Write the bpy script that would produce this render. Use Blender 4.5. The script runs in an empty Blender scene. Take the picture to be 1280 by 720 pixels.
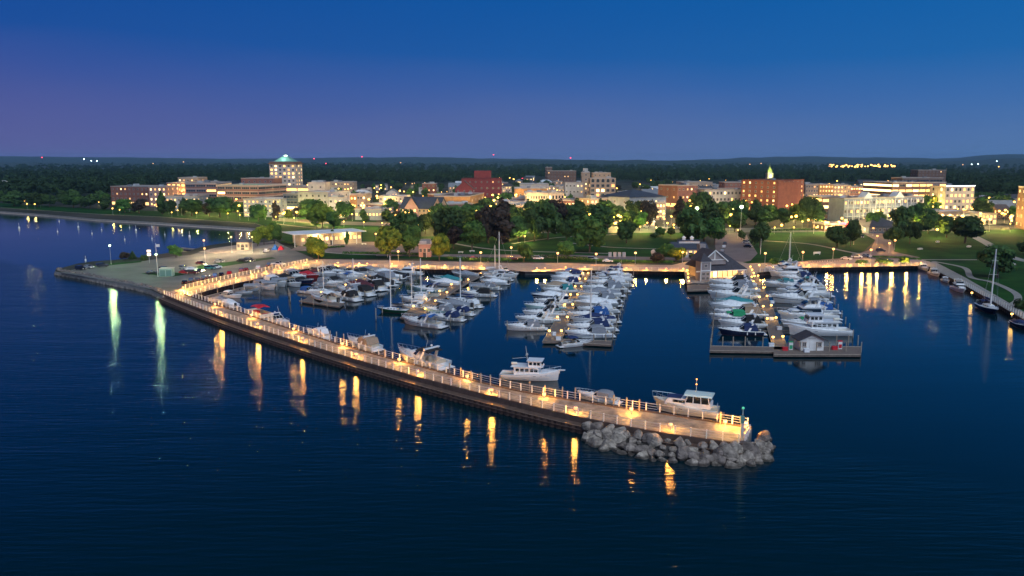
import bpy, math, random
from math import sin, cos, pi, radians, sqrt, atan2
from mathutils import Vector, Matrix, noise as mnoise
random.seed(7)
scene = bpy.context.scene
# ---------------------------------------------------------------- camera
CAM_H, FPX, PITCH = 45.0, 985.0, math.atan(160/985.0)
cam_d = bpy.data.cameras.new('camera'); cam = bpy.data.objects.new('camera', cam_d)
scene.collection.objects.link(cam); scene.camera = cam
cam.location = (0, 0, CAM_H); cam.rotation_euler = (pi/2-PITCH, 0, 0)
cam_d.sensor_width = 36; cam_d.lens = 36*FPX/1280; cam_d.clip_start = 1; cam_d.clip_end = 60000
# ---------------------------------------------------------------- dusk sky
world = bpy.data.worlds.new('World'); scene.world = world; world.use_nodes = True
wn = world.node_tree.nodes; wl = world.node_tree.links; wn.clear()
w_out = wn.new('ShaderNodeOutputWorld')
w_sky = wn.new('ShaderNodeTexSky'); w_sky.sky_type = 'NISHITA'; w_sky.sun_disc = False
w_sky.sun_elevation = radians(2.0); w_sky.sun_rotation = radians(205); w_sky.altitude = 200
w_bg1 = wn.new('ShaderNodeBackground'); w_bg1.inputs[1].default_value = 0.001
w_tc = wn.new('ShaderNodeTexCoord'); w_sep = wn.new('ShaderNodeSeparateXYZ')
w_ramp = wn.new('ShaderNodeValToRGB'); w_bg2 = wn.new('ShaderNodeBackground'); w_add = wn.new('ShaderNodeAddShader')
w_map = wn.new('ShaderNodeMapping'); w_noi = wn.new('ShaderNodeTexNoise'); w_mad = wn.new('ShaderNodeMath')
w_bg2.inputs[1].default_value = 1.0
cr = w_ramp.color_ramp; cr.interpolation = 'LINEAR'
SKY = [(0.0, (0.102, 0.150, 0.350)), (0.045, (0.074, 0.130, 0.358)), (0.085, (0.040, 0.112, 0.365)),
       (0.125, (0.010, 0.098, 0.360)), (0.20, (0.003, 0.088, 0.350)), (0.30, (0.0, 0.056, 0.25)), (0.45, (0.0, 0.016, 0.085)), (0.9, (0.0, 0.006, 0.035))]
while len(cr.elements) < len(SKY): cr.elements.new(0.5)
for e, (p, c) in zip(cr.elements, SKY): e.position = p; e.color = (*c, 1)
wl.new(w_tc.outputs['Generated'], w_sep.inputs[0]); 
w_map.inputs['Scale'].default_value = (2, 2, 9)
wl.new(w_tc.outputs['Generated'], w_map.inputs[0]); wl.new(w_map.outputs[0], w_noi.inputs['Vector']); w_noi.inputs['Scale'].default_value = 1.2
w_mad.operation = 'MULTIPLY_ADD'; w_mad.inputs[1].default_value = 0.05
w_off = wn.new('ShaderNodeMath'); w_off.operation = 'SUBTRACT'; w_off.inputs[1].default_value = 0.025
wl.new(w_noi.outputs[0], w_mad.inputs[0]); wl.new(w_sep.outputs[2], w_mad.inputs[2]); wl.new(w_mad.outputs[0], w_off.inputs[0])
w_tilt = wn.new('ShaderNodeMath'); w_tilt.operation = 'MULTIPLY_ADD'; w_tilt.inputs[1].default_value = 0.026
wl.new(w_sep.outputs[0], w_tilt.inputs[0]); wl.new(w_off.outputs[0], w_tilt.inputs[2])
w_amt = wn.new('ShaderNodeMath'); w_amt.operation = 'MULTIPLY_ADD'; w_amt.inputs[1].default_value = 0.2; w_amt.inputs[2].default_value = 1.0   # the west, to the right, is still the brighter side
wl.new(w_sep.outputs[0], w_amt.inputs[0]); wl.new(w_amt.outputs[0], w_bg2.inputs[1])
w_col = wn.new('ShaderNodeCombineXYZ'); w_r = wn.new('ShaderNodeMath'); w_r.operation = 'MULTIPLY_ADD'; w_r.inputs[1].default_value = -0.22; w_r.inputs[2].default_value = 1.0
w_g = wn.new('ShaderNodeMath'); w_g.operation = 'MULTIPLY_ADD'; w_g.inputs[1].default_value = 0.30; w_g.inputs[2].default_value = 1.0
wl.new(w_sep.outputs[0], w_r.inputs[0]); wl.new(w_sep.outputs[0], w_g.inputs[0]); wl.new(w_r.outputs[0], w_col.inputs[0]); wl.new(w_g.outputs[0], w_col.inputs[1]); w_col.inputs[2].default_value = 1.0
w_mul = wn.new('ShaderNodeVectorMath'); w_mul.operation = 'MULTIPLY'
wl.new(w_tilt.outputs[0], w_ramp.inputs[0]); wl.new(w_ramp.outputs[0], w_mul.inputs[0]); wl.new(w_col.outputs[0], w_mul.inputs[1]); wl.new(w_mul.outputs[0], w_bg2.inputs[0]); wl.new(w_sky.outputs[0], w_bg1.inputs[0])
wl.new(w_bg1.outputs[0], w_add.inputs[0]); wl.new(w_bg2.outputs[0], w_add.inputs[1]); wl.new(w_add.outputs[0], w_out.inputs[0])
# the afterglow of the sunken sun, behind and above the camera
sun_d = bpy.data.lights.new('afterglow', 'SUN'); sun_d.energy = 2.75; sun_d.angle = radians(70); sun_d.color = (0.72, 0.85, 1.0)
sun_o = bpy.data.objects.new('afterglow', sun_d); scene.collection.objects.link(sun_o)
sun_o.rotation_euler = Vector((-0.35, 0.75, -0.85)).to_track_quat('-Z', 'Y').to_euler()
scene.view_settings.view_transform = 'Standard'; scene.view_settings.look = 'None'
scene.view_settings.exposure = 0; scene.view_settings.gamma = 1; scene.view_settings.use_curve_mapping = False
scene.cycles.max_bounces = 5; scene.cycles.diffuse_bounces = 2; scene.cycles.glossy_bounces = 3
scene.cycles.transmission_bounces = 2; scene.cycles.transparent_max_bounces = 6; scene.cycles.volume_bounces = 0
scene.cycles.sample_clamp_indirect = 4; scene.cycles.caustics_reflective = False; scene.cycles.caustics_refractive = False
scene.cycles.use_light_tree = True
# ---------------------------------------------------------------- helpers
def P(px, py, z=0.0):
    """the point of height z seen at pixel (px, py) of the 1280 x 720 photograph"""
    u, v = px-640.0, 360.0-py
    dy = FPX*cos(PITCH)+v*sin(PITCH); dz = -FPX*sin(PITCH)+v*cos(PITCH)
    t = (z-CAM_H)/dz
    return Vector((u*t, dy*t, z))
def zat(pt, py):
    """the height above pt at which row py is seen"""
    v = 360.0-py; k = (-FPX*sin(PITCH)+v*cos(PITCH))/(FPX*cos(PITCH)+v*sin(PITCH))
    return CAM_H+k*pt.y
LZ = 1.5
def G(px, py): return P(px, py, LZ)
def ppm(pt): return FPX/(pt.y*cos(PITCH)+(CAM_H-pt.z)*sin(PITCH))

class MB:
    def __init__(s): s.v = []; s.f = []; s.m = []; s.sm = False
    def add(s, vs, fs, m=0):
        b = len(s.v); s.v.extend([tuple(p) for p in vs]); s.f.extend([tuple(b+i for i in f) for f in fs]); s.m.extend([m]*len(fs)); return s
    def hexa(s, p, m=0):
        return s.add(p, [(3, 2, 1, 0), (4, 5, 6, 7), (0, 1, 5, 4), (1, 2, 6, 5), (2, 3, 7, 6), (3, 0, 4, 7)], m)
    def box(s, c, d, rz=0, m=0, ry=0):
        x, y, z = d[0]/2, d[1]/2, d[2]/2; R = Matrix.Rotation(rz, 3, 'Z') @ Matrix.Rotation(ry, 3, 'Y'); c = Vector(c)
        return s.hexa([R @ Vector(q)+c for q in ((-x, -y, -z), (x, -y, -z), (x, y, -z), (-x, y, -z), (-x, -y, z), (x, -y, z), (x, y, z), (-x, y, z))], m)
    def frus(s, b, t, z0, z1, m=0):   # b,t = (x0,x1,y0,y1)
        return s.hexa([(b[0], b[2], z0), (b[1], b[2], z0), (b[1], b[3], z0), (b[0], b[3], z0), (t[0], t[2], z1), (t[1], t[2], z1), (t[1], t[3], z1), (t[0], t[3], z1)], m)
    def tube(s, a, b, r0, r1=None, n=6, m=0, cap=True):
        a, b = Vector(a), Vector(b); r1 = r0 if r1 is None else r1; d = (b-a)
        q = d.to_track_quat('Z', 'Y') if d.length > 1e-6 else Matrix.Identity(3).to_quaternion()
        vs = [a+q @ Vector((r0*cos(2*pi*i/n), r0*sin(2*pi*i/n), 0)) for i in range(n)]+[b+q @ Vector((r1*cos(2*pi*i/n), r1*sin(2*pi*i/n), 0)) for i in range(n)]
        fs = [(i, (i+1) % n, n+(i+1) % n, n+i) for i in range(n)]
        if cap: fs += [tuple(range(n-1, -1, -1)), tuple(range(n, 2*n))]
        return s.add(vs, fs, m)
    def loft(s, rings, m=0, closed=True, c0=True, c1=True):
        n = len(rings[0]); vs = [p for r in rings for p in r]; fs = []
        for k in range(len(rings)-1):
            for i in range(n if closed else n-1):
                j = (i+1) % n; fs.append((k*n+i, k*n+j, (k+1)*n+j, (k+1)*n+i))
        if c0: fs.append(tuple(range(n-1, -1, -1)))
        if c1: fs.append(tuple((len(rings)-1)*n+i for i in range(n)))
        return s.add(vs, fs, m)
    def ball(s, c, r, n=8, k=5, m=0, sz=1.0):
        rings = [[(c[0]+r*sin(pi*j/k)*cos(2*pi*i/n), c[1]+r*sin(pi*j/k)*sin(2*pi*i/n), c[2]-r*sz*cos(pi*j/k)) for i in range(n)] for j in range(1, k)]
        return s.loft(rings, m)
    def prism(s, poly, z0, z1, m=0, mt=None):
        n = len(poly); s.add([(p[0], p[1], z0) for p in poly]+[(p[0], p[1], z1) for p in poly], [(i, (i+1) % n, n+(i+1) % n, n+i) for i in range(n)], m)
        return s.add([(p[0], p[1], z1) for p in poly], [tuple(range(n))], m if mt is None else mt)
    def mesh(s, name, mats, smooth=False):
        me = bpy.data.meshes.new(name); me.from_pydata(s.v, [], s.f)
        mats = mats if isinstance(mats, (list, tuple)) else [mats]
        for m in mats: me.materials.append(m)
        if len(mats) > 1: me.polygons.foreach_set('material_index', s.m)
        if smooth: me.polygons.foreach_set('use_smooth', [True]*len(s.f))
        me.update(); return me
    def build(s, name, mats, parent=None, smooth=False):
        return link(name, s.mesh(name, mats, smooth), parent)
col = scene.collection
def link(name, data, parent=None):
    o = bpy.data.objects.new(name, data); col.objects.link(o)
    if parent is not None: o.parent = parent
    return o
def tag(o, label=None, cat=None, group=None, kind=None):
    if label: o['label'] = label
    if cat: o['category'] = cat
    if group: o['group'] = group
    if kind: o['kind'] = kind
    return o
def empty(name, loc=(0, 0, 0), rz=0, sc=1.0):
    o = link(name, None); o.empty_display_size = 0.3; o.location = loc; o.rotation_euler = (0, 0, rz); o.scale = (sc, sc, sc); return o
def copy_tree(o, kids, parent=None):
    c = o.copy(); col.objects.link(c); c.parent = parent
    for ch in kids.get(o.name, ()): copy_tree(ch, kids, c)
    return c
def ORD(n): return ('first second third fourth fifth sixth seventh eighth ninth tenth eleventh twelfth thirteenth fourteenth fifteenth sixteenth '
    'seventeenth eighteenth nineteenth twentieth').split()[n] if n < 20 else '%dth' % (n+1) if (n+1) % 10 not in (1, 2, 3) or 10 < (n+1) % 100 < 14 else '%d%s' % (n+1, {1: 'st', 2: 'nd', 3: 'rd'}[(n+1) % 10])

MATS = {}
def mat(name, c, r=0.6, metal=0.0, var=0.0, scale=3.0, emit=None, es=0.0, bump=0.0, bscale=None, c2=None, rnd=0.0, spec=None, coat=0.0, stretch=None):
    if name in MATS: return MATS[name]
    m = bpy.data.materials.new(name); m.use_nodes = True; N = m.node_tree.nodes; Lk = m.node_tree.links
    b = N['Principled BSDF']; b.inputs['Base Color'].default_value = (*c, 1); b.inputs['Roughness'].default_value = r; b.inputs['Metallic'].default_value = metal
    if spec is not None: b.inputs['Specular IOR Level'].default_value = spec
    if coat: b.inputs['Coat Weight'].default_value = coat
    src = None
    if var or c2 or bump:
        tc = N.new('ShaderNodeTexCoord'); vec = tc.outputs['Object']
        if stretch:
            mp = N.new('ShaderNodeMapping'); mp.inputs['Scale'].default_value = stretch; Lk.new(vec, mp.inputs[0]); vec = mp.outputs[0]
        nz = N.new('ShaderNodeTexNoise'); nz.inputs['Scale'].default_value = scale; nz.inputs['Detail'].default_value = 5; nz.inputs['Roughness'].default_value = 0.65
        Lk.new(vec, nz.inputs['Vector'])
        rp = N.new('ShaderNodeValToRGB'); a = rp.color_ramp
        lo = tuple(max(0, x*(1-var)) for x in c); hi = c2 if c2 else tuple(min(1, x*(1+var)) for x in c)
        a.elements[0].position = 0.32; a.elements[0].color = (*lo, 1); a.elements[1].position = 0.68; a.elements[1].color = (*hi, 1)
        Lk.new(nz.outputs[0], rp.inputs[0]); src = rp.outputs[0]
        if bump:
            bp = N.new('ShaderNodeBump'); bp.inputs['Strength'].default_value = bump; bp.inputs['Distance'].default_value = 0.1
            if bscale:
                nz2 = N.new('ShaderNodeTexNoise'); nz2.inputs['Scale'].default_value = bscale; nz2.inputs['Detail'].default_value = 4; Lk.new(vec, nz2.inputs['Vector']); Lk.new(nz2.outputs[0], bp.inputs['Height'])
            else: Lk.new(nz.outputs[0], bp.inputs['Height'])
            Lk.new(bp.outputs[0], b.inputs['Normal'])
    if rnd:
        oi = N.new('ShaderNodeObjectInfo'); hs = N.new('ShaderNodeHueSaturation')
        mr = N.new('ShaderNodeMapRange'); mr.inputs[3].default_value = 1-rnd; mr.inputs[4].default_value = 1+rnd
        mh = N.new('ShaderNodeMapRange'); mh.inputs[3].default_value = 0.5-rnd*0.04; mh.inputs[4].default_value = 0.5+rnd*0.04
        Lk.new(oi.outputs['Random'], mr.inputs[0]); Lk.new(mr.outputs[0], hs.inputs['Value']); Lk.new(oi.outputs['Random'], mh.inputs[0]); Lk.new(mh.outputs[0], hs.inputs['Hue'])
        if src: Lk.new(src, hs.inputs['Color'])
        else: hs.inputs['Color'].default_value = (*c, 1)
        src = hs.outputs[0]
    if src: Lk.new(src, b.inputs['Base Color'])
    if emit: b.inputs['Emission Color'].default_value = (*emit, 1); b.inputs['Emission Strength'].default_value = es
    MATS[name] = m; return m
# materials
WHITE = mat('white_gelcoat', (0.78, 0.79, 0.8), 0.28, var=0.06, scale=1.5)
CREAM = mat('cream_gelcoat', (0.7, 0.66, 0.56), 0.35, var=0.06, scale=1.5)
NAVY = mat('navy_gelcoat', (0.012, 0.02, 0.06), 0.2)
GREENH = mat('green_gelcoat', (0.01, 0.06, 0.035), 0.25)
BURG = mat('antifouling', (0.10, 0.012, 0.012), 0.6)
DKGLASS = mat('tinted_glass', (0.012, 0.018, 0.022), 0.08, spec=0.8)
TEAK = mat('teak', (0.22, 0.13, 0.07), 0.6, var=0.25, scale=6)
STEEL = mat('stainless', (0.6, 0.62, 0.65), 0.3, metal=0.9)
CANV = {k: mat('canvas_'+k, c, 0.85, var=0.15, scale=3) for k, c in dict(navy=(0.012, 0.03, 0.11), black=(0.012, 0.013, 0.016), tan=(0.30, 0.23, 0.17), grey=(0.22, 0.24, 0.28),
        blue=(0.02, 0.10, 0.32), teal=(0.03, 0.22, 0.25), red=(0.5, 0.015, 0.03), green=(0.02, 0.30, 0.13), white=(0.72, 0.74, 0.77), maroon=(0.09, 0.02, 0.03)).items()}
BEIGE = mat('vinyl_seat', (0.55, 0.48, 0.38), 0.6)
WOOD = mat('dock_planks', (0.17, 0.13, 0.11), 0.75, var=0.35, scale=1.2, stretch=(1, 6, 1))
PILE = mat('weathered_pile', (0.30, 0.25, 0.20), 0.8, var=0.3, scale=4)
WPAINT = mat('white_paint', (0.75, 0.74, 0.72), 0.5, var=0.08, scale=2)
RUBBER = mat('rubber', (0.02, 0.02, 0.02), 0.8)
CONC = mat('concrete', (0.25, 0.235, 0.22), 0.8, var=0.2, scale=0.6, bump=0.2)
PAVE = mat('pavers', (0.33, 0.26, 0.215), 0.75, var=0.22, scale=0.5, bump=0.2)
ASPH = mat('asphalt', (0.12, 0.12, 0.118), 0.85, var=0.3, scale=0.08, bump=0.1)
DRIVE = mat('reddish_asphalt', (0.17, 0.125, 0.12), 0.85, var=0.2, scale=0.15)
LAWN = mat('lawn_grass', (0.006, 0.048, 0.010), 0.9, var=0.45, scale=0.06, c2=(0.018, 0.078, 0.014), bump=0.3, bscale=2.0, spec=0.08)
SAND = mat('beach_sand', (0.48, 0.38, 0.32), 0.9, var=0.15, scale=0.05)
CITYG = mat('town_ground', (0.03, 0.045, 0.028), 0.9, var=0.5, scale=0.02, c2=(0.07, 0.065, 0.055), spec=0.15)
BROWN = mat('rusted_sheet_pile', (0.05, 0.028, 0.022), 0.8, var=0.4, scale=1.2, c2=(0.11, 0.06, 0.045), bump=0.4)
TIMBER = mat('brown_timber', (0.10, 0.06, 0.045), 0.8, var=0.35, scale=0.8)
ROCK = mat('boulder_stone', (0.16, 0.13, 0.11), 0.85, var=0.45, scale=1.3, c2=(0.38, 0.315, 0.27), bump=0.9, bscale=5, rnd=0.35, spec=.2)
def wet_foot(m, z0, z1, dark=0.3):
    N = m.node_tree.nodes; Lk = m.node_tree.links; b = N['Principled BSDF']; src = b.inputs['Base Color'].links[0].from_socket
    g = N.new('ShaderNodeNewGeometry'); s = N.new('ShaderNodeSeparateXYZ'); r = N.new('ShaderNodeMapRange'); v = N.new('ShaderNodeVectorMath'); v.operation = 'SCALE'
    Lk.new(g.outputs['Position'], s.inputs[0]); Lk.new(s.outputs[2], r.inputs[0]); r.inputs[1].default_value = z0; r.inputs[2].default_value = z1; r.inputs[3].default_value = dark; r.inputs[4].default_value = 1.0
    Lk.new(src, v.inputs[0]); Lk.new(r.outputs[0], v.inputs['Scale']); Lk.new(v.outputs[0], b.inputs['Base Color'])
wet_foot(ROCK, 0.25, 0.5); wet_foot(PILE, 0.4, 0.6)      # weed and wet stone at the waterline
WARM = (1.0, 0.43, 0.07); YEL = (1.0, 0.55, 0.10)
BULB_W = mat('warm_bulb', (1, .8, .5), emit=(1.0, 0.42, 0.11), es=2.8)
BULB_Y = mat('yellow_bulb', (1, .8, .3), emit=(1.0, 0.48, 0.08), es=8.0)
BULB_G = mat('green_white_bulb', (.8, 1, .8), emit=(0.72, 1.0, 0.55), es=7)
BULB_R = mat('red_bulb', (1, .1, .1), emit=(1.0, 0.04, 0.08), es=8)
BULB_C = mat('cool_bulb', (.9, 1, 1), emit=(0.75, 0.95, 1.0), es=10)
POLE = mat('lamp_pole_paint', (0.5, 0.5, 0.48), 0.5, metal=0.3)
DPOLE = mat('dark_metal', (0.04, 0.04, 0.045), 0.5, metal=0.3)
LD = {}
def lamp_light(name, kind, w, c, r, loc, parent):
    key = (kind, w, c, r)
    if key not in LD:
        d = bpy.data.lights.new(name, 'POINT'); d.energy = w; d.color = c; d.shadow_soft_size = r; LD[key] = d
    o = bpy.data.objects.new('light', LD[key]); col.objects.link(o); o.location = loc; o.parent = parent; return o
# ================================================================ setting
def poly_sheet(name, pts, z, m, skirt=None, kind='structure'):
    """a flat sheet (world xy points) at height z, triangulated, with an optional skirt down"""
    from mathutils.geometry import tessellate_polygon
    vs = [(p[0], p[1], z) for p in pts]; n = len(vs)
    fs = [tuple(t) for t in tessellate_polygon([[Vector((p[0], p[1], 0)) for p in pts]])]
    b = MB()
    fs2 = []
    for t in fs:
        a = (Vector(vs[t[1]])-Vector(vs[t[0]])).cross(Vector(vs[t[2]])-Vector(vs[t[0]]))
        fs2.append(t if a.z > 0 else t[::-1])
    b.add(vs, fs2)
    if skirt is not None:
        b.add(vs+[(p[0], p[1], skirt) for p in pts], [(i, (i+1) % n, n+(i+1) % n, n+i) for i in range(n)], 1 if isinstance(m, list) else 0)
    o = b.build(name, m); tag(o, kind=kind); return o
def gp(lst, z=LZ): return [P(x, y, z) for x, y in lst]
def wp(lst): return [P(x, y, 0) for x, y in lst]
def strip_px(c, w):   # ground strip of width w metres along pixel centreline
    pts = [G(*q) for q in c]; return strip_w(pts, w)
def offs(pts, d):
    r = []
    for i, p in enumerate(pts):
        a = pts[max(0, i-1)]; b = pts[min(len(pts)-1, i+1)]; t = Vector((b.x-a.x, b.y-a.y, 0)).normalized(); r.append(Vector((p.x-t.y*d, p.y+t.x*d, p.z)))
    return r
def strip_w(pts, w): return offs(pts, w/2)+offs(pts, -w/2)[::-1]
def smooth_line(pts, k=6):
    out = []
    n = len(pts)
    for i in range(n-1):
        p0, p1, p2, p3 = pts[max(0, i-1)], pts[i], pts[i+1], pts[min(n-1, i+2)]
        for j in range(k):
            t = j/k; out.append(0.5*((2*p1)+(p2-p0)*t+(2*p0-5*p1+4*p2-p3)*t*t+(3*p1-p0-3*p2+p3)*t**3))
    out.append(pts[-1]); return out
def walk(pts, step):
    """points and tangents every step metres"""
    out = []; acc = 0.0
    for a, b in zip(pts, pts[1:]):
        L = (b-a).length
        if L < 1e-6: continue
        t = (b-a)/L; d = acc
        while d < L: out.append((a+t*d, t)); d += step
        acc = d-L
    return out

# water: one sheet to the horizon
def water_mat():
    m = bpy.data.materials.new('bay_water'); m.use_nodes = True; N = m.node_tree.nodes; Lk = m.node_tree.links; b = N['Principled BSDF']
    b.inputs['Base Color'].default_value = (0.0, 0.014, 0.021, 1); b.inputs['Roughness'].default_value = 0.10; b.inputs['IOR'].default_value = 1.333
    g = N.new('ShaderNodeNewGeometry'); mp = N.new('ShaderNodeMapping'); mp.inputs['Scale'].default_value = (0.15, 1.0, 1); mp.inputs['Rotation'].default_value = (0, 0, 0.12)
    Lk.new(g.outputs['Position'], mp.inputs[0])
    n1 = N.new('ShaderNodeTexNoise'); n1.inputs['Scale'].default_value = 1.1; n1.inputs['Detail'].default_value = 5; n1.inputs['Roughness'].default_value = 0.55
    n2 = N.new('ShaderNodeTexNoise'); n2.inputs['Scale'].default_value = 0.12; n2.inputs['Detail'].default_value = 2
    Lk.new(mp.outputs[0], n1.inputs['Vector']); Lk.new(mp.outputs[0], n2.inputs['Vector'])
    ad = N.new('ShaderNodeMath'); ad.operation = 'MULTIPLY_ADD'; ad.inputs[1].default_value = 1.5
    Lk.new(n2.outputs[0], ad.inputs[0]); Lk.new(n1.outputs[0], ad.inputs[2])
    bp = N.new('ShaderNodeBump'); bp.inputs['Strength'].default_value = 1.0; bp.inputs['Distance'].default_value = 0.10
    dp = N.new('ShaderNodeVectorMath'); dp.operation = 'DOT_PRODUCT'; dp.inputs[1].default_value = (0.644, 0.765, 0)   # calmer inside the breakwater
    Lk.new(g.outputs['Position'], dp.inputs[0]); ms = N.new('ShaderNodeMapRange'); ms.inputs[1].default_value = 118; ms.inputs[2].default_value = 128; ms.inputs[3].default_value = 1.0; ms.inputs[4].default_value = 0.2
    Lk.new(dp.outputs['Value'], ms.inputs[0]); sx = N.new('ShaderNodeSeparateXYZ'); Lk.new(g.outputs['Position'], sx.inputs[0]); mx_ = N.new('ShaderNodeMapRange'); mx_.inputs[1].default_value = 88; mx_.inputs[2].default_value = 115; mx_.inputs[3].default_value = 0.0; mx_.inputs[4].default_value = 0.75
    Lk.new(sx.outputs[0], mx_.inputs[0]); mxx = N.new('ShaderNodeMath'); mxx.operation = 'MAXIMUM'; Lk.new(ms.outputs[0], mxx.inputs[0]); Lk.new(mx_.outputs[0], mxx.inputs[1]); Lk.new(mxx.outputs[0], bp.inputs['Strength']); Lk.new(ad.outputs[0], bp.inputs['Height']); Lk.new(bp.outputs[0], b.inputs['Normal'])
    # broad patches ruffled by the breeze
    n3 = N.new('ShaderNodeTexNoise'); n3.inputs['Scale'].default_value = 0.012; n3.inputs['Detail'].default_value = 3
    Lk.new(g.outputs['Position'], n3.inputs['Vector']); mr = N.new('ShaderNodeMapRange'); mr.inputs[1].default_value = 0.35; mr.inputs[2].default_value = 0.65
    mr.inputs[3].default_value = 0.04; mr.inputs[4].default_value = 0.10; Lk.new(n3.outputs[0], mr.inputs[0]); Lk.new(mr.outputs[0], b.inputs['Roughness'])
    return m
wb = MB(); wb.add([(-9000, -600, 0), (9000, -600, 0), (9000, 9000, 0), (-9000, 9000, 0)], [(0, 1, 2, 3)]); wo = wb.build('lake_water', water_mat()); tag(wo, 'dark blue calm bay water', kind='structure')
lb = MB(); lb.add([(-9000, -600, -6), (9000, -600, -6), (9000, 9000, -6), (-9000, 9000, -6)], [(0, 1, 2, 3)]); tag(lb.build('lake_bed', SAND), kind='structure')

# land sheet: waterline corners in the photograph
SHORE = [(-420, 250), (-200, 257), (0, 266), (60, 270.5), (120, 276), (200, 280.5), (270, 285), (318, 288), (334, 291), (345, 300), (300, 304.5), (262, 310), (246, 314), (236, 318), (217, 319),
         (176, 325.5), (144, 329), (116, 331), (97, 334), (70, 341.5), (69, 344), (100, 349), (140, 357.5), (170, 363), (190, 368.5), (203, 375),
         (232, 376), (262, 367), (300, 357), (340, 348.5), (384, 339.5), (430, 339), (540, 340.5), (640, 341.5), (656, 343.5), (712, 343.5), (714, 341.5), (790, 342.5), (856, 343.5),
         (859, 359), (893, 359), (893, 352), (937, 352), (947, 345), (1010, 338.5), (1080, 337), (1152, 335.5), (1163, 338), (1200, 357), (1240, 380), (1280, 404), (1330, 436), (1420, 500)]
sh = wp(SHORE)
land_pts = sh + [Vector((420, 60, 0)), Vector((9000, 60, 0)), Vector((12500, 12000, 0)), Vector((-12500, 12000, 0)), Vector((-9000, 900, 0))]
poly_sheet('ground', land_pts, LZ, [CITYG, CONC], skirt=-5)
E = 0.03
# beach sand: slopes from the waterline up
bl = wp([(-420, 251), (-200, 258), (0, 266.8), (60, 271.3), (120, 277), (200, 281.8), (270, 286.3), (318, 290), (338, 294), (346, 303)])
bu = gp([(-420, 244), (-200, 252), (0, 259.5), (60, 263.5), (120, 267.5), (200, 271), (270, 276), (318, 279), (336, 284), (352, 298)])
b = MB(); n = len(bl); b.add([(p.x, p.y, -0.15) for p in bl]+[(p.x, p.y, LZ+E) for p in bu], [(i, i+1, n+i+1, n+i) for i in range(n-1)]); tag(b.build('beach', SAND), kind='structure')
def sheet(name, pix, lvl, m): return poly_sheet(name, gp(pix), LZ+E*lvl, m)
sheet('beach_lawn', [(-300, 247), (0, 259.5), (60, 263.5), (120, 267.5), (200, 271), (270, 276), (318, 279), (336, 284), (352, 298), (480, 296), (470, 276), (330, 267), (200, 264), (120, 261), (0, 254), (-300, 240)], 1, LAWN)
sheet('park_lawn', [(352, 298), (380, 316), (440, 319), (560, 326), (640, 327), (840, 329), (868, 322), (872, 300), (900, 290), (880, 282), (800, 284), (700, 290), (600, 295), (480, 296)], 1.02, LAWN)
sheet('east_lawn', [(918, 330), (910, 318), (935, 300), (950, 291), (1075, 290), (1094, 300), (1080, 314), (1050, 323), (990, 327)], 1, LAWN)
sheet('far_east_lawn', [(1112, 328), (1105, 312), (1115, 298), (1150, 289), (1400, 286), (1500, 330), (1420, 470), (1330, 420), (1285, 394), (1245, 372), (1205, 349), (1165, 328)], 1, LAWN)
sheet('parking_lot', [(75, 341), (98, 335.5), (118, 332), (178, 326.5), (219, 320), (238, 319), (250, 315), (266, 311), (302, 305.5), (345, 302), (370, 314), (392, 323), (385, 328), (340, 337), (300, 345), (232, 361), (208, 366), (190, 362), (140, 352), (100, 345)], 1, ASPH)
sheet('boat_ramp_apron', [(248, 315), (266, 310.5), (302, 305.5), (345, 301.5), (356, 308), (330, 311), (300, 314), (270, 317)], 2, PAVE)
for nm, pix in (('grass_island', [(176, 342.5), (215, 346), (232, 343.5), (222, 341), (190, 340)]), ('grass_island', [(228, 341.5), (262, 336), (300, 330), (345, 323), (340, 321.5), (290, 327), (250, 332), (226, 339)]),
                ('grass_verge', [(116, 331.5), (150, 328.5), (178, 326), (176, 328), (150, 330.5), (120, 334)])):
    sheet(nm, pix, 2, LAWN)
sheet('grass_verge', [(370, 313), (395, 323), (560, 323.5), (555, 319), (430, 315)], 1.6, LAWN)
# promenade paving along the harbour
sheet('promenade', [(385, 326), (395, 324), (560, 327), (640, 329.2), (655, 329), (712, 329), (730, 330), (840, 331.5), (860, 327), (872, 322), (918, 326), (935, 329.5), (1010, 327.5), (1080, 323.5), (1152, 325), (1163, 327.5),
                    (1163, 334), (1152, 332.5), (1080, 333.8), (1010, 335), (947, 341), (937, 349), (859, 355), (856, 340), (790, 339), (714, 338), (712, 340), (656, 340), (640, 338), (540, 337), (430, 335.5), (384, 336)], 3, PAVE)
sheet('harbour_walk', [(384, 336), (340, 345), (300, 353.5), (262, 363), (232, 372), (203, 372), (207, 366), (232, 361), (300, 345), (340, 337), (385, 327)], 3, PAVE)
sheet('east_walk', [(1163, 328), (1168, 327), (1208, 348), (1248, 371), (1290, 396), (1340, 428), (1420, 480), (1420, 495), (1330, 431), (1280, 400), (1240, 376.5), (1200, 353.5), (1163, 335)], 3, CONC)
sheet('clubhouse_drive', [(896, 323), (893, 300), (903, 291), (932, 291), (936, 300), (947, 317), (938, 326), (918, 330)], 2, DRIVE)
sheet('harbour_road', [(470, 316), (560, 318), (700, 318.5), (840, 322), (870, 322), (870, 325.5), (840, 326), (700, 323), (560, 321), (470, 320)], 2, DRIVE)
sheet('parkway_road', [(950, 290.5), (1075, 289.5), (1150, 288.5), (1400, 284), (1400, 279), (1150, 284), (1075, 285), (950, 285), (800, 287), (560, 292), (560, 289.5), (800, 282)], 2.4, ASPH)
sheet('marina_entrance_road', [(1075, 290), (1094, 300), (1088, 312), (1060, 322.5), (990, 327.5), (1010, 328.5), (1080, 324.5), (1150, 325.5), (1150, 322), (1118, 315), (1116, 303), (1108, 295), (1098, 289)], 2.8, DRIVE)
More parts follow.
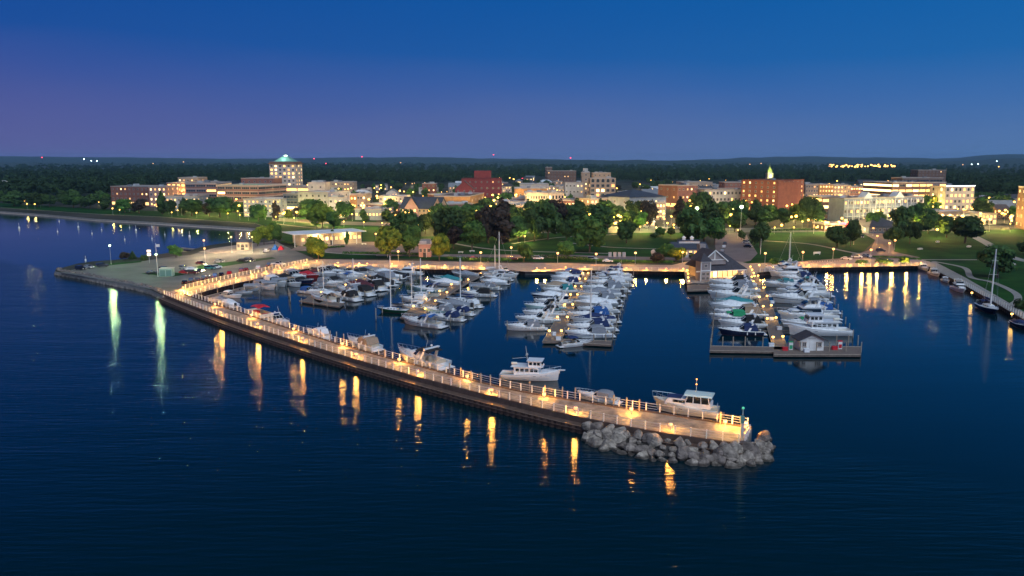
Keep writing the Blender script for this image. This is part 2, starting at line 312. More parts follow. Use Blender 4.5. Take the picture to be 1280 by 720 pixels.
sheet('parkway_sidewalk', [(340, 272), (420, 276.5), (560, 281), (560, 284), (420, 281), (340, 276)], 2, DRIVE)
for i, (c, w) in enumerate(((((560, 303), (600, 310), (650, 314), (760, 317)), 2.5), (((700, 302), (760, 309), (850, 312)), 2.0), (((380, 312), (440, 318), (560, 319.5)), 2.5),
             (((950, 301), (1010, 305), (1060, 315), (1085, 319)), 2.5), (((1128, 325), (1180, 325), (1243, 325)), 2.4), (((1210, 292), (1235, 305), (1262, 321), (1300, 330)), 5),
             (((1166, 327), (1205, 335), (1214, 347), (1240, 353), (1268, 366), (1272, 376), (1262, 382)), 2.2), (((345, 280), (390, 285), (430, 287)), 2.2), (((640, 305), (700, 297), (780, 293)), 2))):
    pts = smooth_line([G(*q) for q in c]); pts = [Vector((p.x, p.y, 0)) for p in pts]
    o = poly_sheet('path', strip_w(pts, w), LZ+E*(3.4+0.2*i), CONC)
sheet('pavilion_terrace', [(362, 313), (455, 318), (540, 317), (520, 303), (440, 302), (380, 304)], 2.2, DRIVE)

# hills: far ridges as a height field, then woods
HILL = mat('far_wooded_hill', (0.022, 0.045, 0.035), 0.95, var=0.4, scale=0.006)
def ridge(y0, y1, hfun, x0, x1, nx, ny, name):
    b = MB(); vs = []
    for j in range(ny):
        t = j/(ny-1); y = y0+(y1-y0)*t
        for i in range(nx):
            x = (x0+(x1-x0)*i/(nx-1))*(0.75+0.25*y/y0)
            h = hfun(x/(y)*985+640)*sin(pi*min(1, t*0.5+0.0))**1.0
            h += 9*mnoise.noise(Vector((x*0.006, y*0.003, 3)))*t + 5*mnoise.noise(Vector((x*0.02, y*0.01, 5)))*min(1, t*2)
            vs.append((x, y, LZ-3+max(0, h)))
    fs = [(j*nx+i, j*nx+i+1, (j+1)*nx+i+1, (j+1)*nx+i) for j in range(ny-1) for i in range(nx-1)]
    b.add(vs, fs); o = b.build(name, HILL, smooth=True); tag(o, kind='structure'); return o
def interp(tab, x):
    if x <= tab[0][0]: return tab[0][1]
    for (a, p), (c, q) in zip(tab, tab[1:]):
        if x <= c:
            t = (x-a)/(c-a); t = t*t*(3-2*t); return p+(q-p)*t
    return tab[-1][1]
def hrow(tab, D):   # height that shows at row y at distance D
    return lambda px: 45+(200-interp(tab, px))/985*D
ridge(7000, 10500, hrow([(-300, 196), (0, 195.5), (120, 196.5), (300, 198.5), (450, 197), (520, 196.5), (640, 198.5), (800, 201), (900, 199), (930, 197), (1000, 195.5), (1080, 197), (1180, 198), (1230, 193.5), (1260, 193), (1320, 196), (1600, 195)], 10500), -9500, 9500, 200, 10, 'hills')
ridge(4200, 6200, hrow([(-300, 203), (0, 203), (200, 203.5), (520, 204), (600, 202.5), (660, 200.5), (760, 200), (830, 200.5), (960, 202), (1100, 203), (1200, 201), (1260, 198), (1400, 199)], 6200), -6200, 6200, 200, 10, 'hills')

hz = MB(); hz.box((0, 5900, 63.5), (27000, 14400, 141)); hzo = hz.build('haze', (lambda m: m)(bpy.data.materials.new('evening_air'))); tag(hzo, 'thin blue evening air over bay and town', kind='stuff')
hm_ = hzo.data.materials[0]; hm_.use_nodes = True; hn = hm_.node_tree.nodes; hn.clear(); ho_ = hn.new('ShaderNodeOutputMaterial'); hv = hn.new('ShaderNodeVolumePrincipled')
hv.inputs['Color'].default_value = (0.30, 0.60, 1.0, 1); hv.inputs['Density'].default_value = 0.00004; hm_.node_tree.links.new(hv.outputs[0], ho_.inputs['Volume'])
# crown meshes: many small leaf faces in clumps
def leaf_cloud(lobes, n, size, rng, flat=0.0):
    vs, fs = [], []
    vol = [l[3]*l[4]*l[5] for l in lobes]; tot = sum(vol)
    for (cx, cy, cz, rx, ry, rz), v in zip(lobes, vol):
        k = max(6, int(n*v/tot))
        for _ in range(k):
            while True:
                a = Vector((rng.gauss(0, 1), rng.gauss(0, 1), rng.gauss(0, 1)))
                if a.length > 0.1: break
            a.normalize(); r = rng.uniform(0.45, 1.0)**0.6*rng.uniform(0.9, 1.08)
            p = Vector((cx+a.x*rx*r, cy+a.y*ry*r, cz+a.z*rz*r))
            nrm = (a+Vector((rng.uniform(-.7, .7), rng.uniform(-.7, .7), rng.uniform(-.3, .9)))).normalized()
            t = nrm.orthogonal().normalized(); t.rotate(Matrix.Rotation(rng.uniform(0, 6.28), 3, nrm)); u = nrm.cross(t)
            s = size*rng.uniform(0.6, 1.35); b = len(vs)
            vs += [p-t*s-u*s*0.6, p+t*s*0.8-u*s, p+t*s+u*s*0.7+nrm*s*0.25, p-t*s*0.7+u*s]
            fs.append((b, b+1, b+2, b+3))
    return vs, fs
def crown_lobes(rng, kind, H, W):
    L = []
    if kind == 'round':
        c0 = H*0.54
        L.append((0, 0, c0, W*0.34, W*0.34, H*0.34))
        L.append((rng.uniform(-.1, .1)*W, rng.uniform(-.1, .1)*W, H*.84, W*.2, W*.2, H*.13))
        for i in range(14):
            a = rng.uniform(0, 6.28); e = rng.uniform(-0.95, 1.0); rr = W*rng.uniform(.24, .38)*cos(e*0.8)
            s = rng.uniform(0.15, 0.23)*W
            L.append((rr*cos(a), rr*sin(a), c0+H*0.26*e, s, s, s*0.85))
    elif kind == 'tall':
        for i in range(10):
            t = i/9; r = W*0.5*(sin(pi*(0.15+0.8*t))**0.7)*0.6; a = rng.uniform(0, 6.28)
            L.append((r*0.4*cos(a), r*0.4*sin(a), H*(0.16+0.76*t), r, r, H*0.13))
    elif kind == 'wide':
        for i in range(13):
            a = rng.uniform(0, 6.28); rr = W*0.34*sqrt(rng.random()); s = W*rng.uniform(0.13, 0.2)
            L.append((rr*cos(a), rr*sin(a), H*rng.uniform(0.42, 0.82)-rr*0.12, s, s, s*0.75))
    elif kind == 'conifer':
        for i in range(9):
            t = i/8; r = W*0.5*(1-t)+0.25
            L.append((0, 0, H*(0.12+0.84*t), r, r, H*0.07))
    elif kind == 'shrub':
        for i in range(6):
            a = rng.uniform(0, 6.28); rr = W*0.25*rng.random(); s = W*rng.uniform(0.2, 0.32)
            L.append((rr*cos(a), rr*sin(a), H*0.45, s, s, H*0.42))
    return L
LEAF = dict(dark=mat('dark_foliage', (0.030, 0.068, 0.022), 0.7, var=0.5, scale=0.35, c2=(0.075, 0.135, 0.035), rnd=0.35, spec=0.15),
            green=mat('green_foliage', (0.045, 0.11, 0.025), 0.7, var=0.45, scale=0.35, c2=(0.09, 0.19, 0.04), rnd=0.25, spec=0.15),
            lime=mat('lamplit_lime_foliage', (0.11, 0.16, 0.012), 0.7, var=0.4, scale=0.4, c2=(0.18, 0.24, 0.03), rnd=0.15, spec=0.15),  # lime also paints lamplight into the leaves of lit plants
            purple=mat('purple_foliage', (0.03, 0.026, 0.02), 0.7, var=0.4, scale=0.4, c2=(0.065, 0.045, 0.035), rnd=0.2, spec=0.15))
BARK = mat('bark', (0.08, 0.06, 0.045), 0.9, var=0.3, scale=4)
TREE_CACHE = {}
DIM = dict(round=(10, 9.5), tall=(12, 7), wide=(10, 13), conifer=(10, 5), shrub=(2, 3))
def tree_mesh(kind, colr, i):
    key = (kind, colr, i)
    if key in TREE_CACHE: return TREE_CACHE[key]
    H, W = DIM[kind]; rng = random.Random(hash((kind, i)) & 0xffff if False else sum(map(ord, kind))*7+i*31)
    lob = crown_lobes(rng, kind, H, W); n = {'shrub': 260, 'conifer': 900}.get(kind, 2300)
    vs, fs = leaf_cloud(lob, n, {'shrub': 0.16, 'conifer': 0.3}.get(kind, 0.36), rng)
    b = MB(); b.add(vs, fs); cm = b.mesh('crown', LEAF[colr])
    t = MB()
    if kind != 'shrub':
        t.tube((0, 0, 0), (0.1, 0, H*0.35), H*0.03, H*0.02, 7); t.tube((0.1, 0, H*0.35), (0, 0, H*0.75), H*0.02, H*0.008, 6)
        for (cx, cy, cz, *_r) in lob[1:7]:
            if kind != 'conifer': t.tube((0.08, 0, H*rng.uniform(0.26, 0.45)), (cx, cy, cz), H*0.011, H*0.004, 5)
    else:
        for q in range(4): t.tube((0, 0, 0), (rng.uniform(-.6, .6), rng.uniform(-.6, .6), 1.2), 0.05, 0.02, 4)
    TREE_CACHE[key] = (cm, t.mesh('trunk', BARK)); return TREE_CACHE[key]
KINDWORD = dict(round='broad round-crowned', tall='tall slender', wide='low wide-spreading', conifer='pointed conifer', shrub='low bushy')
COLWORD = dict(dark='dark green', green='mid green', lime='yellow-green', purple='dark purple-leaved')
TREES = []
def tree(px, yb, yt, wpx, kind, colr, where, group='trees in the waterfront parks and streets', name='tree', cat='tree'):
    p = G(px, yb); h = (zat(p, yt)-LZ)*(1.06 if kind != 'shrub' else 1); s = ppm(p); w = wpx*1.18/s; H, W = DIM[kind]
    cm, tm = tree_mesh(kind, colr, random.randrange(3))
    o = empty(name, p, random.uniform(0, 6.28)); o.scale = (w/W, w/W, h/H)
    link('crown', cm, o); link('trunk' if kind != 'shrub' else 'stem', tm, o)
    TREES.append((o, kind, colr, where)); tag(o, None, cat, group); return o
# ================================================================ breakwater and its fittings
DZ = 2.2
out_e = smooth_line([P(x, y, DZ) for x, y in ((206, 368), (250, 385), (300, 403), (400, 435), (510, 467), (614, 494), (719, 519), (820, 538.6), (930, 554))], 4)
in_e = smooth_line([P(x, y, DZ) for x, y in ((230, 368.5), (262, 379.5), (300, 391), (400, 424), (510, 455), (620, 483.5), (700, 499), (820, 517), (939, 536))], 4)
bw = empty('breakwater', (0, 0, 0)); tag(bw, 'long brown walled breakwater walkway running from the parking lot to the boulders', 'breakwater')
cap_o = offs(out_e, -0.0); 
deck = MB(); n = len(out_e)
deck.add([(p.x, p.y, DZ) for p in out_e]+[(p.x, p.y, DZ) for p in in_e], [(i, i+1, n+i+1, n+i) for i in range(n-1)])
deck.build('deck', mat('breakwater_concrete', (0.22, 0.18, 0.15), 0.75, var=0.35, scale=0.5, c2=(0.38, 0.32, 0.26), bump=0.15), bw)
ledge_e = offs(out_e, -2.0) if (offs(out_e, -2.0)[5]-P(400, 500, DZ)).length < (offs(out_e, 2.0)[5]-P(400, 500, DZ)).length else offs(out_e, 2.0)
sgn = 1 if ledge_e[5] == offs(out_e, 2.0)[5] else -1
def band(name, A, za, B_, zb, m):
    b = MB(); k = len(A); b.add([(p.x, p.y, za) for p in A]+[(p.x, p.y, zb) for p in B_], [(i, i+1, k+i+1, k+i) for i in range(k-1)]); return b.build(name, m, bw)
edge2 = offs(out_e, sgn*0.35)
eb = MB(); eb.add([(p.x, p.y, DZ+.004) for p in out_e]+[(p.x, p.y, DZ+.004) for p in edge2]+[(p.x, p.y, 1.2) for p in edge2], [(i, i+1, n+i+1, n+i) for i in range(n-1)]+[(n+i, n+i+1, 2*n+i+1, 2*n+i) for i in range(n-1)])
eb.build('edge_beam', TIMBER, bw)
band('timber_ledge', edge2, 1.2, ledge_e, 1.15, TIMBER)
led2 = offs(out_e, sgn*2.25); band('ledge_cap', ledge_e, 1.3, led2, 1.3, mat('cap_beam', (0.22, 0.14, 0.10), 0.7, var=0.3, scale=1)); 
# ribbed sheet pile down to the bed
sp = MB(); w2 = walk(led2, 0.7); prof = []
for i, (p, t) in enumerate(w2):
    o_ = 0.0 if i % 2 else -0.28; q = Vector((p.x-t.y*sgn*o_, p.y+t.x*sgn*o_, 0)); nx = p+t*0.4; prof += [q, Vector((nx.x-t.y*sgn*o_, nx.y+t.x*sgn*o_, 0))]
k = len(prof); sp.add([(p.x, p.y, 1.3) for p in prof]+[(p.x, p.y, -4) for p in prof], [(i, i+1, k+i+1, k+i) for i in range(k-1)]); sp.build('sheet_piling', BROWN, bw)
wales = MB()
for (p, t), (q, _) in zip(w2[::6], w2[6::6]): wales.tube((p.x-t.y*sgn*.12, p.y+t.x*sgn*.12, 0.75), (q.x-t.y*sgn*.12, q.y+t.x*sgn*.12, 0.75), 0.12, n=5)
wales.build('wale', BROWN, bw)
kerb_in = offs(in_e, -sgn*0.55)
kb = MB(); kb.add([(p.x, p.y, DZ+.25) for p in in_e]+[(p.x, p.y, DZ+.25) for p in kerb_in]+[(p.x, p.y, DZ) for p in in_e]+[(p.x, p.y, -4) for p in kerb_in],
       [(i, i+1, n+i+1, n+i) for i in range(n-1)]+[(i, i+1, 2*n+i+1, 2*n+i) for i in range(n-1)]+[(n+i, n+i+1, 3*n+i+1, 3*n+i) for i in range(n-1)])
kb.build('inner_kerb', mat('shaded_kerb', (0.11, 0.07, 0.05), 0.8, var=0.3, scale=1), bw)  # dark brown has the kerb's shadow painted in
ends = MB(); a, c_ = out_e[-1], kerb_in[-1]; e3 = led2[-1]
ends.add([(a.x, a.y, DZ), (c_.x, c_.y, DZ), (c_.x, c_.y, -3), (a.x, a.y, -3), (e3.x, e3.y, 1.3), (e3.x, e3.y, -3), (a.x, a.y, 1.3)], [(0, 1, 2, 3), (6, 3, 5, 4)]); ends.build('end_wall', CONC, bw)
def post_mesh(h, w=0.14): b = MB(); b.box((0, 0, h/2), (w, w*1.6, h)); b.box((0, 0, h+0.02), (w*1.5, w*2.2, 0.05)); return b.mesh('post', WPAINT)
POSTM = post_mesh(1.35)
def railing(name, line, z, step, label, group=None, skip=lambda i: False, h=1.3, cap=100, mesh=None, rail_m=None, wires=3):
    o = empty(name, (line[0].x, line[0].y, z)); tag(o, label, 'railing', group); pts = walk(line, step)[:cap]
    rb = MB(); rm = rail_m or mat('rail_metal', (0.50, 0.48, 0.46), 0.5, metal=0.2)
    for i, (p, t) in enumerate(pts):
        c = link('post', mesh or POSTM, o); c.location = (p.x-line[0].x, p.y-line[0].y, 0); c.rotation_euler = (0, 0, atan2(t.y, t.x))
        if i+1 < len(pts) and not skip(i):
            q = pts[i+1][0]; A = Vector((p.x-line[0].x, p.y-line[0].y, 0)); B2 = Vector((q.x-line[0].x, q.y-line[0].y, 0))
            for j in range(wires): rb.tube(A+Vector((0, 0, h*(j+1)/wires)), B2+Vector((0, 0, h*(j+1)/wires)), 0.06 if j == wires-1 else 0.03, n=4)
    rb.build('rail', rm, o); return o
railing('railing', [Vector((p.x, p.y, 0)) for p in offs(out_e, sgn*0.12)], DZ, 2.45, 'white posted railing along the open-lake edge of the breakwater', )
railing('railing', [Vector((p.x, p.y, 0)) for p in offs(in_e, -sgn*0.25)], DZ+.25, 2.45, 'white posted railing along the harbour edge of the breakwater', )
# shoreline railings
rl = [G(x, y) for x, y in ((232, 361), (262, 353.5), (300, 345), (340, 337), (385, 327.5))]
railing('railing', [Vector((p.x, p.y, 0)) for p in rl], LZ+.1, 2.2, 'white railing between the parked cars and the harbour walk')
rl = [P(x, y, LZ) for x, y in ((234, 371.5), (262, 362), (300, 352.5), (340, 344), (384, 335.5))]
railing('railing', [Vector((p.x, p.y, 0)) for p in rl], LZ+.1, 3.0, 'white railing on the water side of the sloping harbour walk')
rl = [P(x, y, LZ) for x, y in ((386, 335.3), (430, 335), (540, 336.5), (640, 337.6))]
railing('railing', [Vector((p.x, p.y, 0)) for p in rl], LZ+.1, 2.6, 'pale railing on the harbour wall behind the first two piers')
rl = [P(x, y, LZ) for x, y in ((716, 337.8), (790, 338.6), (855, 339.5))]
railing('railing', [Vector((p.x, p.y, 0)) for p in rl], LZ+.1, 2.6, 'pale railing on the harbour wall between the middle pier and the clubhouse')
rl = [P(x, y, LZ) for x, y in ((950, 340.3), (1010, 334.5), (1080, 333.3), (1152, 332))]
railing('railing', [Vector((p.x, p.y, 0)) for p in rl], LZ+.1, 2.6, 'pale railing on the harbour wall below the lamp-lit cars')
rl = [P(x, y, LZ) for x, y in ((1203, 359-4), (1243, 382-5), (1283, 406-6), (1330, 434-5))]
railing('railing', [Vector((p.x, p.y, 0)) for p in rl], LZ+.05, 2.2, 'low white railing along the east harbour wall by the dark sloop')
# harbour wall: ribbed face hung on the ground sheet's edge
hw = tag(empty('harbour_wall'), 'brown sheet-piled quay wall around the inside of the marina', 'wall')
for seg in (SHORE[26:35], SHORE[35:43], SHORE[43:51]):
    line = wp(seg); b = MB(); w3 = walk(line, 1.0); pr = []
    s2 = 1
    for i, (p, t) in enumerate(w3): o_ = 0.05 if i % 2 else 0.3; pr += [Vector((p.x+t.y*o_, p.y-t.x*o_, 0)), Vector((p.x+t.x*.6+t.y*o_, p.y+t.y*.6-t.x*o_, 0))]
    k = len(pr)
    if k > 3:
        b.add([(p.x, p.y, 1.35) for p in pr]+[(p.x, p.y, -3) for p in pr], [(i, i+1, k+i+1, k+i) for i in range(k-1)]); b.build('sheet_piling', BROWN, hw)
        cb = MB(); A = offs(line, -0.5); B2 = offs(line, 0.25); k = len(A)
        cb.add([(p.x, p.y, 1.36) for p in A]+[(p.x, p.y, LZ+.14) for p in A]+[(p.x, p.y, LZ+.14) for p in B2], [(i, i+1, k+i+1, k+i) for i in range(k-1)]+[(k+i, k+i+1, 2*k+i+1, 2*k+i) for i in range(k-1)])
        cb.build('cap_beam', CONC, hw)
# boulders
def rock_mesh(i):
    rng = random.Random(i*13+5); b = MB(); n, k = 18, 10
    sx, sy, sz = rng.uniform(0.8, 1.3), rng.uniform(0.75, 1.1), rng.uniform(0.65, 0.95); cuts = [(Vector((rng.gauss(0, 1), rng.gauss(0, 1), rng.gauss(0, 1))).normalized(), rng.uniform(0.5, 0.74)) for _ in range(10)]
    rings = []
    for j in range(k+1):
        ring = []
        for q in range(18):
            th = pi*min(max(j/k, 0.03), 0.97); v = Vector((sin(th)*cos(2*pi*q/18), sin(th)*sin(2*pi*q/18), -cos(th)))
            r = 1.0
            for nn, d in cuts:
                dd = v.dot(nn)
                if dd > 1e-3: r = min(r, d/dd)
            r *= 1.2+0.05*mnoise.noise(v*3+Vector((i, 0, 0)))
            ring.append((v.x*r*sx, v.y*r*sy, v.z*r*sz))
        rings.append(ring)
    b.loft(rings); return b.mesh('boulder', ROCK)
ROCKM = [rock_mesh(i) for i in range(12)]
top = [P(x, y, 1.5) for x, y in ((735, 533), (770, 540), (820, 549), (870, 556), (920, 561), (948, 556), (955, 548), (950, 541))]
bot = [P(x, y, 0) for x, y in ((731, 553), (770, 565), (820, 576), (870, 581), (920, 584), (958, 577), (962, 560), (956, 547))]
def along(pl, t):
    ls = [(b_-a_).length for a_, b_ in zip(pl, pl[1:])]; d = t*sum(ls)
    for (a_, b_), l in zip(zip(pl, pl[1:]), ls):
        if d <= l: return a_+(b_-a_)*(d/l)
        d -= l
    return pl[-1].copy()
rk = random.Random(3); nrock = 0
for j in range(4):
    f = j/3; N_ = [20, 21, 23, 25][j]
    for i in range(N_):
        t = (i+0.5*(j % 2)+rk.uniform(-.2, .2))/N_; t = min(max(t, 0), 1)
        p = along(top, t).lerp(along(bot, t), f*0.93+rk.uniform(-.04, .04)); s = rk.choice((.6, .8, 1.0, 1.1, 1.25, 1.5))*rk.uniform(.9, 1.1)*(0.92+0.2*f)
        o = link('boulder', ROCKM[rk.randrange(12)]); o.location = (p.x, p.y, p.z*0.9+0.15-0.45*f); o.scale = (s, s, s*rk.uniform(.9, 1.1)); o.rotation_euler = (rk.uniform(-.5, .5), rk.uniform(-.5, .5), rk.uniform(0, 6.28))
        row = ('right under the walkway edge', 'in the middle of the rock pile', 'low on the rock pile', 'at the waterline of the rock pile', 'in the middle of the rock pile', 'low on the rock pile', 'at the waterline of the rock pile')[j]
        end = 'near its landward end' if t < .2 else 'below the cabin boat' if t < .62 else 'below the last lamp' if t < .8 else 'round the tip'
        nrock += 1; tag(o, 'grey-brown angular boulder %s, %s' % (row, end), 'boulder', 'boulders %s, %s' % (row, end))
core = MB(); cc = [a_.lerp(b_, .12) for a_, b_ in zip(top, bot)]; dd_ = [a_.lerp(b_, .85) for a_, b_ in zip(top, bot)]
k = len(cc); core.add([(p.x, p.y, .9) for p in cc]+[(p.x, p.y, -.6) for p in dd_], [(i, i+1, k+i+1, k+i) for i in range(k-1)]); tag(core.build('rubble', mat('shaded_rubble', (0.06, 0.05, 0.045), 0.9, var=0.5, scale=2, bump=0.6)), 'dark rubble core, coloured as shade between the boulders', 'rubble', kind='stuff')  # core kept dark to paint the shade in the crevices
# riprap edge of the parking peninsula: uncountable small stones
rr = random.Random(9); rb = MB()
sl = wp(SHORE[19:27]); ln = sum((b_-a_).length for a_, b_ in zip(sl, sl[1:]))
for i in range(int(ln*16)):
    p = along(sl, rr.random()); u = rr.random(); inw = Vector((rr.uniform(-.3, .3), 1, 0)).normalized()*u*3.6; s = rr.uniform(0.28, 0.62)
    c = p+inw; z = 0.05+u*1.55; q = Vector((rr.uniform(0, 3), rr.uniform(0, 3), rr.uniform(0, 3)))
    R = Matrix.Rotation(q.x, 3, 'X') @ Matrix.Rotation(q.y, 3, 'Y') @ Matrix.Rotation(q.z, 3, 'Z')
    rb.hexa([R @ (Vector(v)*s)+Vector((c.x, c.y, z)) for v in ((-1, -.8, -.7), (.9, -.7, -.6), (1, .7, -.8), (-.8, .9, -.6), (-.6, -.6, .6), (.7, -.5, .7), (.6, .6, .5), (-.5, .7, .7))])
tag(rb.build('riprap', mat('riprap_stone', (0.12, 0.10, 0.095), 0.9, var=0.5, scale=0.8, c2=(0.26, 0.22, 0.2))), 'low bank of small rubble stones edging the parking lot', 'riprap', kind='stuff')
# ================================================================ lamps
def bollard_proto(name, bulb, h=1.2, w=4200, c=WARM):
    o = empty(name); b = MB(); b.tube((0, 0, 0), (0, 0, h*.62), 0.14, n=8); b.build('post', POLE, o); b = MB(); b.tube((0, 0, h*.98), (0, 0, h*1.06), 0.34, 0.16, n=8); b.build('cap', POLE, o)
    b = MB(); b.tube((0, 0, h*.62), (0, 0, h*.98), 0.30, 0.30, n=8); b.build('lamp_glass', bulb, o, True)
    lamp_light('bollard', name+str(w), w, c, 0.42, (0, 0, h*.82), o); return o
def post_proto(name, bulb, h, w, c, r=0.28, arms=1):
    o = empty(name); b = MB(); b.tube((0, 0, 0), (0, 0, .5), 0.14, 0.10, n=8); b.tube((0, 0, .5), (0, 0, h-.2), 0.075, 0.055, n=6); b.build('pole', POLE, o)
    b = MB(); b.tube((0, 0, h+r*.8), (0, 0, h+r*1.3), r*.9, r*.3, n=8); b.build('cap', DPOLE, o)
    b = MB(); b.ball((0, 0, h), r, 10, 6); b.build('lamp_globe', bulb, o, True)
    lamp_light('post_lamp', name+str(w)+str(h), w, c, r*1.15, (0, 0, h), o); return o
PROTO = {}
def lamp_at(kind, p, label, group):
    spec = dict(bollard=('bollard_lamp', bollard_proto, (BULB_W,), {}), quay=('bollard_lamp', bollard_proto, (BULB_W, 1.15, 9500), {}), dock=('pier_lamp', bollard_proto, (BULB_Y, 1.2, 320, YEL), {}),
                post=('lamp_post', post_proto, (BULB_W, 4.6, 10000, WARM, 0.52), {}), green=('parking_lamp', post_proto, (BULB_G, 8.0, 15000, (0.62, 1.0, 0.45), 0.42), {}), lot=('parking_lamp', post_proto, (BULB_W, 7.5, 50000, (1.0, 0.72, 0.36), 0.42), {}),
                flood=('street_lamp', post_proto, (BULB_G, 10, 45000, (0.85, 1.0, 0.75), 0.7), {}), town=('street_lamp', post_proto, (BULB_Y, 7.0, 26000, (1.0, 0.66, 0.22), 0.8), {}), townw=('street_lamp', post_proto, (BULB_W, 7.0, 24000, (1.0, 0.70, 0.34), 0.75), {}),
                glim=('street_lamp', post_proto, (BULB_Y, 6.5, 5000, (1.0, 0.66, 0.16), 0.62), {}), faint=('street_lamp', post_proto, (BULB_Y, 5.0, 1300, (1.0, 0.8, 0.2), 0.5), {}), tgreen=('street_lamp', post_proto, (BULB_Y, 5.0, 9500, (1.0, 0.90, 0.18), 0.5), {}), sodium=('street_lamp', post_proto, (BULB_Y, 9.0, 25000, (1.0, 0.5, 0.12), 0.9), {}))[kind]
    if kind not in PROTO: o = spec[1](spec[0], *spec[2]); PROTO[kind] = (o, list(o.children)) if o.children else (o, [c for c in bpy.data.objects if c.parent == o])
    else:
        src, ch = PROTO[kind]; o = src.copy(); col.objects.link(o)
        for c in ch: d = c.copy(); col.objects.link(d); d.parent = o
    o.location = p; tag(o, label, spec[0].replace('_', ' '), group); return o
for i, (x, y) in enumerate(((269, 384), (314, 398), (367, 415.5), (428, 434.5), (499, 454.5), (584, 476), (680, 499), (789, 517.5), (906, 533.5))):
    lamp_at('bollard', P(x, y, DZ), 'lit bollard lamp at the harbour-side railing, %s from the boulder tip' % ORD(8-i), 'lamps along the breakwater')
for i, (x, y) in enumerate(((276, 394.5), (322, 409), (378, 427), (445, 447.5), (522, 469), (614.5, 493), (719.5, 516.5), (838, 537.5), (931, 540))):
    lamp_at('bollard', P(x, y, DZ), 'lit bollard lamp at the lake-side railing, %s from the boulder tip' % ORD(8-i), 'lamps along the breakwater')
QG = 'low lamps along the harbour wall'
for i, (x, y) in enumerate(((231, 367), (226, 370.5), (237, 372.5), (229, 362.5), (253, 358.5), (274, 355), (295, 350.5), (315, 346), (333, 342), (350, 338), (367, 334), (382, 331), (396, 328.5))):
    lamp_at('quay', G(x, y), 'low lit lamp on the sloping harbour walk, %s from the breakwater corner' % ORD(i), QG)
for i, (x, y) in enumerate(((422, 331), (449, 332), (459, 332), (490, 332.5), (512, 333), (534, 333.5), (556, 334.5), (579, 335.2), (602, 335.5))):
    lamp_at('quay', G(x, y), 'low lit lamp on the wall behind the first two piers, %s from the parking lot' % ORD(i), QG)
for i, (x, y) in enumerate(((671, 338), (681, 338), (707, 336.5), (731, 336.5), (783, 337.5), (808, 338), (833, 338.3), (854, 338.5))):
    lamp_at('quay', G(x, y), 'low lit lamp on the wall by the middle pier, %s from the double-lamp landing' % ORD(i), QG)
for i, (x, y) in enumerate(((1011, 333.5), (1034, 333), (1059, 332.5), (1078, 332), (1097, 331.8), (1115, 331.5), (1134, 331), (1151, 330.8))):
    lamp_at('quay', G(x, y), 'low lit lamp on the wall below the lawn, %s from the fuel pier' % ORD(i), QG)
for i, (x, y) in enumerate(((859, 341), (860, 345), (860, 350), (861, 354.5), (889, 353))):
    lamp_at('dock', G(x, y), 'small bright lamp on the clubhouse landing, %s from the wall' % ORD(i), 'lamps on the clubhouse landing')
for i, (x, y) in enumerate(((938, 336), (940, 340), (942, 344), (943, 348), (949, 334))):
    lamp_at('dock', G(x, y), 'small bright lamp where the clubhouse apron meets the fuel pier, %s from the wall' % ORD(i), 'lamps at the head of the fuel pier')
for i, (x, y, l) in enumerate(((1214.5, 369.5, 'nearest the white fishing boat'), (1264.5, 396.5, 'just past the stern of the dark sloop'))):
    lamp_at('dock', G(x, y), 'small yellow lamp on the east harbour wall, '+l, 'lamps on the east wall')
PG = 'tall lamps along the promenade'
for i, (x, y) in enumerate(((498, 327.5), (601, 329), (639, 322), (697, 330), (745, 331), (794, 329.5), (853, 328.5), (893, 306), (956, 330), (1003, 328.5), (1041, 324), (1088, 325), (1096, 306), (1111, 316), (1118, 312), (1091, 295), (922, 298), (470, 303), (1067, 306))):
    where = ('behind the first pier', 'behind the sailboat pier', 'at the edge of the dark trees behind the sailboat pier', 'beside the landing left of the middle pier', 'above the middle pier', 'between the middle pier and the low park building', 'in front of the low park building',
             'at the drive behind the clubhouse', 'at the lawn corner above the fuel pier', 'at the lawn edge behind the tall bare mast', 'beside the parked white cars', 'in front of the parked dark car', 'at the bend of the marina road', 'left of the road sign by the dark car', 'on the verge behind the dark car',
             'where the marina road leaves the parkway', 'at the head of the clubhouse drive', 'on the terrace beside the pavilion', 'between the two round trees on the lawn')[i]
    lamp_at('post', G(x, y), 'lit globe lamp post '+where, PG)
for x, y, k_, l in ((139, 330.5, 'green', 'greenish-white parking lamp on the outer verge of the peninsula'), (197, 344, 'green', 'greenish-white parking lamp on the grass island with the green bin'), (257, 333, 'lot', 'bright parking lamp on the narrow island between parked cars'),
                    (256, 321, 'lot', 'tall parking lamp beside the boat ramp jetties'), (290, 316, 'lot', 'parking lamp left of the small ramp kiosk'), (316, 316, 'lot', 'parking lamp right of the small ramp kiosk')):
    lamp_at(k_, G(x, y), l, 'parking lot lamps')
# ================================================================ piers
def pier(name, label, left, right, z=0.75, cat='pier'):
    o = empty(name); tag(o, label, cat, 'floating and fixed piers of the marina'); L = [P(x, y, z) for x, y in left]; R = [P(x, y, z) for x, y in right]; L = [along(L, i/12) for i in range(13)]; R = [along(R, i/12) for i in range(13)]
    b = MB(); rings = [[(l.x, l.y, z), (r.x, r.y, z), (r.x, r.y, z-.45), (l.x, l.y, z-.45)] for l, r in zip(L, R)]; b.loft(rings); b.build('deck', WOOD, o)
    e = MB()
    for A in (L, R):
        for a_, b_ in zip(A, A[1:]): e.tube((a_.x, a_.y, z+.02), (b_.x, b_.y, z+.02), 0.1, n=4)
    e.build('edge_rail', PILE, o)
    return o, L, R
def finger(o, a, d, L_, z=0.65, w=0.8):
    b = MB(); b.box((a.x+d.x*L_/2, a.y+d.y*L_/2, z-.12), (L_, w, .22), atan2(d.y, d.x)); c = b.build('finger', WOOD, o); return c
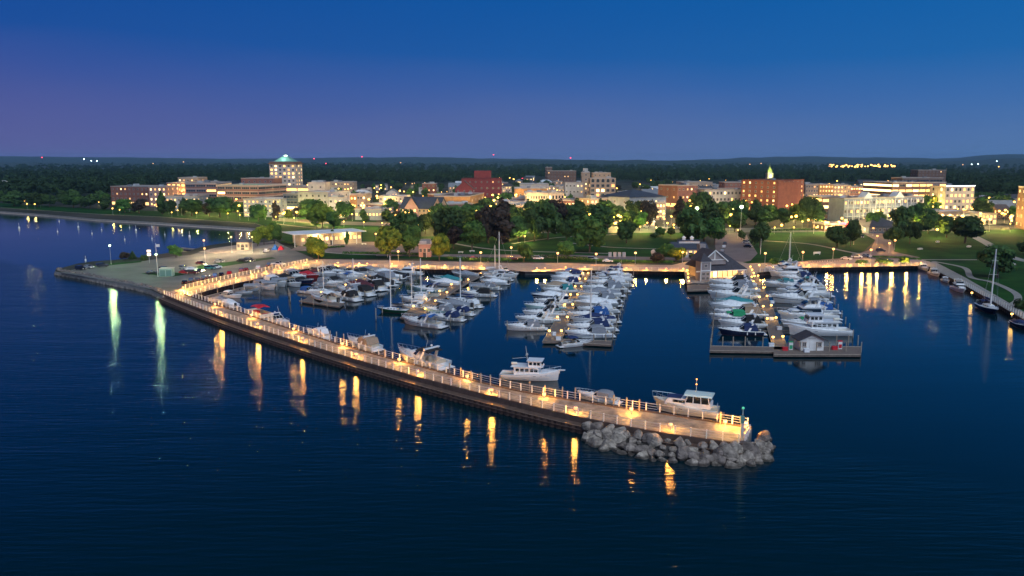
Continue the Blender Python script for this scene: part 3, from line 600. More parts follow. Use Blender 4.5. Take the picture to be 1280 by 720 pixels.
PILEM = {}
PILES_ = []
def pile(p, h, where, r=0.15):
    k = round(h, 1)
    if k not in PILEM: b = MB(); b.tube((0, 0, -2.5), (0, 0, h), r, r*.9, 8); b.tube((0, 0, h), (0, 0, h+.12), r*1.05, r*.2, 8); PILEM[k] = b.mesh('mooring_pile', PILE)
    o = link('mooring_pile', PILEM[k]); o.location = (p.x, p.y, 0); tag(o, 'weathered timber mooring pile '+where, 'mooring pile', 'mooring piles '+where); return o
PN = ['first pier', 'sailboat pier', 'middle pier', 'fuel pier']
p1, L1, R1 = pier('pier', 'plank pier nearest the parking lot, with a few lit yellow lamps', ((484, 337), (458, 347), (430, 359), (386, 372)), ((496, 337), (474, 346), (446, 359), (400, 379)))
p2, L2, R2 = pier('pier', 'plank pier beside the green-hulled sailboat, second from the parking lot', ((600, 340), (572, 353), (544, 369), (508, 389)), ((612, 340), (586, 353), (560, 369), (530, 394)))
p3, L3, R3 = pier('pier', 'middle plank pier packed with white cruisers on both sides', ((729, 341), (706, 381), (678, 427)), ((738, 341), (719, 381), (701, 427)))
p4, L4, R4 = pier('pier', 'plank pier running out from the clubhouse to the fuel dock', ((937, 347), (953, 390), (967, 437)), ((948, 345), (968, 390), (985, 436)))
_, La, Ra = pier('pier', 'plank crosspiece with the small white fuel hut at the end of the fuel pier', ((967, 443.5), (1076, 443.5)), ((967, 433), (1076, 433.5)))
_, Lb, Rb = pier('pier', 'narrow empty plank arm at the outer end left of the fuel pier', ((887, 438.5), (967, 439.5)), ((888, 432.5), (967, 434)))
pier('pier', 'short plank arm closing the outer end of the middle pier behind the blue-striped boat', ((701, 428), (764, 431)), ((702, 424), (765, 426.5)))
pier('pier', 'short plank head at the outer end of the first pier', ((374, 376), (424, 383.5)), ((384, 372.5), (430, 379.5)))
pier('pier', 'short plank finger under the bow of the white cruiser on the sailboat pier', ((500, 397), (516, 400)), ((506, 391), (528, 393)))
pier('pier', 'low plank platform along the water side of the sloping harbour walk', ((258, 374), (300, 364.5), (345, 353.5), (384, 344)), ((256, 370.5), (300, 360), (345, 349.5), (384, 341)))
pier('pier', 'boarding platform with wooden steps at the clubhouse', ((859, 363), (893, 362)), ((859, 356), (893, 355)), 1.0)
pier('jetty', 'long low white-posted jetty beside the boat ramp', ((211, 311.5), (256, 320.5)), ((213, 310.5), (258, 319)), 0.7, 'jetty')
pier('jetty', 'shorter low jetty behind the long one at the boat ramp', ((226, 310.3), (262, 314)), ((227, 309.5), (263, 313)), 0.7, 'jetty')
def gl(o, L_, R_, ts, side, z=.75, i0=0, pn=''):
    for t in ts:
        q = along(L_ if side < 0 else R_, t)
def fingers(o, A, side, rows, L_):
    for cy in rows:
        Y = P(640, cy, .6).y; pt = min(A, key=lambda q: abs(q.y-Y)); pt2 = sorted(A, key=lambda q: abs(q.y-Y))[1]; f = (Y-pt.y)/(pt2.y-pt.y) if abs(pt2.y-pt.y) > 1e-6 else 0; x = pt.x+(pt2.x-pt.x)*f
        finger(o, Vector((x, Y, 0)), Vector((side, 0.0, 0)), L_)
fingers(p4, L4, -1, (413.5, 403, 391.5, 378, 369.5, 355.5), 11); fingers(p4, R4, 1, (413, 396, 384.5, 367, 354), 13)
fingers(p3, L3, -1, (406.5, 391.5, 377.5, 363.5, 353), 10); fingers(p3, R3, 1, (418, 401.5, 388, 374.5, 362, 350), 12)
fingers(p2, L2, -1, (382, 368.5, 355), 8); fingers(p2, R2, 1, (397, 388.5, 366, 353), 9); fingers(p1, R1, 1, (371, 358.5, 350), 8)
for (LL, RR, nm, ts) in ((L1, R1, 0, (.1, .22, .36, .5, .66, .9)), (L2, R2, 1, (.12, .3, .45, .62, .8, .95)), (L3, R3, 2, (.06, .18, .33, .47, .62, .78, .93)), (L4, R4, 3, (.04, .14, .28, .42, .56, .72, .92))):
    for i, t in enumerate(ts):
        for s, A, w in ((-1, LL, 'parking-lot'), (1, RR, 'clubhouse')):
            if nm < 2 and (i+s) % 3 == 0 and i > 0 and i < 4: continue
            a_ = along(A, t); c_ = along(RR if s < 0 else LL, t); q = a_.lerp(c_, .14); q.z = .75
            w2_ = w if nm < 3 else ('clubhouse' if s < 0 else 'open-water')
            lamp_at('dock', q, 'small yellow lamp on the %s, %s from its outer end, %s edge' % (PN[nm], ORD(len(ts)-1-i), w2_), 'yellow lamps on the piers')

q = P(927, 551.5, DZ); o = empty('harbour_light', q); tag(o, 'tall white harbour light post with a teal box at the breakwater tip', 'light post')
b = MB(); b.box((0, 0, 1.6), (.4, .4, 3.2)); b.build('post', POLE, o); b = MB(); b.box((-.1, -.05, 3.5), (.6, .6, 1.1)); b.build('box', mat('teal_box', (.05, .22, .24), .5), o)
b = MB(); b.tube((0, 0, 4.2), (0, 0, 5.2), .08, .06, 6); b.build('mast', POLE, o); b = MB(); b.ball((0, 0, 5.3), .22, 8, 5); b.build('lens', mat('green_lens', (.1, .9, .5), emit=(.3, 1, .6), es=.25), o)
lamp_at('bollard', P(932, 535.5, DZ), 'bright lamp at the very corner of the breakwater tip', 'lamps along the breakwater')
eb_ = [P(931, 553.5, DZ), P(938.5, 537.5, DZ)]; railing('railing', [Vector((p.x, p.y, 0)) for p in eb_], DZ, 1.6, 'short white railing closing the tip of the breakwater')
# ================================================================ boats (bow along +x, waterline at z 0)
def hull_pts(L, B, hs, hb, full=2.3, rake=0.10, ns=13):
    st = []
    for i in range(ns):
        t = i/(ns-1); x = -L/2+L*t
        bw = B/2*(0.92+0.08*sin(pi*min(t, .5)))*(1-max(0, (t-.42)/.58)**full); h = hs+(hb-hs)*t**1.8
        if i == ns-1: bw = 0.03
        xk = x-rake*L*max(0, (t-.6)/.4)**1.5
        st.append((t, x, xk, bw, h))
    return st
def make_hull(root, L, B, hs, hb, hm, full=2.3, stripe=None, boot=BURG, cockpit=0.42, sole=0.55, sole_m=None, crown=0.18, rake=0.10):
    st = hull_pts(L, B, hs, hb, full, rake); rings = []
    for t, x, xk, w, h in st:
        xm = (x+xk)/2; c = 0.80-0.25*max(0, t-.5)
        half = [(xk-.02*L*t, 0.0, -.55), (xk, w*c*.85, -.18), (xk, w*c*.93, .06), (xm*.5+xk*.5, w*(c+.04), .2), (xm, w*.97, h*.62), (xm*.4+x*.6, w*1.0, h*.72), (x, w, h)]
        rings.append([(p[0], -p[1], p[2]) for p in half[::-1]]+[(p[0], p[1], p[2]) for p in half[1:]])
    b = MB(); n = len(rings[0]); vs = [p for r in rings for p in r]; fs, ms = [], []
    for k in range(len(rings)-1):
        for i in range(n-1):
            d = min(i, n-2-i); fs.append((k*n+i, (k+1)*n+i, (k+1)*n+i+1, k*n+i+1)); ms.append(2 if d >= 4 else (1 if (d == 1 and stripe) else 0))
    b.v = vs; b.f = fs; b.m = ms
    b.f.append(tuple(range(n))); b.m.append(0)
    h = b.build('hull', [hm, stripe or hm, boot], root)
    for p in h.data.polygons: p.use_smooth = True
    # deck
    d = MB(); kc = [i for i, s in enumerate(st) if s[0] >= cockpit-1e-6]; k0 = kc[0]
    for k in range(len(st)-1):
        t, x, xk, w, hh = st[k]; t2, x2, _, w_, h2 = st[k+1]
        if k >= k0:
            for s in (-1, 1):
                a = [(x, 0, hh+crown), (x2, 0, h2+crown*(1-t2)), (x2, s*w_*.6, h2+crown*.7*(1-t2)+.02), (x, s*w*.6, hh+crown*.7)]
                c2 = [(x, s*w*.6, hh+crown*.7), (x2, s*w_*.6, h2+crown*.7*(1-t2)+.02), (x2, s*w_, h2), (x, s*w, hh)]
                for q in (a, c2): d.add(q, [(0, 1, 2, 3) if s > 0 else (3, 2, 1, 0)])
        else:
            gi = 0.82
            for s in (-1, 1):
                f = lambda q: q if s > 0 else q[::-1]
                d.add(f([(x, s*w*gi, hh), (x2, s*w_*gi, h2), (x2, s*w_, h2), (x, s*w, hh)]), [(0, 1, 2, 3)])
                d.add(f([(x, s*w*gi, sole), (x2, s*w_*gi, sole), (x2, s*w_*gi, h2), (x, s*w*gi, hh)]), [(0, 1, 2, 3)])
            d.add([(x, -w*gi, sole), (x2, -w_*gi, sole), (x2, w_*gi, sole), (x, w*gi, sole)], [(0, 1, 2, 3)], 1)
    if k0 > 0:
        t, x, xk, w, hh = st[k0]; d.add([(x, -w*.82, sole), (x, w*.82, sole), (x, w*.6, hh+crown*.7), (x, 0, hh+crown), (x, -w*.6, hh+crown*.7)], [(0, 1, 2, 3, 4)])
    d.build('deck', [WHITE if hm is not CREAM else CREAM, sole_m or BEIGE], root)
    # rub rail
    r = MB()
    for s in (-1, 1):
        for k in range(len(st)-1): r.tube((st[k][1], s*st[k][3]*1.005, st[k][4]-.03), (st[k+1][1], s*st[k+1][3]*1.005, st[k+1][4]-.03), .045, n=4, cap=False)
    r.build('rub_rail', STEEL, root)
    return st
def at(st, t):
    for a, b in zip(st, st[1:]):
        if t <= b[0]: f = (t-a[0])/(b[0]-a[0]); return [a[i]+(b[i]-a[i])*f for i in range(5)]
    return st[-1]
def bow_rail(root, st, t0, h=.62):
    b = MB(); pts = []
    for i in range(8):
        t = t0+(1-t0)*i/7; s = at(st, t); pts.append(s)
    for sg in (-1, 1):
        prev = None
        for s in pts:
            top = (s[1]+.12, sg*(s[3]*.9), s[4]+h); b.tube((s[1], sg*s[3]*.92, s[4]), top, .022, n=4)
            if prev: b.tube(prev, top, .03, n=4)
            prev = top
    b.build('bow_rail', STEEL, root)
def screen(root, x0, w0, z0, x1, w1, z1, th=.0, side=1.2, name='windshield'):
    """raked wraparound windshield: front pane and two side panes between a lower and an upper line"""
    b = MB(); f = MB()
    lo = [(x0-side, w0*1.06, z0-.05), (x0, w0*.72, z0), (x0+.15, 0, z0+.02), (x0, -w0*.72, z0), (x0-side, -w0*1.06, z0-.05)]
    hi = [(x1-side*.6, w1, z1-.1), (x1, w1*.66, z1), (x1+.1, 0, z1+.02), (x1, -w1*.66, z1), (x1-side*.6, -w1, z1-.1)]
    for i in range(4): b.add([lo[i], lo[i+1], hi[i+1], hi[i]], [(0, 1, 2, 3)])
    for i in range(4): f.tube(hi[i], hi[i+1], .045, n=4)
    for i in range(5): f.tube(lo[i], hi[i], .035, n=4)
    o = b.build(name, DKGLASS, root); f.build('windshield_frame', WHITE, o)
def arch(root, x, w, z0, z1, lean=.9, m=None):
    b = MB()
    for s in (-1, 1):
        b.hexa([(x-.30, s*w, z0), (x+.30, s*w, z0), (x+.30, s*(w-.12), z0), (x-.30, s*(w-.12), z0), (x-lean-.2, s*w*.86, z1), (x-lean+.2, s*w*.86, z1), (x-lean+.2, s*(w*.86-.12), z1), (x-lean-.2, s*(w*.86-.12), z1)])
    b.box((x-lean, 0, z1), (.5, w*1.8, .14)); b.tube((x-lean, 0, z1), (x-lean, 0, z1+.3), .05, n=5); b.ball((x-lean, 0, z1+.38), .2, 8, 4, sz=.6)
    b.tube((x-lean, w*.7, z1), (x-lean-.5, w*.7, z1+1.6), .02, n=4); b.build('radar_arch', m or WHITE, root)
def canopy(root, x0, x1, w, z0, z1, m, back=True, name='canopy'):
    b = MB(); rings = []
    for i in range(5):
        t = i/4; x = x0+(x1-x0)*t; zz = z1-.16*(2*t-1)**2; rings.append([(x, w*.98, zz-.22), (x, w*.7, zz-.03), (x, 0, zz+.05), (x, -w*.7, zz-.03), (x, -w*.98, zz-.22), (x, -w*.95, zz-.28), (x, 0, zz-.02), (x, w*.95, zz-.28)])
    b.loft(rings)
    if back:
        b.hexa([(x0-.5, -w, z0), (x0-.42, -w, z0), (x0-.42, w, z0), (x0-.5, w, z0), (x0, -w*.9, z1-.25), (x0+.08, -w*.9, z1-.25), (x0+.08, w*.9, z1-.25), (x0, w*.9, z1-.25)])
        for s in (-1, 1): b.hexa([(x0-.5, s*w, z0), (x1, s*w, z0), (x1, s*(w-.06), z0), (x0-.5, s*(w-.06), z0), (x0, s*w*.96, z1-.3), (x1, s*w*.96, z1-.3), (x1, s*(w*.96-.06), z1-.3), (x0, s*(w*.96-.06), z1-.3)])
    b.build(name, m, root, False)
def ports(root, st, ts, z=.72, ln=.55):
    b = MB()
    for t in ts:
        s = at(st, t); s2 = at(st, min(1, t+.03))
        for sg in (-1, 1):
            a = atan2(s2[3]-s[3], s2[1]-s[1])*sg; b.box((s[1]-.15, sg*(s[3]*.985+.012), s[4]*z), (ln, .05, .16), a)
    b.build('portlight', DKGLASS, root)
def seats(root, L, z, n=2):
    b = MB(); b.box((-L*.40, 0, z+.25), (.6, 2.0, .5)); b.box((-L*.40-.3, 0, z+.5), (.14, 2.0, .5)); b.build('seat', BEIGE, root); b = MB()
    b.box((-L*.12, .7, z+.35), (.55, .6, .7)); b.box((-L*.12-.25, .7, z+.75), (.12, .6, .5)); b.build('seat', BEIGE, root); b = MB(); b.box((-L*.12, -.6, z+.35), (.5, .6, .7)); b.build('seat', BEIGE, root)
def platform(root, L, B, z=.28, m=None): b = MB(); b.box((-L/2-.4, 0, z), (.9, B*.84, .12)); b.build('swim_platform', m or WHITE, root)
def cruiser(hm, cv, L=10.5, B=3.4, stripe=None, arch_on=True, hardtop=False, coverbow=False, back=True):
    r = empty('cruiser'); st = make_hull(r, L, B, 1.05, 1.65, hm, stripe=stripe, crown=.32); s5 = at(st, .5)
    b = MB(); s1, s2, s3 = at(st, .42), at(st, .62), at(st, .84)     # trunk cabin
    rings = []
    for t, k, zz in ((.42, .72, .62), (.55, .70, .58), (.68, .62, .45), (.78, .5, .27), (.86, .3, .06)):
        s = at(st, t); w = s[3]*k; rings.append([(s[1], w, s[4]), (s[1], w*.82, s[4]+zz), (s[1], 0, s[4]+zz+.1), (s[1], -w*.82, s[4]+zz), (s[1], -w, s[4])])
    b.loft(rings, closed=False, c0=True, c1=False); b.build('cabin', WHITE, r, True)
    h = MB(); s = at(st, .68); h.box((s[1], 0, s[4]+.57), (.55, .6, .06)); s = at(st, .56); h.box((s[1], 0, s[4]+.7), (.5, .5, .05)); h.build('hatch', DKGLASS, r)
    z0 = s5[4]+.45
    screen(r, s5[1]+.5, B*.42, z0, s5[1]-.6, B*.36, z0+.85)
    platform(r, L, B); seats(r, L, .55); bow_rail(r, st, .55); ports(r, st, (.5, .6, .7))
    if arch_on: arch(r, -L*.16, B*.47, 1.2, 2.85)
    if cv is not None:
        if hardtop: canopy(r, -L*.30, s5[1]-.5, B*.44, 1.2, 2.95, WHITE, back=False, name='hardtop')
        else: canopy(r, -L*.33, s5[1]-.6, B*.45, 1.25, 2.75, cv, back)
    fd = MB()
    for t_ in (.2, .38):
        s_ = at(st, t_)
        for sg in (-1, 1): fd = MB(); fd.tube((s_[1], sg*(s_[3]+.12), .35), (s_[1], sg*(s_[3]+.12), .95), .13, .13, 6); fd.build('fender', WHITE, r)
    if coverbow: canopy(r, s5[1]-.5, s5[1]+.9, B*.36, 1.6, 2.3, cv, False, 'bow_cover')
    return r
def yacht(hm, cv, L=13, B=4.2, stripe=None):
    r = empty('motor_yacht'); st = make_hull(r, L, B, 1.35, 2.1, hm, stripe=stripe, cockpit=.25, sole=.9, crown=.25)
    b = MB(); b.frus((-L*.24, L*.22, -B*.41, B*.41), (-L*.22, L*.10, -B*.37, B*.37), 1.4, 3.0); b.frus((L*.05, L*.34, -B*.34, B*.34), (L*.05, L*.27, -B*.28, B*.28), 1.6, 2.45); b.build('cabin', WHITE, r)
    g = MB(); g.frus((-L*.20, L*.185, -B*.415, B*.415), (-L*.19, L*.115, -B*.392, B*.392), 2.1, 2.8); g.frus((L*.08, L*.315, -B*.335, B*.335), (L*.09, L*.28, -B*.315, B*.315), 1.95, 2.25); g.build('window', DKGLASS, r)
    f = MB(); f.frus((-L*.30, L*.13, -B*.40, B*.40), (-L*.30, L*.12, -B*.42, B*.42), 3.0, 3.12); f.frus((-L*.20, L*.09, -B*.36, B*.36), (-L*.18, L*.04, -B*.33, B*.33), 3.12, 3.75); f.build('flybridge', WHITE, r)
    w = MB(); w.frus((-L*.0, L*.085, -B*.34, B*.34), (-L*.02, L*.03, -B*.30, B*.30), 3.75, 4.15); w.build('windscreen', DKGLASS, r)
    s = MB(); s.box((-L*.12, 0, 3.9), (.6, B*.5, .5)); s.build('seat', BEIGE, r); s = MB(); s.box((-L*.02, .5, 3.95), (.5, .5, .7)); s.build('seat', BEIGE, r)
    arch(r, -L*.12, B*.40, 3.1, 4.9, .8)
    if cv: canopy(r, -L*.26, -L*.02, B*.38, 3.6, 5.0, cv, False)
    platform(r, L, B, .4); bow_rail(r, st, .45, .75); ports(r, st, (.45, .55, .65, .74)); return r
def runabout(hm, cv, L=7.0, B=2.4, stripe=None, cover=False):
    r = empty('runabout'); st = make_hull(r, L, B, .8, 1.05, hm, stripe=stripe, cockpit=.02 if not cover else .5, sole=.4, crown=.14) if False else make_hull(r, L, B, .8, 1.05, hm, stripe=stripe, cockpit=.5, sole=.35, crown=.14)
    if cover:
        b = MB(); rings = []
        for t, k, zz in ((.02, .95, .25), (.2, .98, .45), (.4, .96, .75), (.52, .92, .85), (.66, .8, .45), (.85, .6, .2), (.97, .2, .1)):
            s = at(st, t); w = s[3]*k+.04; rings.append([(s[1], w, s[4]-.08), (s[1], w*.75, s[4]+zz*.6), (s[1], 0, s[4]+zz), (s[1], -w*.75, s[4]+zz*.6), (s[1], -w, s[4]-.08)])
        b.loft(rings, closed=False); b.build('cover', cv, r, True)
    else:
        seats(r, L*.9, .35); s5 = at(st, .5); screen(r, s5[1]+.2, B*.42, s5[4]+.1, s5[1]-.35, B*.36, s5[4]+.55, side=.9)
        if cv: canopy(r, -L*.30, s5[1]-.3, B*.43, 1.0, 2.05, cv, False)
    platform(r, L, B, .25); m = MB(); m.box((-L/2-.35, 0, .75), (.45, .4, .8)); m.box((-L/2-.4, 0, .1), (.2, .2, .9)); m.build('outboard_motor', DPOLE, r); bow_rail(r, st, .7, .3); return r
def sailboat(hm, cv, L=10, B=3.1, mast=13.0, stripe=None, sail=True):
    r = empty('sailboat'); st = make_hull(r, L, B, 1.0, 1.35, hm, full=1.8, stripe=stripe, cockpit=.3, sole=.55, crown=.14, rake=.16)
    b = MB(); rings = []
    for t, k, zz in ((.33, .62, .42), (.5, .62, .42), (.62, .58, .36), (.74, .48, .16)):
        s = at(st, t); w = s[3]*k; rings.append([(s[1], w, s[4]), (s[1], w*.88, s[4]+zz), (s[1], 0, s[4]+zz+.08), (s[1], -w*.88, s[4]+zz), (s[1], -w, s[4])])
    b.loft(rings, closed=False); b.build('cabin', WHITE, r)
    g = MB()
    for x in (-.08, .02, .12):
        s = at(st, .5+x)
        for sg in (-1, 1): g.box((s[1], sg*(s[3]*.60), s[4]+.22), (.6, .06, .16))
    g.build('window', DKGLASS, r)
    mx = L*.06; m = MB(); m.tube((mx, 0, 1.2), (mx, 0, mast), .17, .13, 7); m.tube((mx, -.9, mast*.6), (mx, .9, mast*.6), .03, n=4)
    m.tube((mx, -.6, mast*.82), (mx, .6, mast*.82), .025, n=4); m.tube((mx, 0, 2.3), (-L*.36, 0, 2.45), .08, n=6); m.build('mast', WPAINT, r)
    y = MB()
    for q in ((L*.49, 0, 1.4), (-L*.49, 0, 1.1)): y.tube(q, (mx, 0, mast-.2), .018, n=3)
    for sg in (-1, 1): y.tube((mx, sg*B*.45, 1.1), (mx, sg*.9, mast*.6), .015, n=3); y.tube((mx, sg*.9, mast*.6), (mx, 0, mast-.3), .015, n=3)
    y.build('stay', STEEL, r)
    if sail:
        f = MB(); rings = [[(mx-.15-(mx+L*.36)*t, .16*sin(pi*(.1+.85*t))*cos(a)+.05*cos(a), 2.62+.05*t+.28*sin(pi*(.15+.8*t))*sin(a)) for a in (0, 1.05, 2.1, 3.14, 4.19, 5.24)] for t in (0, .15, .4, .7, 1)]
        f.loft(rings); f.build('furled_sail', cv, r, True)
    canopy(r, -L*.34, -L*.14, B*.36, 1.1, 2.3, cv, False, 'sprayhood'); bow_rail(r, st, .8, .5)
    p = MB()
    for sg in (-1, 1): p.tube((-L*.46, sg*B*.38, 1), (-L*.46, sg*B*.38, 1.7), .025, n=4)
    p.tube((-L*.46, -B*.38, 1.7), (-L*.46, B*.38, 1.7), .025, n=4); p.build('stern_rail', STEEL, r); return r
def trawler(hm, cv=None, L=13.5, B=4.3, stripe=None):
    r = empty('trawler'); st = make_hull(r, L, B, 1.3, 2.5, hm, full=2.6, stripe=stripe, cockpit=.2, sole=.8, crown=.15, rake=.05)
    b = MB(); b.frus((-L*.26, L*.16, -B*.40, B*.40), (-L*.26, L*.15, -B*.38, B*.38), 1.4, 3.1); b.frus((-L*.02, L*.22, -B*.34, B*.34), (-L*.02, L*.18, -B*.33, B*.33), 3.1, 4.5); b.build('cabin', WHITE, r)
    rf = MB(); rf.box((-L*.10, 0, 3.14), (L*.42, B*.9, .1)); rf.box((L*.085, 0, 4.56), (L*.26, B*.8, .12)); rf.build('roof', WHITE, r)
    g = MB()
    for x in (-.2, -.12, -.04, .04, .11):
        for s in (-1, 1): g.box((L*x, s*B*.395, 2.45), (.75, .06, .6))
    for x in (.02, .09, .15):
        for s in (-1, 1): g.box((L*x, s*B*.337, 3.95), (.62, .06, .6))
    for y in (-1, 0, 1): g.box((L*.205, y*.85, 3.95), (.08, .7, .6), 0, 0, -.2)
    g.build('window', DKGLASS, r)
    m = MB(); m.tube((-L*.04, 0, 3.1), (-L*.08, 0, 7.6), .09, .05, 6); m.tube((-L*.07, 0, 5), (-L*.3, 0, 4.6), .05, n=5); m.box((-L*.06, 0, 5.6), (.5, .9, .1)); m.ball((-L*.06, 0, 5.85), .28, 8, 4, sz=.6); m.build('mast', POLE, r)
    d = MB(); d.loft([[(-L*.27+1.3*t-.7, .5*cos(a)*(1-.5*t)+0, 3.55+.3*sin(a)) for a in (0, 1.05, 2.1, 3.14, 4.2, 5.2)] for t in (0, .4, .8, 1)]); d.build('dinghy', CREAM, r, True)
    pu = MB(); pu.box((L*.52, 0, 2.5), (1.6, .7, .1)); pu.tube((L*.45, 0, 2.1), (L*.58, 0, 2.45), .05, n=5); pu.build('bowsprit', WHITE, r)
    bow_rail(r, st, .3, .85); ports(r, st, (.6, .7, .78), .7); return r
def picnic(hm, cv, L=11.0, B=3.8):
    """cabin boat with enclosed aft deck house under a pale hardtop"""
    r = empty('cabin_boat'); st = make_hull(r, L, B, 1.35, 2.3, hm, stripe=None, boot=BURG, cockpit=.2, sole=.9, crown=.2)
    b = MB(); b.frus((-L*.05, L*.30, -B*.36, B*.36), (-L*.05, L*.24, -B*.30, B*.30), 1.6, 2.75); b.build('cabin', WHITE, r)
    c = MB(); c.frus((L*.05, L*.27, -B*.31, B*.31), (L*.06, L*.25, -B*.29, B*.29), 2.76, 2.84); c.build('bow_cover', CANV['navy'], r)
    g = MB(); g.box((L*.05, 0, 2.3), (2.6, B*.70, .42)); g.frus((-L*.38, -L*.02, -B*.40, B*.40), (-L*.36, -L*.06, -B*.37, B*.37), 2.3, 3.45); g.build('window', DKGLASS, r)
    w = MB(); w.frus((-L*.40, -L*.02, -B*.41, B*.41), (-L*.40, -L*.02, -B*.41, B*.41), 1.5, 2.3)
    for x, xt in ((-.38, -.36), (-.26, -.25), (-.14, -.14), (-.02, -.06)):
        for s in (-1, 1): w.tube((L*x, s*B*.41, 2.3), (L*xt, s*B*.375, 3.45), .07, n=4)
    w.build('deck_house', WHITE, r)
    t = MB(); rings = [[(-L*.42+L*.42*q, B*.43, 3.45), (-L*.42+L*.42*q, B*.36, 3.68), (-L*.42+L*.42*q, 0, 3.78), (-L*.42+L*.42*q, -B*.36, 3.68), (-L*.42+L*.42*q, -B*.43, 3.45)] for q in (0, .1, .5, .9, 1)]; t.loft(rings); t.build('hardtop', mat('pale_green_top', (.55, .68, .66), .4), r)
    m = MB(); m.tube((-L*.16, 0, 3.7), (-L*.16, 0, 6.0), .05, n=5); m.build('mast', POLE, r); e = MB(); e.ball((-L*.16, 0, 6.05), .13, 8, 5); e.ball((-L*.16, .0, 5.2), .13, 8, 5); e.build('mast_light', mat('amber_light', (1, .4, .1), emit=(1, .25, .05), es=6), r)
    la = MB(); 
    for s in (-.3, .3): la.tube((-L*.5-.1, s, .3), (-L*.5+.2, s, 2.3), .04, n=4)
    for z in (.6, 1.0, 1.4, 1.8): la.tube((-L*.5, -.3, z), (-L*.5, .3, z), .03, n=4)
    la.build('ladder', STEEL, r); platform(r, L, B, .35, TEAK); bow_rail(r, st, .5, .9); ports(r, st, (.55, .66), .7); return r
def inflatable(hm, cv, L=4.2, B=1.9):
    r = empty('dinghy'); b = MB(); pts = [(-L/2, -B*.4), (0, -B*.42), (L*.3, -B*.33), (L*.46, 0), (L*.3, B*.33), (0, B*.42), (-L/2, B*.4)]
    for a, c in zip(pts, pts[1:]): b.tube((a[0], a[1], .3), (c[0], c[1], .3+(.12 if abs(c[1]) < .5 else 0)), .24, .24, 8)
    b.build('tube', hm, r, True); f = MB(); f.box((-L*.05, 0, .15), (L*.8, B*.7, .06)); f.box((-L*.48, 0, .35), (.08, B*.75, .5)); f.build('floor', CANV['grey'], r)
    s = MB(); s.box((-L*.1, 0, .45), (.4, B*.7, .08)); s.build('seat', TEAK, r); m = MB(); m.box((-L*.55, 0, .75), (.35, .3, .5)); m.box((-L*.55, 0, .3), (.12, .12, .7)); m.build('outboard_motor', DPOLE, r); return r
def pontoon(hm, cv, L=7.5, B=2.6):
    r = empty('pontoon_boat'); b = MB()
    for s in (-1, 1): b.tube((-L/2, s*B*.36, .1), (L*.42, s*B*.36, .1), .32, .32, 8); b.tube((L*.42, s*B*.36, .1), (L*.52, s*B*.36, .25), .32, .08, 8)
    b.build('pontoon', STEEL, r); d = MB(); d.box((0, 0, .5), (L*.95, B, .12)); d.build('deck', TEAK, r)
    f = MB(); f.box((L*.46, 0, .9), (.05, B, .7)); f.box((-L*.46, 0, .9), (.05, B, .7)); f.box((0, B*.48, .9), (L*.92, .05, .7)); f.box((0, -B*.48, .9), (L*.92, .05, .7)); f.build('fence_panel', hm, r)
    for q_, d_ in (((L*.3, .6, .8), (1.6, .7, .5)), ((L*.3, -.6, .8), (1.6, .7, .5)), ((-L*.3, 0, .8), (1.2, 1.8, .5)), ((0, .4, 1), (.6, .6, .9))): c = MB(); c.box(q_, d_); c.build('seat', cv, r)
    canopy(r, -L*.3, L*.12, B*.47, 1.2, 2.6, cv, False); return r
KINDS_ = dict(cruiser=cruiser, yacht=yacht, runabout=runabout, sailboat=sailboat, trawler=trawler, picnic=picnic, inflatable=inflatable, pontoon=pontoon)
NOMLEN = dict(cruiser=10.5, yacht=13, runabout=7, sailboat=10, trawler=13.5, picnic=11, inflatable=4.2, pontoon=7.5)
BP = {}
HM = dict(w=WHITE, n=NAVY, g=GREENH, c=CREAM, bl=mat('blue_gelcoat', (0.02, 0.09, 0.30), .25), gr=mat('grey_gelcoat', (0.3, 0.32, 0.34), .35), r=mat('red_gelcoat', (.35, .02, .02), .3), aq=mat('aqua_gelcoat', (.35, .55, .55), .3))
HW = dict(w='white', n='navy', g='dark green', c='cream', bl='blue', gr='grey', r='red', aq='pale aqua')
CW = dict(navy='navy canvas', black='black canvas', tan='tan canvas', grey='grey canvas', blue='bright blue canvas', teal='teal canvas', red='red canvas', green='green canvas', white='white canvas', maroon='maroon canvas')
NW = dict(cruiser='cruiser', yacht='flybridge motor yacht', runabout='runabout', sailboat='sailboat', trawler='trawler', picnic='cabin boat', inflatable='inflatable dinghy', pontoon='pontoon boat')
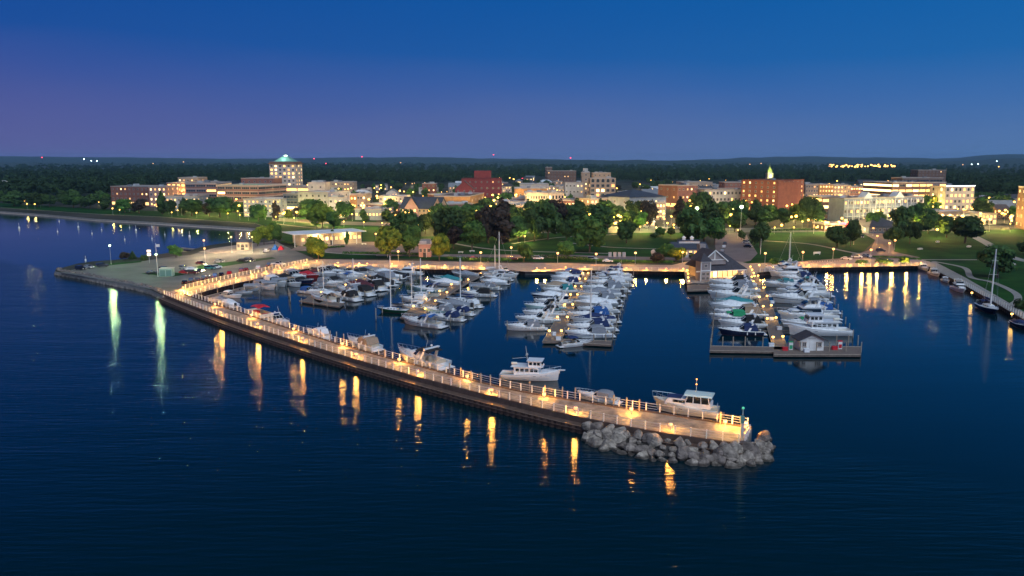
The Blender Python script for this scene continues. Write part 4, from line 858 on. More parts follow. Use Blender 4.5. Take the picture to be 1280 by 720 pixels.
def boat(kind, px, py, Lpx, head, hull='w', cv=None, where='', opt=None, group='boats berthed in the marina', label=None, Lm=None, p=None, z=0):
    """head: direction of the bow as a picture vector (dx, dy) projected on the water, or a world angle"""
    opt = dict(opt or {})
    if p is None: p = P(px, py, 0)
    if isinstance(head, tuple):
        q = P(px+head[0]*.5, py+head[1]*.5, 0); d = (q-P(px, py, 0)); ang = atan2(d.y, d.x)
        if Lpx and not Lm: Lm = (P(px+head[0]*.5, py+head[1]*.5)-P(px-head[0]*.5, py-head[1]*.5)).length * Lpx/sqrt(head[0]**2+head[1]**2)
    else:
        ang = head
        if not Lm: Lm = Lpx/ppm(p)/max(.35, abs(cos(ang)))
    if kind == 'cruiser' and hull == 'w' and 'stripe' not in opt: opt['stripe'] = (None, 'n', None, 'bl', 'gr', None, 'g')[int(px*7+py*3) % 7]
    sc = Lm/NOMLEN[kind]
    if 'mast' in opt: opt['mast'] = opt['mast']/sc      # given as a real height
    key = (kind, hull, cv, tuple(sorted(opt.items())))
    if key not in BP:
        op = dict(opt)
        if op.get('stripe'): op['stripe'] = HM[op['stripe']]
        o = KINDS_[kind](HM[hull], CANV[cv] if cv else None, **op)
        kids = {}
        for c in bpy.data.objects:
            if c.parent: kids.setdefault(c.parent.name, []).append(c)
        BP[key] = (o, {k: v for k, v in kids.items()})
    else: src, kids = BP[key]; o = copy_tree(src, kids)
    o.location = (p.x, p.y, z); o.rotation_euler = (random.uniform(-.015, .015), 0, ang+random.uniform(-.03, .03)); o.scale = (sc, sc, sc)
    size = 'small' if Lm < 7.2 else 'large' if Lm > 12 else 'mid-sized'
    tag(o, label or ('%s %s%s, %s' % (HW[hull], NW[kind], (', '+CW[cv]) if cv else '', where)), NW[kind].split()[-1] if kind not in ('yacht', 'inflatable', 'pontoon', 'picnic') else {'yacht': 'motor yacht', 'inflatable': 'dinghy', 'pontoon': 'pontoon boat', 'picnic': 'boat'}[kind], group)
    return o
# --- along the breakwater
bwg = 'boats moored along the breakwater'
boat('runabout', 286, 382, 17, (-22, -7), 'w', 'white', label='small white covered boat moored nearest the breakwater corner', group=bwg, opt={'cover': True})
boat('pontoon', 324, 397, 24, (-30, -9), 'c', 'red', label='low boat with bright red seats and canopy moored at the breakwater', group=bwg)
boat('cruiser', 350, 406, 25, (26, 8), 'w', None, label='small white cruiser with open cockpit moored beyond the red-seated boat', group=bwg)
boat('cruiser', 396, 420.5, 26, (-26, -8), 'w', 'white', label='white cruiser mostly hidden behind the breakwater railing', group=bwg)
boat('cruiser', 453, 434, 38, (-40, -11), 'w', 'tan', label='white cruiser with full tan canopy and enclosed stern at the breakwater', group=bwg)
boat('cruiser', 526, 454, 60, (-60, -15), 'w', 'black', label='large white cruiser with black bimini top at the breakwater', group=bwg, opt={'back': False})
boat('trawler', 663, 474, 74, (70, 4), 'w', None, label='white trawler with pilothouse and mast, bow reaching past the breakwater piles', group=bwg)
boat('cruiser', 746, 500.5, 52, (-49, -8), 'w', 'grey', label='small white cruiser with grey canopy moored next to last on the breakwater', group=bwg, opt={'arch_on': False})
boat('picnic', 856, 516, 82, (-78, -10), 'c', 'navy', label='tall cream cabin boat with pale hardtop and navy bow cover near the boulders', group=bwg)
for i, x in enumerate((401, 413, 421, 430, 481, 562, 576, 589, 601, 613, 662, 681, 703, 719, 767, 783, 799, 900)):
    t_ = (x-230)/(939-230); yb = interp([(230, 368.5), (262, 379.5), (300, 391), (400, 424), (510, 455), (620, 483.5), (700, 499), (820, 517), (939, 536)], x)
    pile(P(x, yb-1.2, 2.2), 4.3, 'standing along the harbour side of the breakwater')
for i, x in enumerate((252, 272, 292, 312, 332, 352, 375)):
    pile(P(x, 373-(x-252)*.235, 0), 2.6, 'in front of the sloping harbour walk')
# --- pier 4 (fuel pier)
S4L = [(925, 418.5, 56, 'cruiser', 'n', 'navy', {}), (927, 409, 60, 'cruiser', 'w', 'black', {}), (912, 400, 52, 'cruiser', 'w', 'green', {'coverbow': True, 'arch_on': False}), (925, 397, 66, 'cruiser', 'w', 'tan', {}),
       (912, 386.5, 52, 'runabout', 'w', 'white', {'cover': True}), (916, 381.5, 50, 'runabout', 'aq', 'teal', {'cover': True}), (916, 373.5, 64, 'cruiser', 'w', None, {'hardtop': False}), (917, 365.5, 62, 'cruiser', 'w', 'grey', {}), (915, 358.5, 58, 'cruiser', 'w', 'black', {}), (917, 352.5, 44, 'cruiser', 'w', 'navy', {})]
for i, (x, y, l, k, h, c, o_) in enumerate(S4L): boat(k, x, y, l, (-l, -.6), h, c, '%s from the fuel dock, clubhouse side of fuel pier' % ORD(i), o_)
S4R = [(1023, 418.5, 78, 'trawler', 'w', None, {}), (1005, 409, 60, 'cruiser', 'w', 'green', {'coverbow': True, 'arch_on': False, 'back': False}), (1008, 400, 74, 'yacht', 'w', 'grey', {}), (1018, 392, 56, 'cruiser', 'w', 'blue', {'stripe': 'bl'}), (997, 378.5, 70, 'cruiser', 'w', 'white', {'hardtop': True}),
       (1003, 371, 66, 'yacht', 'w', None, {}), (1000, 363, 58, 'cruiser', 'w', 'black', {}), (975, 358.5, 44, 'cruiser', 'w', 'teal', {'coverbow': True, 'back': True}), (1003, 357, 44, 'cruiser', 'w', 'teal', {}), (996, 351, 46, 'cruiser', 'w', 'navy', {}), (985, 345.5, 50, 'yacht', 'w', 'grey', {}), (979, 340.5, 46, 'yacht', 'w', None, {})]
for i, (x, y, l, k, h, c, o_) in enumerate(S4R):
    l2 = (-l, -.4); boat(k, x, y, l, l2, h, c, '%s from the fuel hut, open-water side of fuel pier' % ORD(i), o_)
boat('sailboat', 988, 344, 40, (-38, 0), 'w', 'navy', 'with the tall bare mast near the head of the fuel pier', {'mast': 17.0})
for i, (x, y) in enumerate(((888, 438), (903, 436), (916, 436), (931, 436), (953, 436), (1000, 443), (1020, 443), (1036, 443), (1057, 443), (1076, 443), (1060, 434), (1072, 434), (1045, 434))): pile(P(x, y, 0), 2.9, 'on the outer arms of the fuel pier')
for i in range(9): pile(P(889+i*1.0, 430-i*9.3, 0), 2.4, 'at the clubhouse-side berths of the fuel pier')
for i in range(9): pile(P(1066-i*4.7, 424-i*8.4, 0), 2.4, 'at the open-water berths of the fuel pier')
# --- pier 3
S3L = [(656, 412.5, 50, 'cruiser', 'w', 'grey', {}), (672, 403.5, 56, 'cruiser', 'w', None, {}), (680, 396, 54, 'cruiser', 'w', 'black', {'back': False}), (681, 387.5, 52, 'cruiser', 'aq', 'black', {'back': False}), (692, 381, 50, 'cruiser', 'w', None, {}), (687, 374, 46, 'runabout', 'n', 'white', {'cover': True}), (700, 366.5, 44, 'cruiser', 'w', 'teal', {}), (694, 361, 42, 'runabout', 'c', 'tan', {'cover': True}),
       (708, 356.5, 40, 'cruiser', 'w', 'navy', {}), (706, 350, 36, 'runabout', 'w', 'white', {'cover': True}), (712, 346, 36, 'cruiser', 'w', 'navy', {'arch_on': False}), (712, 342.5, 32, 'runabout', 'n', 'blue', {'cover': True})]
for i, (x, y, l, k, h, c, o_) in enumerate(S3L): boat(k, x, y, l, (-l, .5), h, c, '%s from outer end, parking-lot side of middle pier' % ORD(i), o_)
S3R = [(735, 421.5, 58, 'cruiser', 'w', 'grey', {'stripe': 'bl', 'arch_on': False}), (738, 414, 60, 'cruiser', 'w', 'navy', {}), (741, 404, 56, 'runabout', 'w', 'navy', {'cover': True}), (738, 399, 60, 'cruiser', 'w', 'blue', {}), (746, 391, 50, 'cruiser', 'w', 'white', {}), (743, 384, 56, 'runabout', 'gr', 'white', {'cover': True}), (748, 378, 52, 'cruiser', 'w', 'grey', {}), (748, 371.5, 54, 'runabout', 'w', 'grey', {'cover': True}),
       (755, 365.5, 56, 'cruiser', 'w', 'grey', {}), (760, 358.5, 54, 'cruiser', 'w', 'white', {}), (764, 352.5, 50, 'yacht', 'w', 'navy', {}), (766, 347, 44, 'yacht', 'w', None, {})]
for i, (x, y, l, k, h, c, o_) in enumerate(S3R): boat(k, x, y, l, (-l, 1.0), h, c, '%s from outer end, clubhouse side of middle pier' % ORD(i), o_)
boat('runabout', 722, 432, 40, (40, -4), 'w', 'navy', label='white open runabout with bow pointing away, tied across the end of the middle pier')
boat('sailboat', 741, 408, 48, (-46, 1), 'bl', 'navy', 'lying among the cruisers of the middle pier', {'mast': 15.5})
for i in range(12): pile(P(766+i*2.35, 426-i*7.3, 0), 2.6, 'along the outer berths of the middle pier')
for x, y in ((634, 413), (742, 431), (757, 431), (690, 428)): pile(P(x, y, 0), 2.6, 'round the outer end of the middle pier')
# --- pier 2: boats lie nearly parallel to the picture
S2L = [(491, 390.5, 38, 'sailboat', 'g', 'black', {'mast': 17.0}), (517, 386, 36, 'sailboat', 'w', 'white', {'mast': 12.0}), (518, 377.5, 38, 'cruiser', 'w', 'white', {'arch_on': False}), (529, 371.5, 40, 'sailboat', 'c', 'white', {'mast': 13.0}), (535, 365, 42, 'cruiser', 'aq', 'navy', {'back': False}), (556, 357, 38, 'runabout', 'w', 'white', {'cover': True}), (560, 352.5, 36, 'runabout', 'aq', 'teal', {'cover': True}), (582, 346.5, 34, 'runabout', 'gr', 'grey', {'cover': True})]
for i, (x, y, l, k, h, c, o_) in enumerate(S2L): boat(k, x, y, l, (-l, -2.0), h, c, '%s from outer end, parking-lot side of sailboat pier' % ORD(i), o_)
S2R = [(527, 407, 50, 'cruiser', 'w', 'blue', {'back': False}, (-50, -6)), (557, 400, 42, 'cruiser', 'w', 'navy', {}, (-42, -3)), (549, 392, 44, 'cruiser', 'aq', 'grey', {}, (-44, -3)), (571, 393, 38, 'cruiser', 'w', 'navy', {}, (-38, -3)), (566, 384.5, 44, 'runabout', 'gr', 'grey', {'cover': True}, (-44, -3)), (585, 383, 30, 'cruiser', 'w', 'white', {}, (-30, -4)), (597, 370.5, 42, 'cruiser', 'w', 'black', {'arch_on': False}, (-42, -1)), (606, 361.5, 36, 'cruiser', 'w', 'grey', {}, (-36, -1)),
       (617, 355.5, 34, 'runabout', 'w', 'white', {'cover': True}, (-34, -1)), (622, 350.5, 34, 'cruiser', 'w', None, {}, (-34, -1)), (631, 346.5, 34, 'yacht', 'w', None, {}, (34, 2))]
for i, (x, y, l, k, h, c, o_, hd) in enumerate(S2R): boat(k, x, y, l, hd, h, c, '%s from outer end, clubhouse side of sailboat pier' % ORD(i), o_)
boat('inflatable', 540, 406, 12, (3, 9), 'c', None, label='small cream inflatable dinghy behind the stern of the end cruiser', Lm=4.0)
boat('sailboat', 578, 379, 40, (-40, -3), 'w', 'navy', 'whose mast rises over the canvas-topped cruisers of the sailboat pier', {'mast': 14.5})
boat('sailboat', 622, 345.5, 34, (34, 1), 'w', 'grey', 'close under the wall behind the sailboat pier', {'mast': 17.5})
boat('sailboat', 617, 342.5, 30, (30, 1), 'w', 'white', 'behind the grey-covered sloop at the harbour wall', {'mast': 11.5})
for x, y in ((545, 408), (563, 404), (580, 398), (592, 390), (600, 383), (613, 374), (625, 364), (638, 357), (470, 401), (478, 393), (503, 378), (645, 352)): pile(P(x, y, 0), 2.4, 'round the berths of the sailboat pier')
# --- pier 1
S1L = [(388, 367, 27, 'cruiser', 'w', 'blue', {'arch_on': False}), (412, 357.5, 34, 'cruiser', 'w', 'grey', {'arch_on': False}), (419, 354.5, 34, 'runabout', 'w', 'black', {'cover': True}), (440, 347.5, 34, 'runabout', 'w', 'white', {'cover': True}), (455, 343.5, 32, 'runabout', 'w', 'black', {'cover': True}), (462, 340.5, 30, 'runabout', 'c', 'grey', {'cover': True})]
for i, (x, y, l, k, h, c, o_) in enumerate(S1L): boat(k, x, y, l, (l, 2.5), h, c, '%s from outer end, parking-lot side of first pier' % ORD(i), o_)
S1R = [(405, 377, 32, 'runabout', 'w', 'white', {'cover': False}), (431, 374, 32, 'cruiser', 'w', 'black', {}), (437, 367, 34, 'cruiser', 'w', 'grey', {}), (449, 367.5, 30, 'cruiser', 'w', 'black', {'arch_on': False}), (450, 361.5, 36, 'runabout', 'n', 'maroon', {'cover': True}), (464, 361, 30, 'cruiser', 'w', 'black', {}), (472, 355.5, 32, 'runabout', 'w', 'black', {'cover': True}), (476, 351.5, 34, 'cruiser', 'w', 'grey', {'arch_on': False}), (486, 348.5, 34, 'runabout', 'w', 'white', {'cover': True}), (494, 346, 30, 'runabout', 'n', 'black', {'cover': True}),
       (509, 343.5, 36, 'yacht', 'w', None, {}), (480, 343, 32, 'runabout', 'w', 'white', {'cover': True})]
for i, (x, y, l, k, h, c, o_) in enumerate(S1R): boat(k, x, y, l, (-l, -5.5) if i < 8 else (-l, -1), h, c, '%s from outer end, clubhouse side of first pier' % ORD(i), o_)
boat('sailboat', 403, 366, 28, (28, 2), 'w', 'grey', 'with a bare mast beside the lamps of the first pier', {'mast': 11.0})
boat('sailboat', 440, 349, 28, (28, 2), 'w', 'blue', 'with a short mast halfway along the first pier', {'mast': 8.0})
for x, y in ((377, 382), (392, 383), (409, 385), (424, 384), (443, 377), (456, 372), (468, 366), (478, 360), (490, 355), (500, 350), (521, 347), (530, 345), (362, 372)): pile(P(x, y, 0), 2.3, 'round the berths of the first pier')
# --- along the sloping harbour walk
SW = [(290, 372, 25, 'runabout', 'w', 'white', {'cover': False}, (25, 2)), (275, 377.5, 22, 'runabout', 'w', 'grey', {'cover': True}, (22, 3)), (305, 368, 22, 'runabout', 'gr', 'grey', {'cover': True}, (22, 0)), (313, 364, 24, 'runabout', 'w', 'tan', {'cover': True}, (24, -2)), (331, 361, 28, 'cruiser', 'w', 'grey', {'arch_on': False}, (28, 4)), (345, 357, 26, 'cruiser', 'w', 'white', {}, (26, 5)), (357, 353.5, 24, 'runabout', 'w', 'black', {'cover': True}, (24, 6)), (366, 357.5, 22, 'runabout', 'w', 'tan', {'cover': False}, (22, 4)),
      (370, 350, 26, 'cruiser', 'w', 'grey', {}, (26, 5)), (378, 353.5, 28, 'runabout', 'n', 'black', {'cover': True}, (28, 2)), (385, 347.5, 28, 'runabout', 'r', 'red', {'cover': True}, (28, 3)), (396, 344.5, 26, 'runabout', 'w', 'maroon', {'cover': True}, (26, 3)), (404, 341.5, 26, 'runabout', 'w', 'black', {'cover': True}, (26, 3)), (408, 345.5, 26, 'cruiser', 'w', None, {}, (26, 4)), (417, 342.5, 26, 'cruiser', 'w', 'black', {}, (26, 3)), (421, 339.5, 22, 'runabout', 'n', 'black', {'cover': True}, (22, 2)), (432, 342.5, 20, 'runabout', 'w', 'tan', {'cover': False}, (20, 3))]
for i, (x, y, l, k, h, c, o_, hd) in enumerate(SW): boat(k, x, y, l, hd, h, c, '%s from breakwater corner, below the sloping walk' % ORD(i), o_)
# boat lifts
def lift(x, y, where):
    o = empty('boat_lift', P(x, y, 0), .15); tag(o, 'pale boat lift frame '+where, 'boat lift', 'boat lifts in the marina'); b = MB()
    for a in (-2.4, 2.4):
        for c in (-1.6, 1.6): b.tube((a, c, -2), (a, c, 2.6), .1, n=6)
    b.build('frame_post', POLE, o); b = MB()
    for c in (-1.6, 1.6): b.box((0, c, 2.6), (5.4, .14, .16))
    for a in (-2.4, 2.4): b.box((a, 0, 1.0), (.14, 3.2, .14))
    b.build('beam', POLE, o)
    c = MB(); c.loft([[(x_, 1.75*cos(a), 2.7+.55*sin(a)) for a in (0, .6, 1.2, 1.57, 1.95, 2.55, 3.14)] for x_ in (-2.7, 2.7)], closed=False); c.build('canopy', CANV['grey'], o)
for x, y, w_ in ((350, 358, 'under the middle of the sloping walk'), (316, 366, 'beside the nearest white runabout at the sloping walk'), (338, 362, 'with a cruiser beside it at the sloping walk'), (596, 366, 'with a dark-topped boat beside it on the sailboat pier')): lift(x, y, w_)
# --- east wall
eg = 'boats tied along the east harbour wall'
boat('cruiser', 1155, 337.5, 17, (16, 7), 'w', 'white', Lm=9, label='white cruiser tied nearest the end of the lit wall', group=eg)
boat('cruiser', 1168.5, 344.5, 17, (15, 7), 'w', 'grey', Lm=9.5, label='white cruiser tied second along the east wall', group=eg)
boat('runabout', 1182, 352.5, 13, (12, 6), 'w', 'white', Lm=6.5, label='small white centre boat tied third along the east wall', group=eg)
boat('yacht', 1198.5, 364, 20, (19, 10), 'w', None, Lm=10.5, label='white flybridge fishing boat tied before the row of white posts', group=eg)
boat('sailboat', 1236, 389.5, 34, (30, 16), 'n', 'navy', label='dark navy sloop with a very tall mast on the east wall', group=eg, opt={'mast': 19.0}, Lm=14)
boat('runabout', 1275, 409, 26, (24, 15), 'n', 'navy', Lm=9, label='low dark covered boat at the edge beyond the navy sloop', group=eg, opt={'cover': True})
boat('runabout', 1199, 349, 0, 2.2, 'w', 'white', label='bow of a white boat', Lm=6) if False else None
# channel markers and mooring buoys
for i, (x, y) in enumerate(((470, 399), (363, 378), (361, 372))): pile(P(x, y, 0), 3.2, 'standing alone in the open water of the marina')
bb = MB(); bb.ball((0, 0, .25), .45, 8, 6); bb.tube((0, 0, .5), (0, 0, 1.6), .06, n=5); BUOY = bb.mesh('buoy', WPAINT, True)
for i, (x, y, t) in enumerate(((24, 286, 'alone nearest the picture edge of the beach water'), (43, 276, 'left of the tall marker off the beach'), (72, 290, 'off the beach, closest to the parking peninsula'), (74, 277, 'in the middle of the beach water'), (98, 285, 'between the tall marker and the beach'), (115, 292.5, 'near the outer parking lamp'), (127, 288, 'just beyond the bare shrub'), (162, 285, 'in line with the first parking lamp'),
                            (170, 289, 'behind the small fir'), (190, 299, 'in front of the round bush'), (206, 294, 'behind the flagpole'), (107, 326, 'tiny one at the peninsula verge'), (237, 297, 'off the boat ramp'), (190, 284, 'close under the beach in front of the brick building'), (156, 300, 'tall one off the peninsula'))):
    o = link('buoy', BUOY); o.location = P(x, y, 0); s = 1.0 if i % 4 else 1.7; o.scale = (s*.8, s*.8, s*1.4); tag(o, 'small white mooring buoy '+t, 'buoy', 'mooring buoys off the beach')
# ================================================================ buildings
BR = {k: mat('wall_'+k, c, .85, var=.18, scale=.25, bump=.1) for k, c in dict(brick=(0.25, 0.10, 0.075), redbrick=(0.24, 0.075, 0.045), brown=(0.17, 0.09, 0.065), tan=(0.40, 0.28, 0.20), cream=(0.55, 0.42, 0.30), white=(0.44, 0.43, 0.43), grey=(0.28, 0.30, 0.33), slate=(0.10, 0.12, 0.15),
        pink=(0.42, 0.24, 0.2), red=(0.20, 0.030, 0.032), orange=(0.5, 0.24, 0.08), shingle=(0.30, 0.25, 0.24), stone=(0.42, 0.38, 0.36), dark=(0.06, 0.06, 0.07)).items()}  # orange puts the warm light on floodlit brick into the wall colour
ROOFM = {k: mat('roofing_'+k, c, .85, var=.2, scale=.3) for k, c in dict(grey=(0.20, 0.21, 0.23), white=(0.55, 0.57, 0.6), dark=(0.05, 0.05, 0.06), slate=(0.04, 0.05, 0.075), brown=(0.12, 0.08, 0.07), copper=(0.16, 0.36, 0.29)).items()}
TRIM = mat('trim_stone', (0.46, 0.38, 0.33), .7)
PANE_D = mat('dark_pane', (0.03, 0.04, 0.055), .12, spec=.8)
def litm(n, c, s): return mat('lit_pane_'+n, (.2, .15, .1), .4, emit=c, es=s)
PANE_L = [litm('a', (1.0, .56, .16), 3.0), litm('b', (1.0, .66, .28), 4.6), litm('c', (1.0, .48, .12), 2.0)]
LITB = litm('bright', (1.0, .60, .20), 2.4); LITSIGN = litm('sign', (1, .85, .6), 6)
WC = {}
def win_mesh(w, h, lit, arch_=False, mull=1):
    key = (round(w, 1), round(h, 1), lit, arch_, mull)
    if key in WC: return WC[key]
    b = MB()
    if arch_:
        n = 7; pts = [(-w/2, -h/2), (w/2, -h/2)]+[(w/2*cos(pi*i/n), h/2-w*.3+w/2*sin(pi*i/n)) for i in range(n+1)]
        b.add([(p[0], -.06, p[1]) for p in pts], [tuple(range(len(pts)))], 1)
        for a, c in zip(pts, pts[1:]+pts[:1]): b.tube((a[0], -.08, a[1]), (c[0], -.08, c[1]), .09, n=4, m=0)
    else:
        b.add([(-w/2, -.06, -h/2), (w/2, -.06, -h/2), (w/2, -.06, h/2), (-w/2, -.06, h/2)], [(0, 1, 2, 3)], 1)
        for x in (-w/2, w/2): b.box((x, -.07, 0), (.14, .2, h+.14))
        for z in (-h/2, h/2): b.box((0, -.09, z), (w+.3, .24, .16))
        for i in range(mull): b.box((-w/2+w*(i+1)/(mull+1), -.08, 0), (.09, .12, h))
    WC[key] = b.mesh('window', [TRIM, PANE_D if lit < 0 else (PANE_L+[LITB])[lit]]); return WC[key]
BL = []
WINBUD = [0]
def building(name, label, cat, a, b_, ytop, depth, wall='brick', roof='grey', floors=3, bays=6, lit=.3, style='punched', rooftype='flat', side=3, parapet=.8, group=None, gf=None, ridge_y=None, win=(1.5, 1.7), litset=None, band=False, arch_top=False, trimc=True, extras=0, z0=LZ):
    A, B2 = G(*a), G(*b_); d = (B2-A); W = d.length; ang = atan2(d.y, d.x); H = zat(A, ytop)-z0
    o = empty(name, (A.x, A.y, z0), ang); tag(o, label, cat, group); rng = random.Random(int(a[0]*37+a[1]*11)); D = depth
    m = MB(); m.box((W/2, D/2, H/2-1), (W, D, H+2)); 
    if rooftype == 'gable':   # gable ends at the sides; ridge along the front
        R = (zat(A, ridge_y)-z0) if ridge_y else H+D*.35; m.add([(0, 0, H), (0, D, H), (0, D/2, R), (W, 0, H), (W, D, H), (W, D/2, R)], [(0, 2, 1), (3, 4, 5)])
    if rooftype == 'front_gable':
        R = (zat(A, ridge_y)-z0) if ridge_y else H+W*.3; m.add([(0, 0, H), (W, 0, H), (W/2, 0, R), (0, D, H), (W, D, H), (W/2, D, R)], [(0, 1, 2), (4, 3, 5)])
    m.build('wall', BR[wall], o)
    r = MB()
    if rooftype == 'flat':
        r.box((W/2, D/2, H+.06), (W-.7, D-.7, .1)); p = MB()
        for c, dd in (((W/2, .15, H+parapet/2), (W+.3, .4, parapet)), ((W/2, D-.15, H+parapet/2), (W+.3, .4, parapet)), ((.0, D/2, H+parapet/2), (.4, D-.5, parapet)), ((W, D/2, H+parapet/2), (.4, D-.5, parapet))): p.box(c, dd)
        p.box((W/2, -.14, H+parapet), (W+.6, .5, .18)); p.build('parapet', TRIM if trimc else BR[wall], o)
        for k in range(max(0, rng.randrange(1, 4)+extras)):
            s = rng.uniform(1.5, 3.5); q = MB(); q.box((rng.uniform(.15, .85)*W, rng.uniform(.25, .8)*D, H+.1+s*.35), (s*1.5, s, s*.7)); q.build('rooftop_unit', ROOFM['grey'] if k % 2 else BR['white'], o)
    elif rooftype == 'gable':
        e = .6; sl = (R-H)/(D/2)
        for y0, y1, z0_, z1_ in ((-e, D/2, H-e*sl, R), (D+e, D/2, H-e*sl, R)): r.add([(-e, y0, z0_+.05), (W+e, y0, z0_+.05), (W+e, y1, z1_+.05), (-e, y1, z1_+.05), (-e, y0, z0_-.2), (W+e, y0, z0_-.2), (W+e, y1, z1_-.2), (-e, y1, z1_-.2)], [(0, 1, 2, 3), (4, 7, 6, 5), (0, 4, 5, 1), (0, 3, 7, 4), (1, 5, 6, 2)])
    elif rooftype == 'front_gable':
        e = .6; sl = (R-H)/(W/2)
        for x0, x1 in ((-e, W/2), (W+e, W/2)): r.add([(x0, -e, H-e*sl+.05), (x0, D+e, H-e*sl+.05), (x1, D+e, R+.05), (x1, -e, R+.05), (x0, -e, H-e*sl-.2), (x0, D+e, H-e*sl-.2), (x1, D+e, R-.2), (x1, -e, R-.2)], [(0, 1, 2, 3), (4, 7, 6, 5), (0, 3, 7, 4), (0, 4, 5, 1)])
    elif rooftype == 'hip':
        R = (zat(A, ridge_y)-z0) if ridge_y else H+D*.3; e = .7; k = min(D/2, W/2)*.95
        r.loft([[(-e, -e, H), (W+e, -e, H), (W+e, D+e, H), (-e, D+e, H)], [(k, D/2-.1+(0), R), (W-k, D/2-.1, R), (W-k, D/2+.1, R), (k, D/2+.1, R)]])
    r.build('roof', ROOFM[roof], o)
    fh = H/floors; gf = gf or 0
    def face(n, L_, org, ux, rot):
        if n < 1: return
        for f in range(floors):
            zc = fh*(f+.55)
            if style == 'ribbon':
                nn = max(1, int(n/3)); bw = L_/nn
                for i in range(nn):
                    l = rng.randrange(4 if litset is None else litset) if rng.random() < lit else -1
                    me = win_mesh(bw-.9, min(fh*.5, 2.0), l, False, 3); w = link('window', me, o); p = org+ux*(bw*(i+.5)); w.location = (p.x, p.y, zc); w.rotation_euler = (0, 0, rot)
            else:
                bw = L_/n
                for i in range(n):
                    l = rng.randrange(3 if litset is None else litset) if rng.random() < lit*1.25+.05 else -1
                    if f == 0 and gf > 0 and rng.random() < gf: l = 3
                    ww, hh = (min(win[0], bw*.62), min(win[1], fh*.62))
                    if f == 0 and gf > 0: ww = bw*.8; hh = min(fh*.7, 2.8)
                    me = win_mesh(ww, hh, l, arch_top and f == floors-1, 1 if ww > 1 else 0); w = link('window', me, o); p = org+ux*(bw*(i+.5)); w.location = (p.x, p.y, zc); w.rotation_euler = (0, 0, rot)
    X, Y = Vector((1, 0, 0)), Vector((0, 1, 0))
    face(bays, W, Vector((0, 0, 0)), X, 0)
    if side: face(side, D, Vector((W, 0, 0)), Y, pi/2) if (A.x+B2.x) < 0 else face(side, D, Vector((0, D, 0)), -Y, -pi/2)
    if band:
        bm = MB()
        for f in range(1, floors+1): bm.box((W/2, -.05, fh*f-.3), (W+.1, .3, .5)); bm.box((W+.05 if A.x < 0 else -.05, D/2, fh*f-.3), (.3, D, .5))
        bm.build('stone_band', TRIM, o)
    door = MB(); door.box((W*.5, -.08, 1.15), (1.6, .2, 2.3)); door.build('door', DPOLE if H > 3 else BR['dark'], o)
    BL.append((o, A, W, H, D, ang)); return o
bd = building
# west side
bd('office_building', 'white flat-roofed building at the beach end of the wooded shore', 'building', (-16, 244), (19, 244), 228, 30, 'white', 'white', 3, 7, .3)
bd('brick_apartment_building', 'long brick building with lit ground floor and red-brown walls behind the beach', 'building', (140, 257), (187, 258), 233.5, 35, 'brick', 'grey', 4, 9, .12, gf=.8)
bd('brick_apartment_building', 'four-storey pink brick wing at the end of the long beach-side brick building', 'building', (187.5, 258.5), (209, 258.5), 234, 30, 'pink', 'grey', 4, 4, .75, win=(1.4, 2.0))
bd('office_building', 'brick office with warmly lit window columns and a lit roof terrace', 'building', (210, 252), (233, 252), 229, 26, 'brick', 'brown', 4, 4, .9, win=(3, 2.2), litset=4)
bd('office_building', 'pale plaster penthouse building standing behind the lit brick office', 'building', (224, 248), (249, 248), 222.5, 28, 'tan', 'white', 4, 5, .25)
bd('office_building', 'brick and cream banded office with a dark flat roof', 'building', (233.5, 260), (272, 260), 229.5, 40, 'brick', 'dark', 5, 9, .25, 'ribbon', band=True)
bd('office_building', 'broad brick block with cream bands and dark ribbon windows facing the beach', 'building', (273, 263), (324, 264), 232, 45, 'brick', 'copper', 5, 15, .12, 'ribbon', band=True)
bd('office_building', 'plain brick rear block just left of the copper-roofed tower', 'building', (303, 255), (343, 255), 223.5, 30, 'brick', 'brown', 4, 6, .0, side=0)
bd('office_building', 'low grey-roofed wing in front of the banded offices', 'building', (208, 263), (246, 263), 246, 30, 'grey', 'slate', 2, 8, .5)
T_ = bd('hotel_tower', 'tall pale tower with a green copper pyramid roof and lit crown', 'tower', (338.5, 247), (370.5, 247), 205.5, 32, 'stone', 'brown', 9, 6, .42, win=(2.4, 2.2))
o, A, W, H, D, ang = BL[-1]
b = MB(); b.box((W/2, D/2, H+.9), (W+2.4, D+2.4, 1.0)); b.box((W/2, D/2, H+2.2), (W-1, D-1, 2.0)); b.build('cornice', BR['brown'], o)
b = MB(); b.frus((W*.12, W*.88, D*.12, D*.88), (W*.40, W*.60, D*.40, D*.60), H+3.0, H+9.5); b.build('copper_roof', ROOFM['copper'], o)
b = MB(); b.tube((W/2, D/2, H+9.5), (W/2, D/2, H+10.6), 1.9, 1.7, 8); b.build('lantern', LITB if False else mat('lit_lantern', (.8, 1, .9), emit=(.82, 1.0, .85), es=7), o); b = MB(); b.tube((W/2, D/2, H+10.6), (W/2, D/2, H+12.2), 1.9, .2, 8); b.build('lantern_cap', ROOFM['copper'], o)
lamp_light('tower', 'towl', 2200, (.8, 1, .85), 1.5, (W/2, D/2-W*.34, H+8.4), o)
bd('office_building', 'building with two brightly lit ribbon floors below the tower', 'building', (343.5, 260), (387, 260), 234, 34, 'tan', 'dark', 4, 9, .97, 'ribbon', litset=4)
bd('office_building', 'blank pale stair block beside the brightly lit ribbon floors', 'building', (386, 262), (407, 262), 229, 22, 'stone', 'grey', 3, 2, .0, side=0)
bd('apartment_building', 'white four-storey building with small square windows behind the beach lawn', 'building', (305, 271), (351, 271.5), 249.5, 30, 'white', 'white', 4, 9, .5, win=(1.4, 1.5))
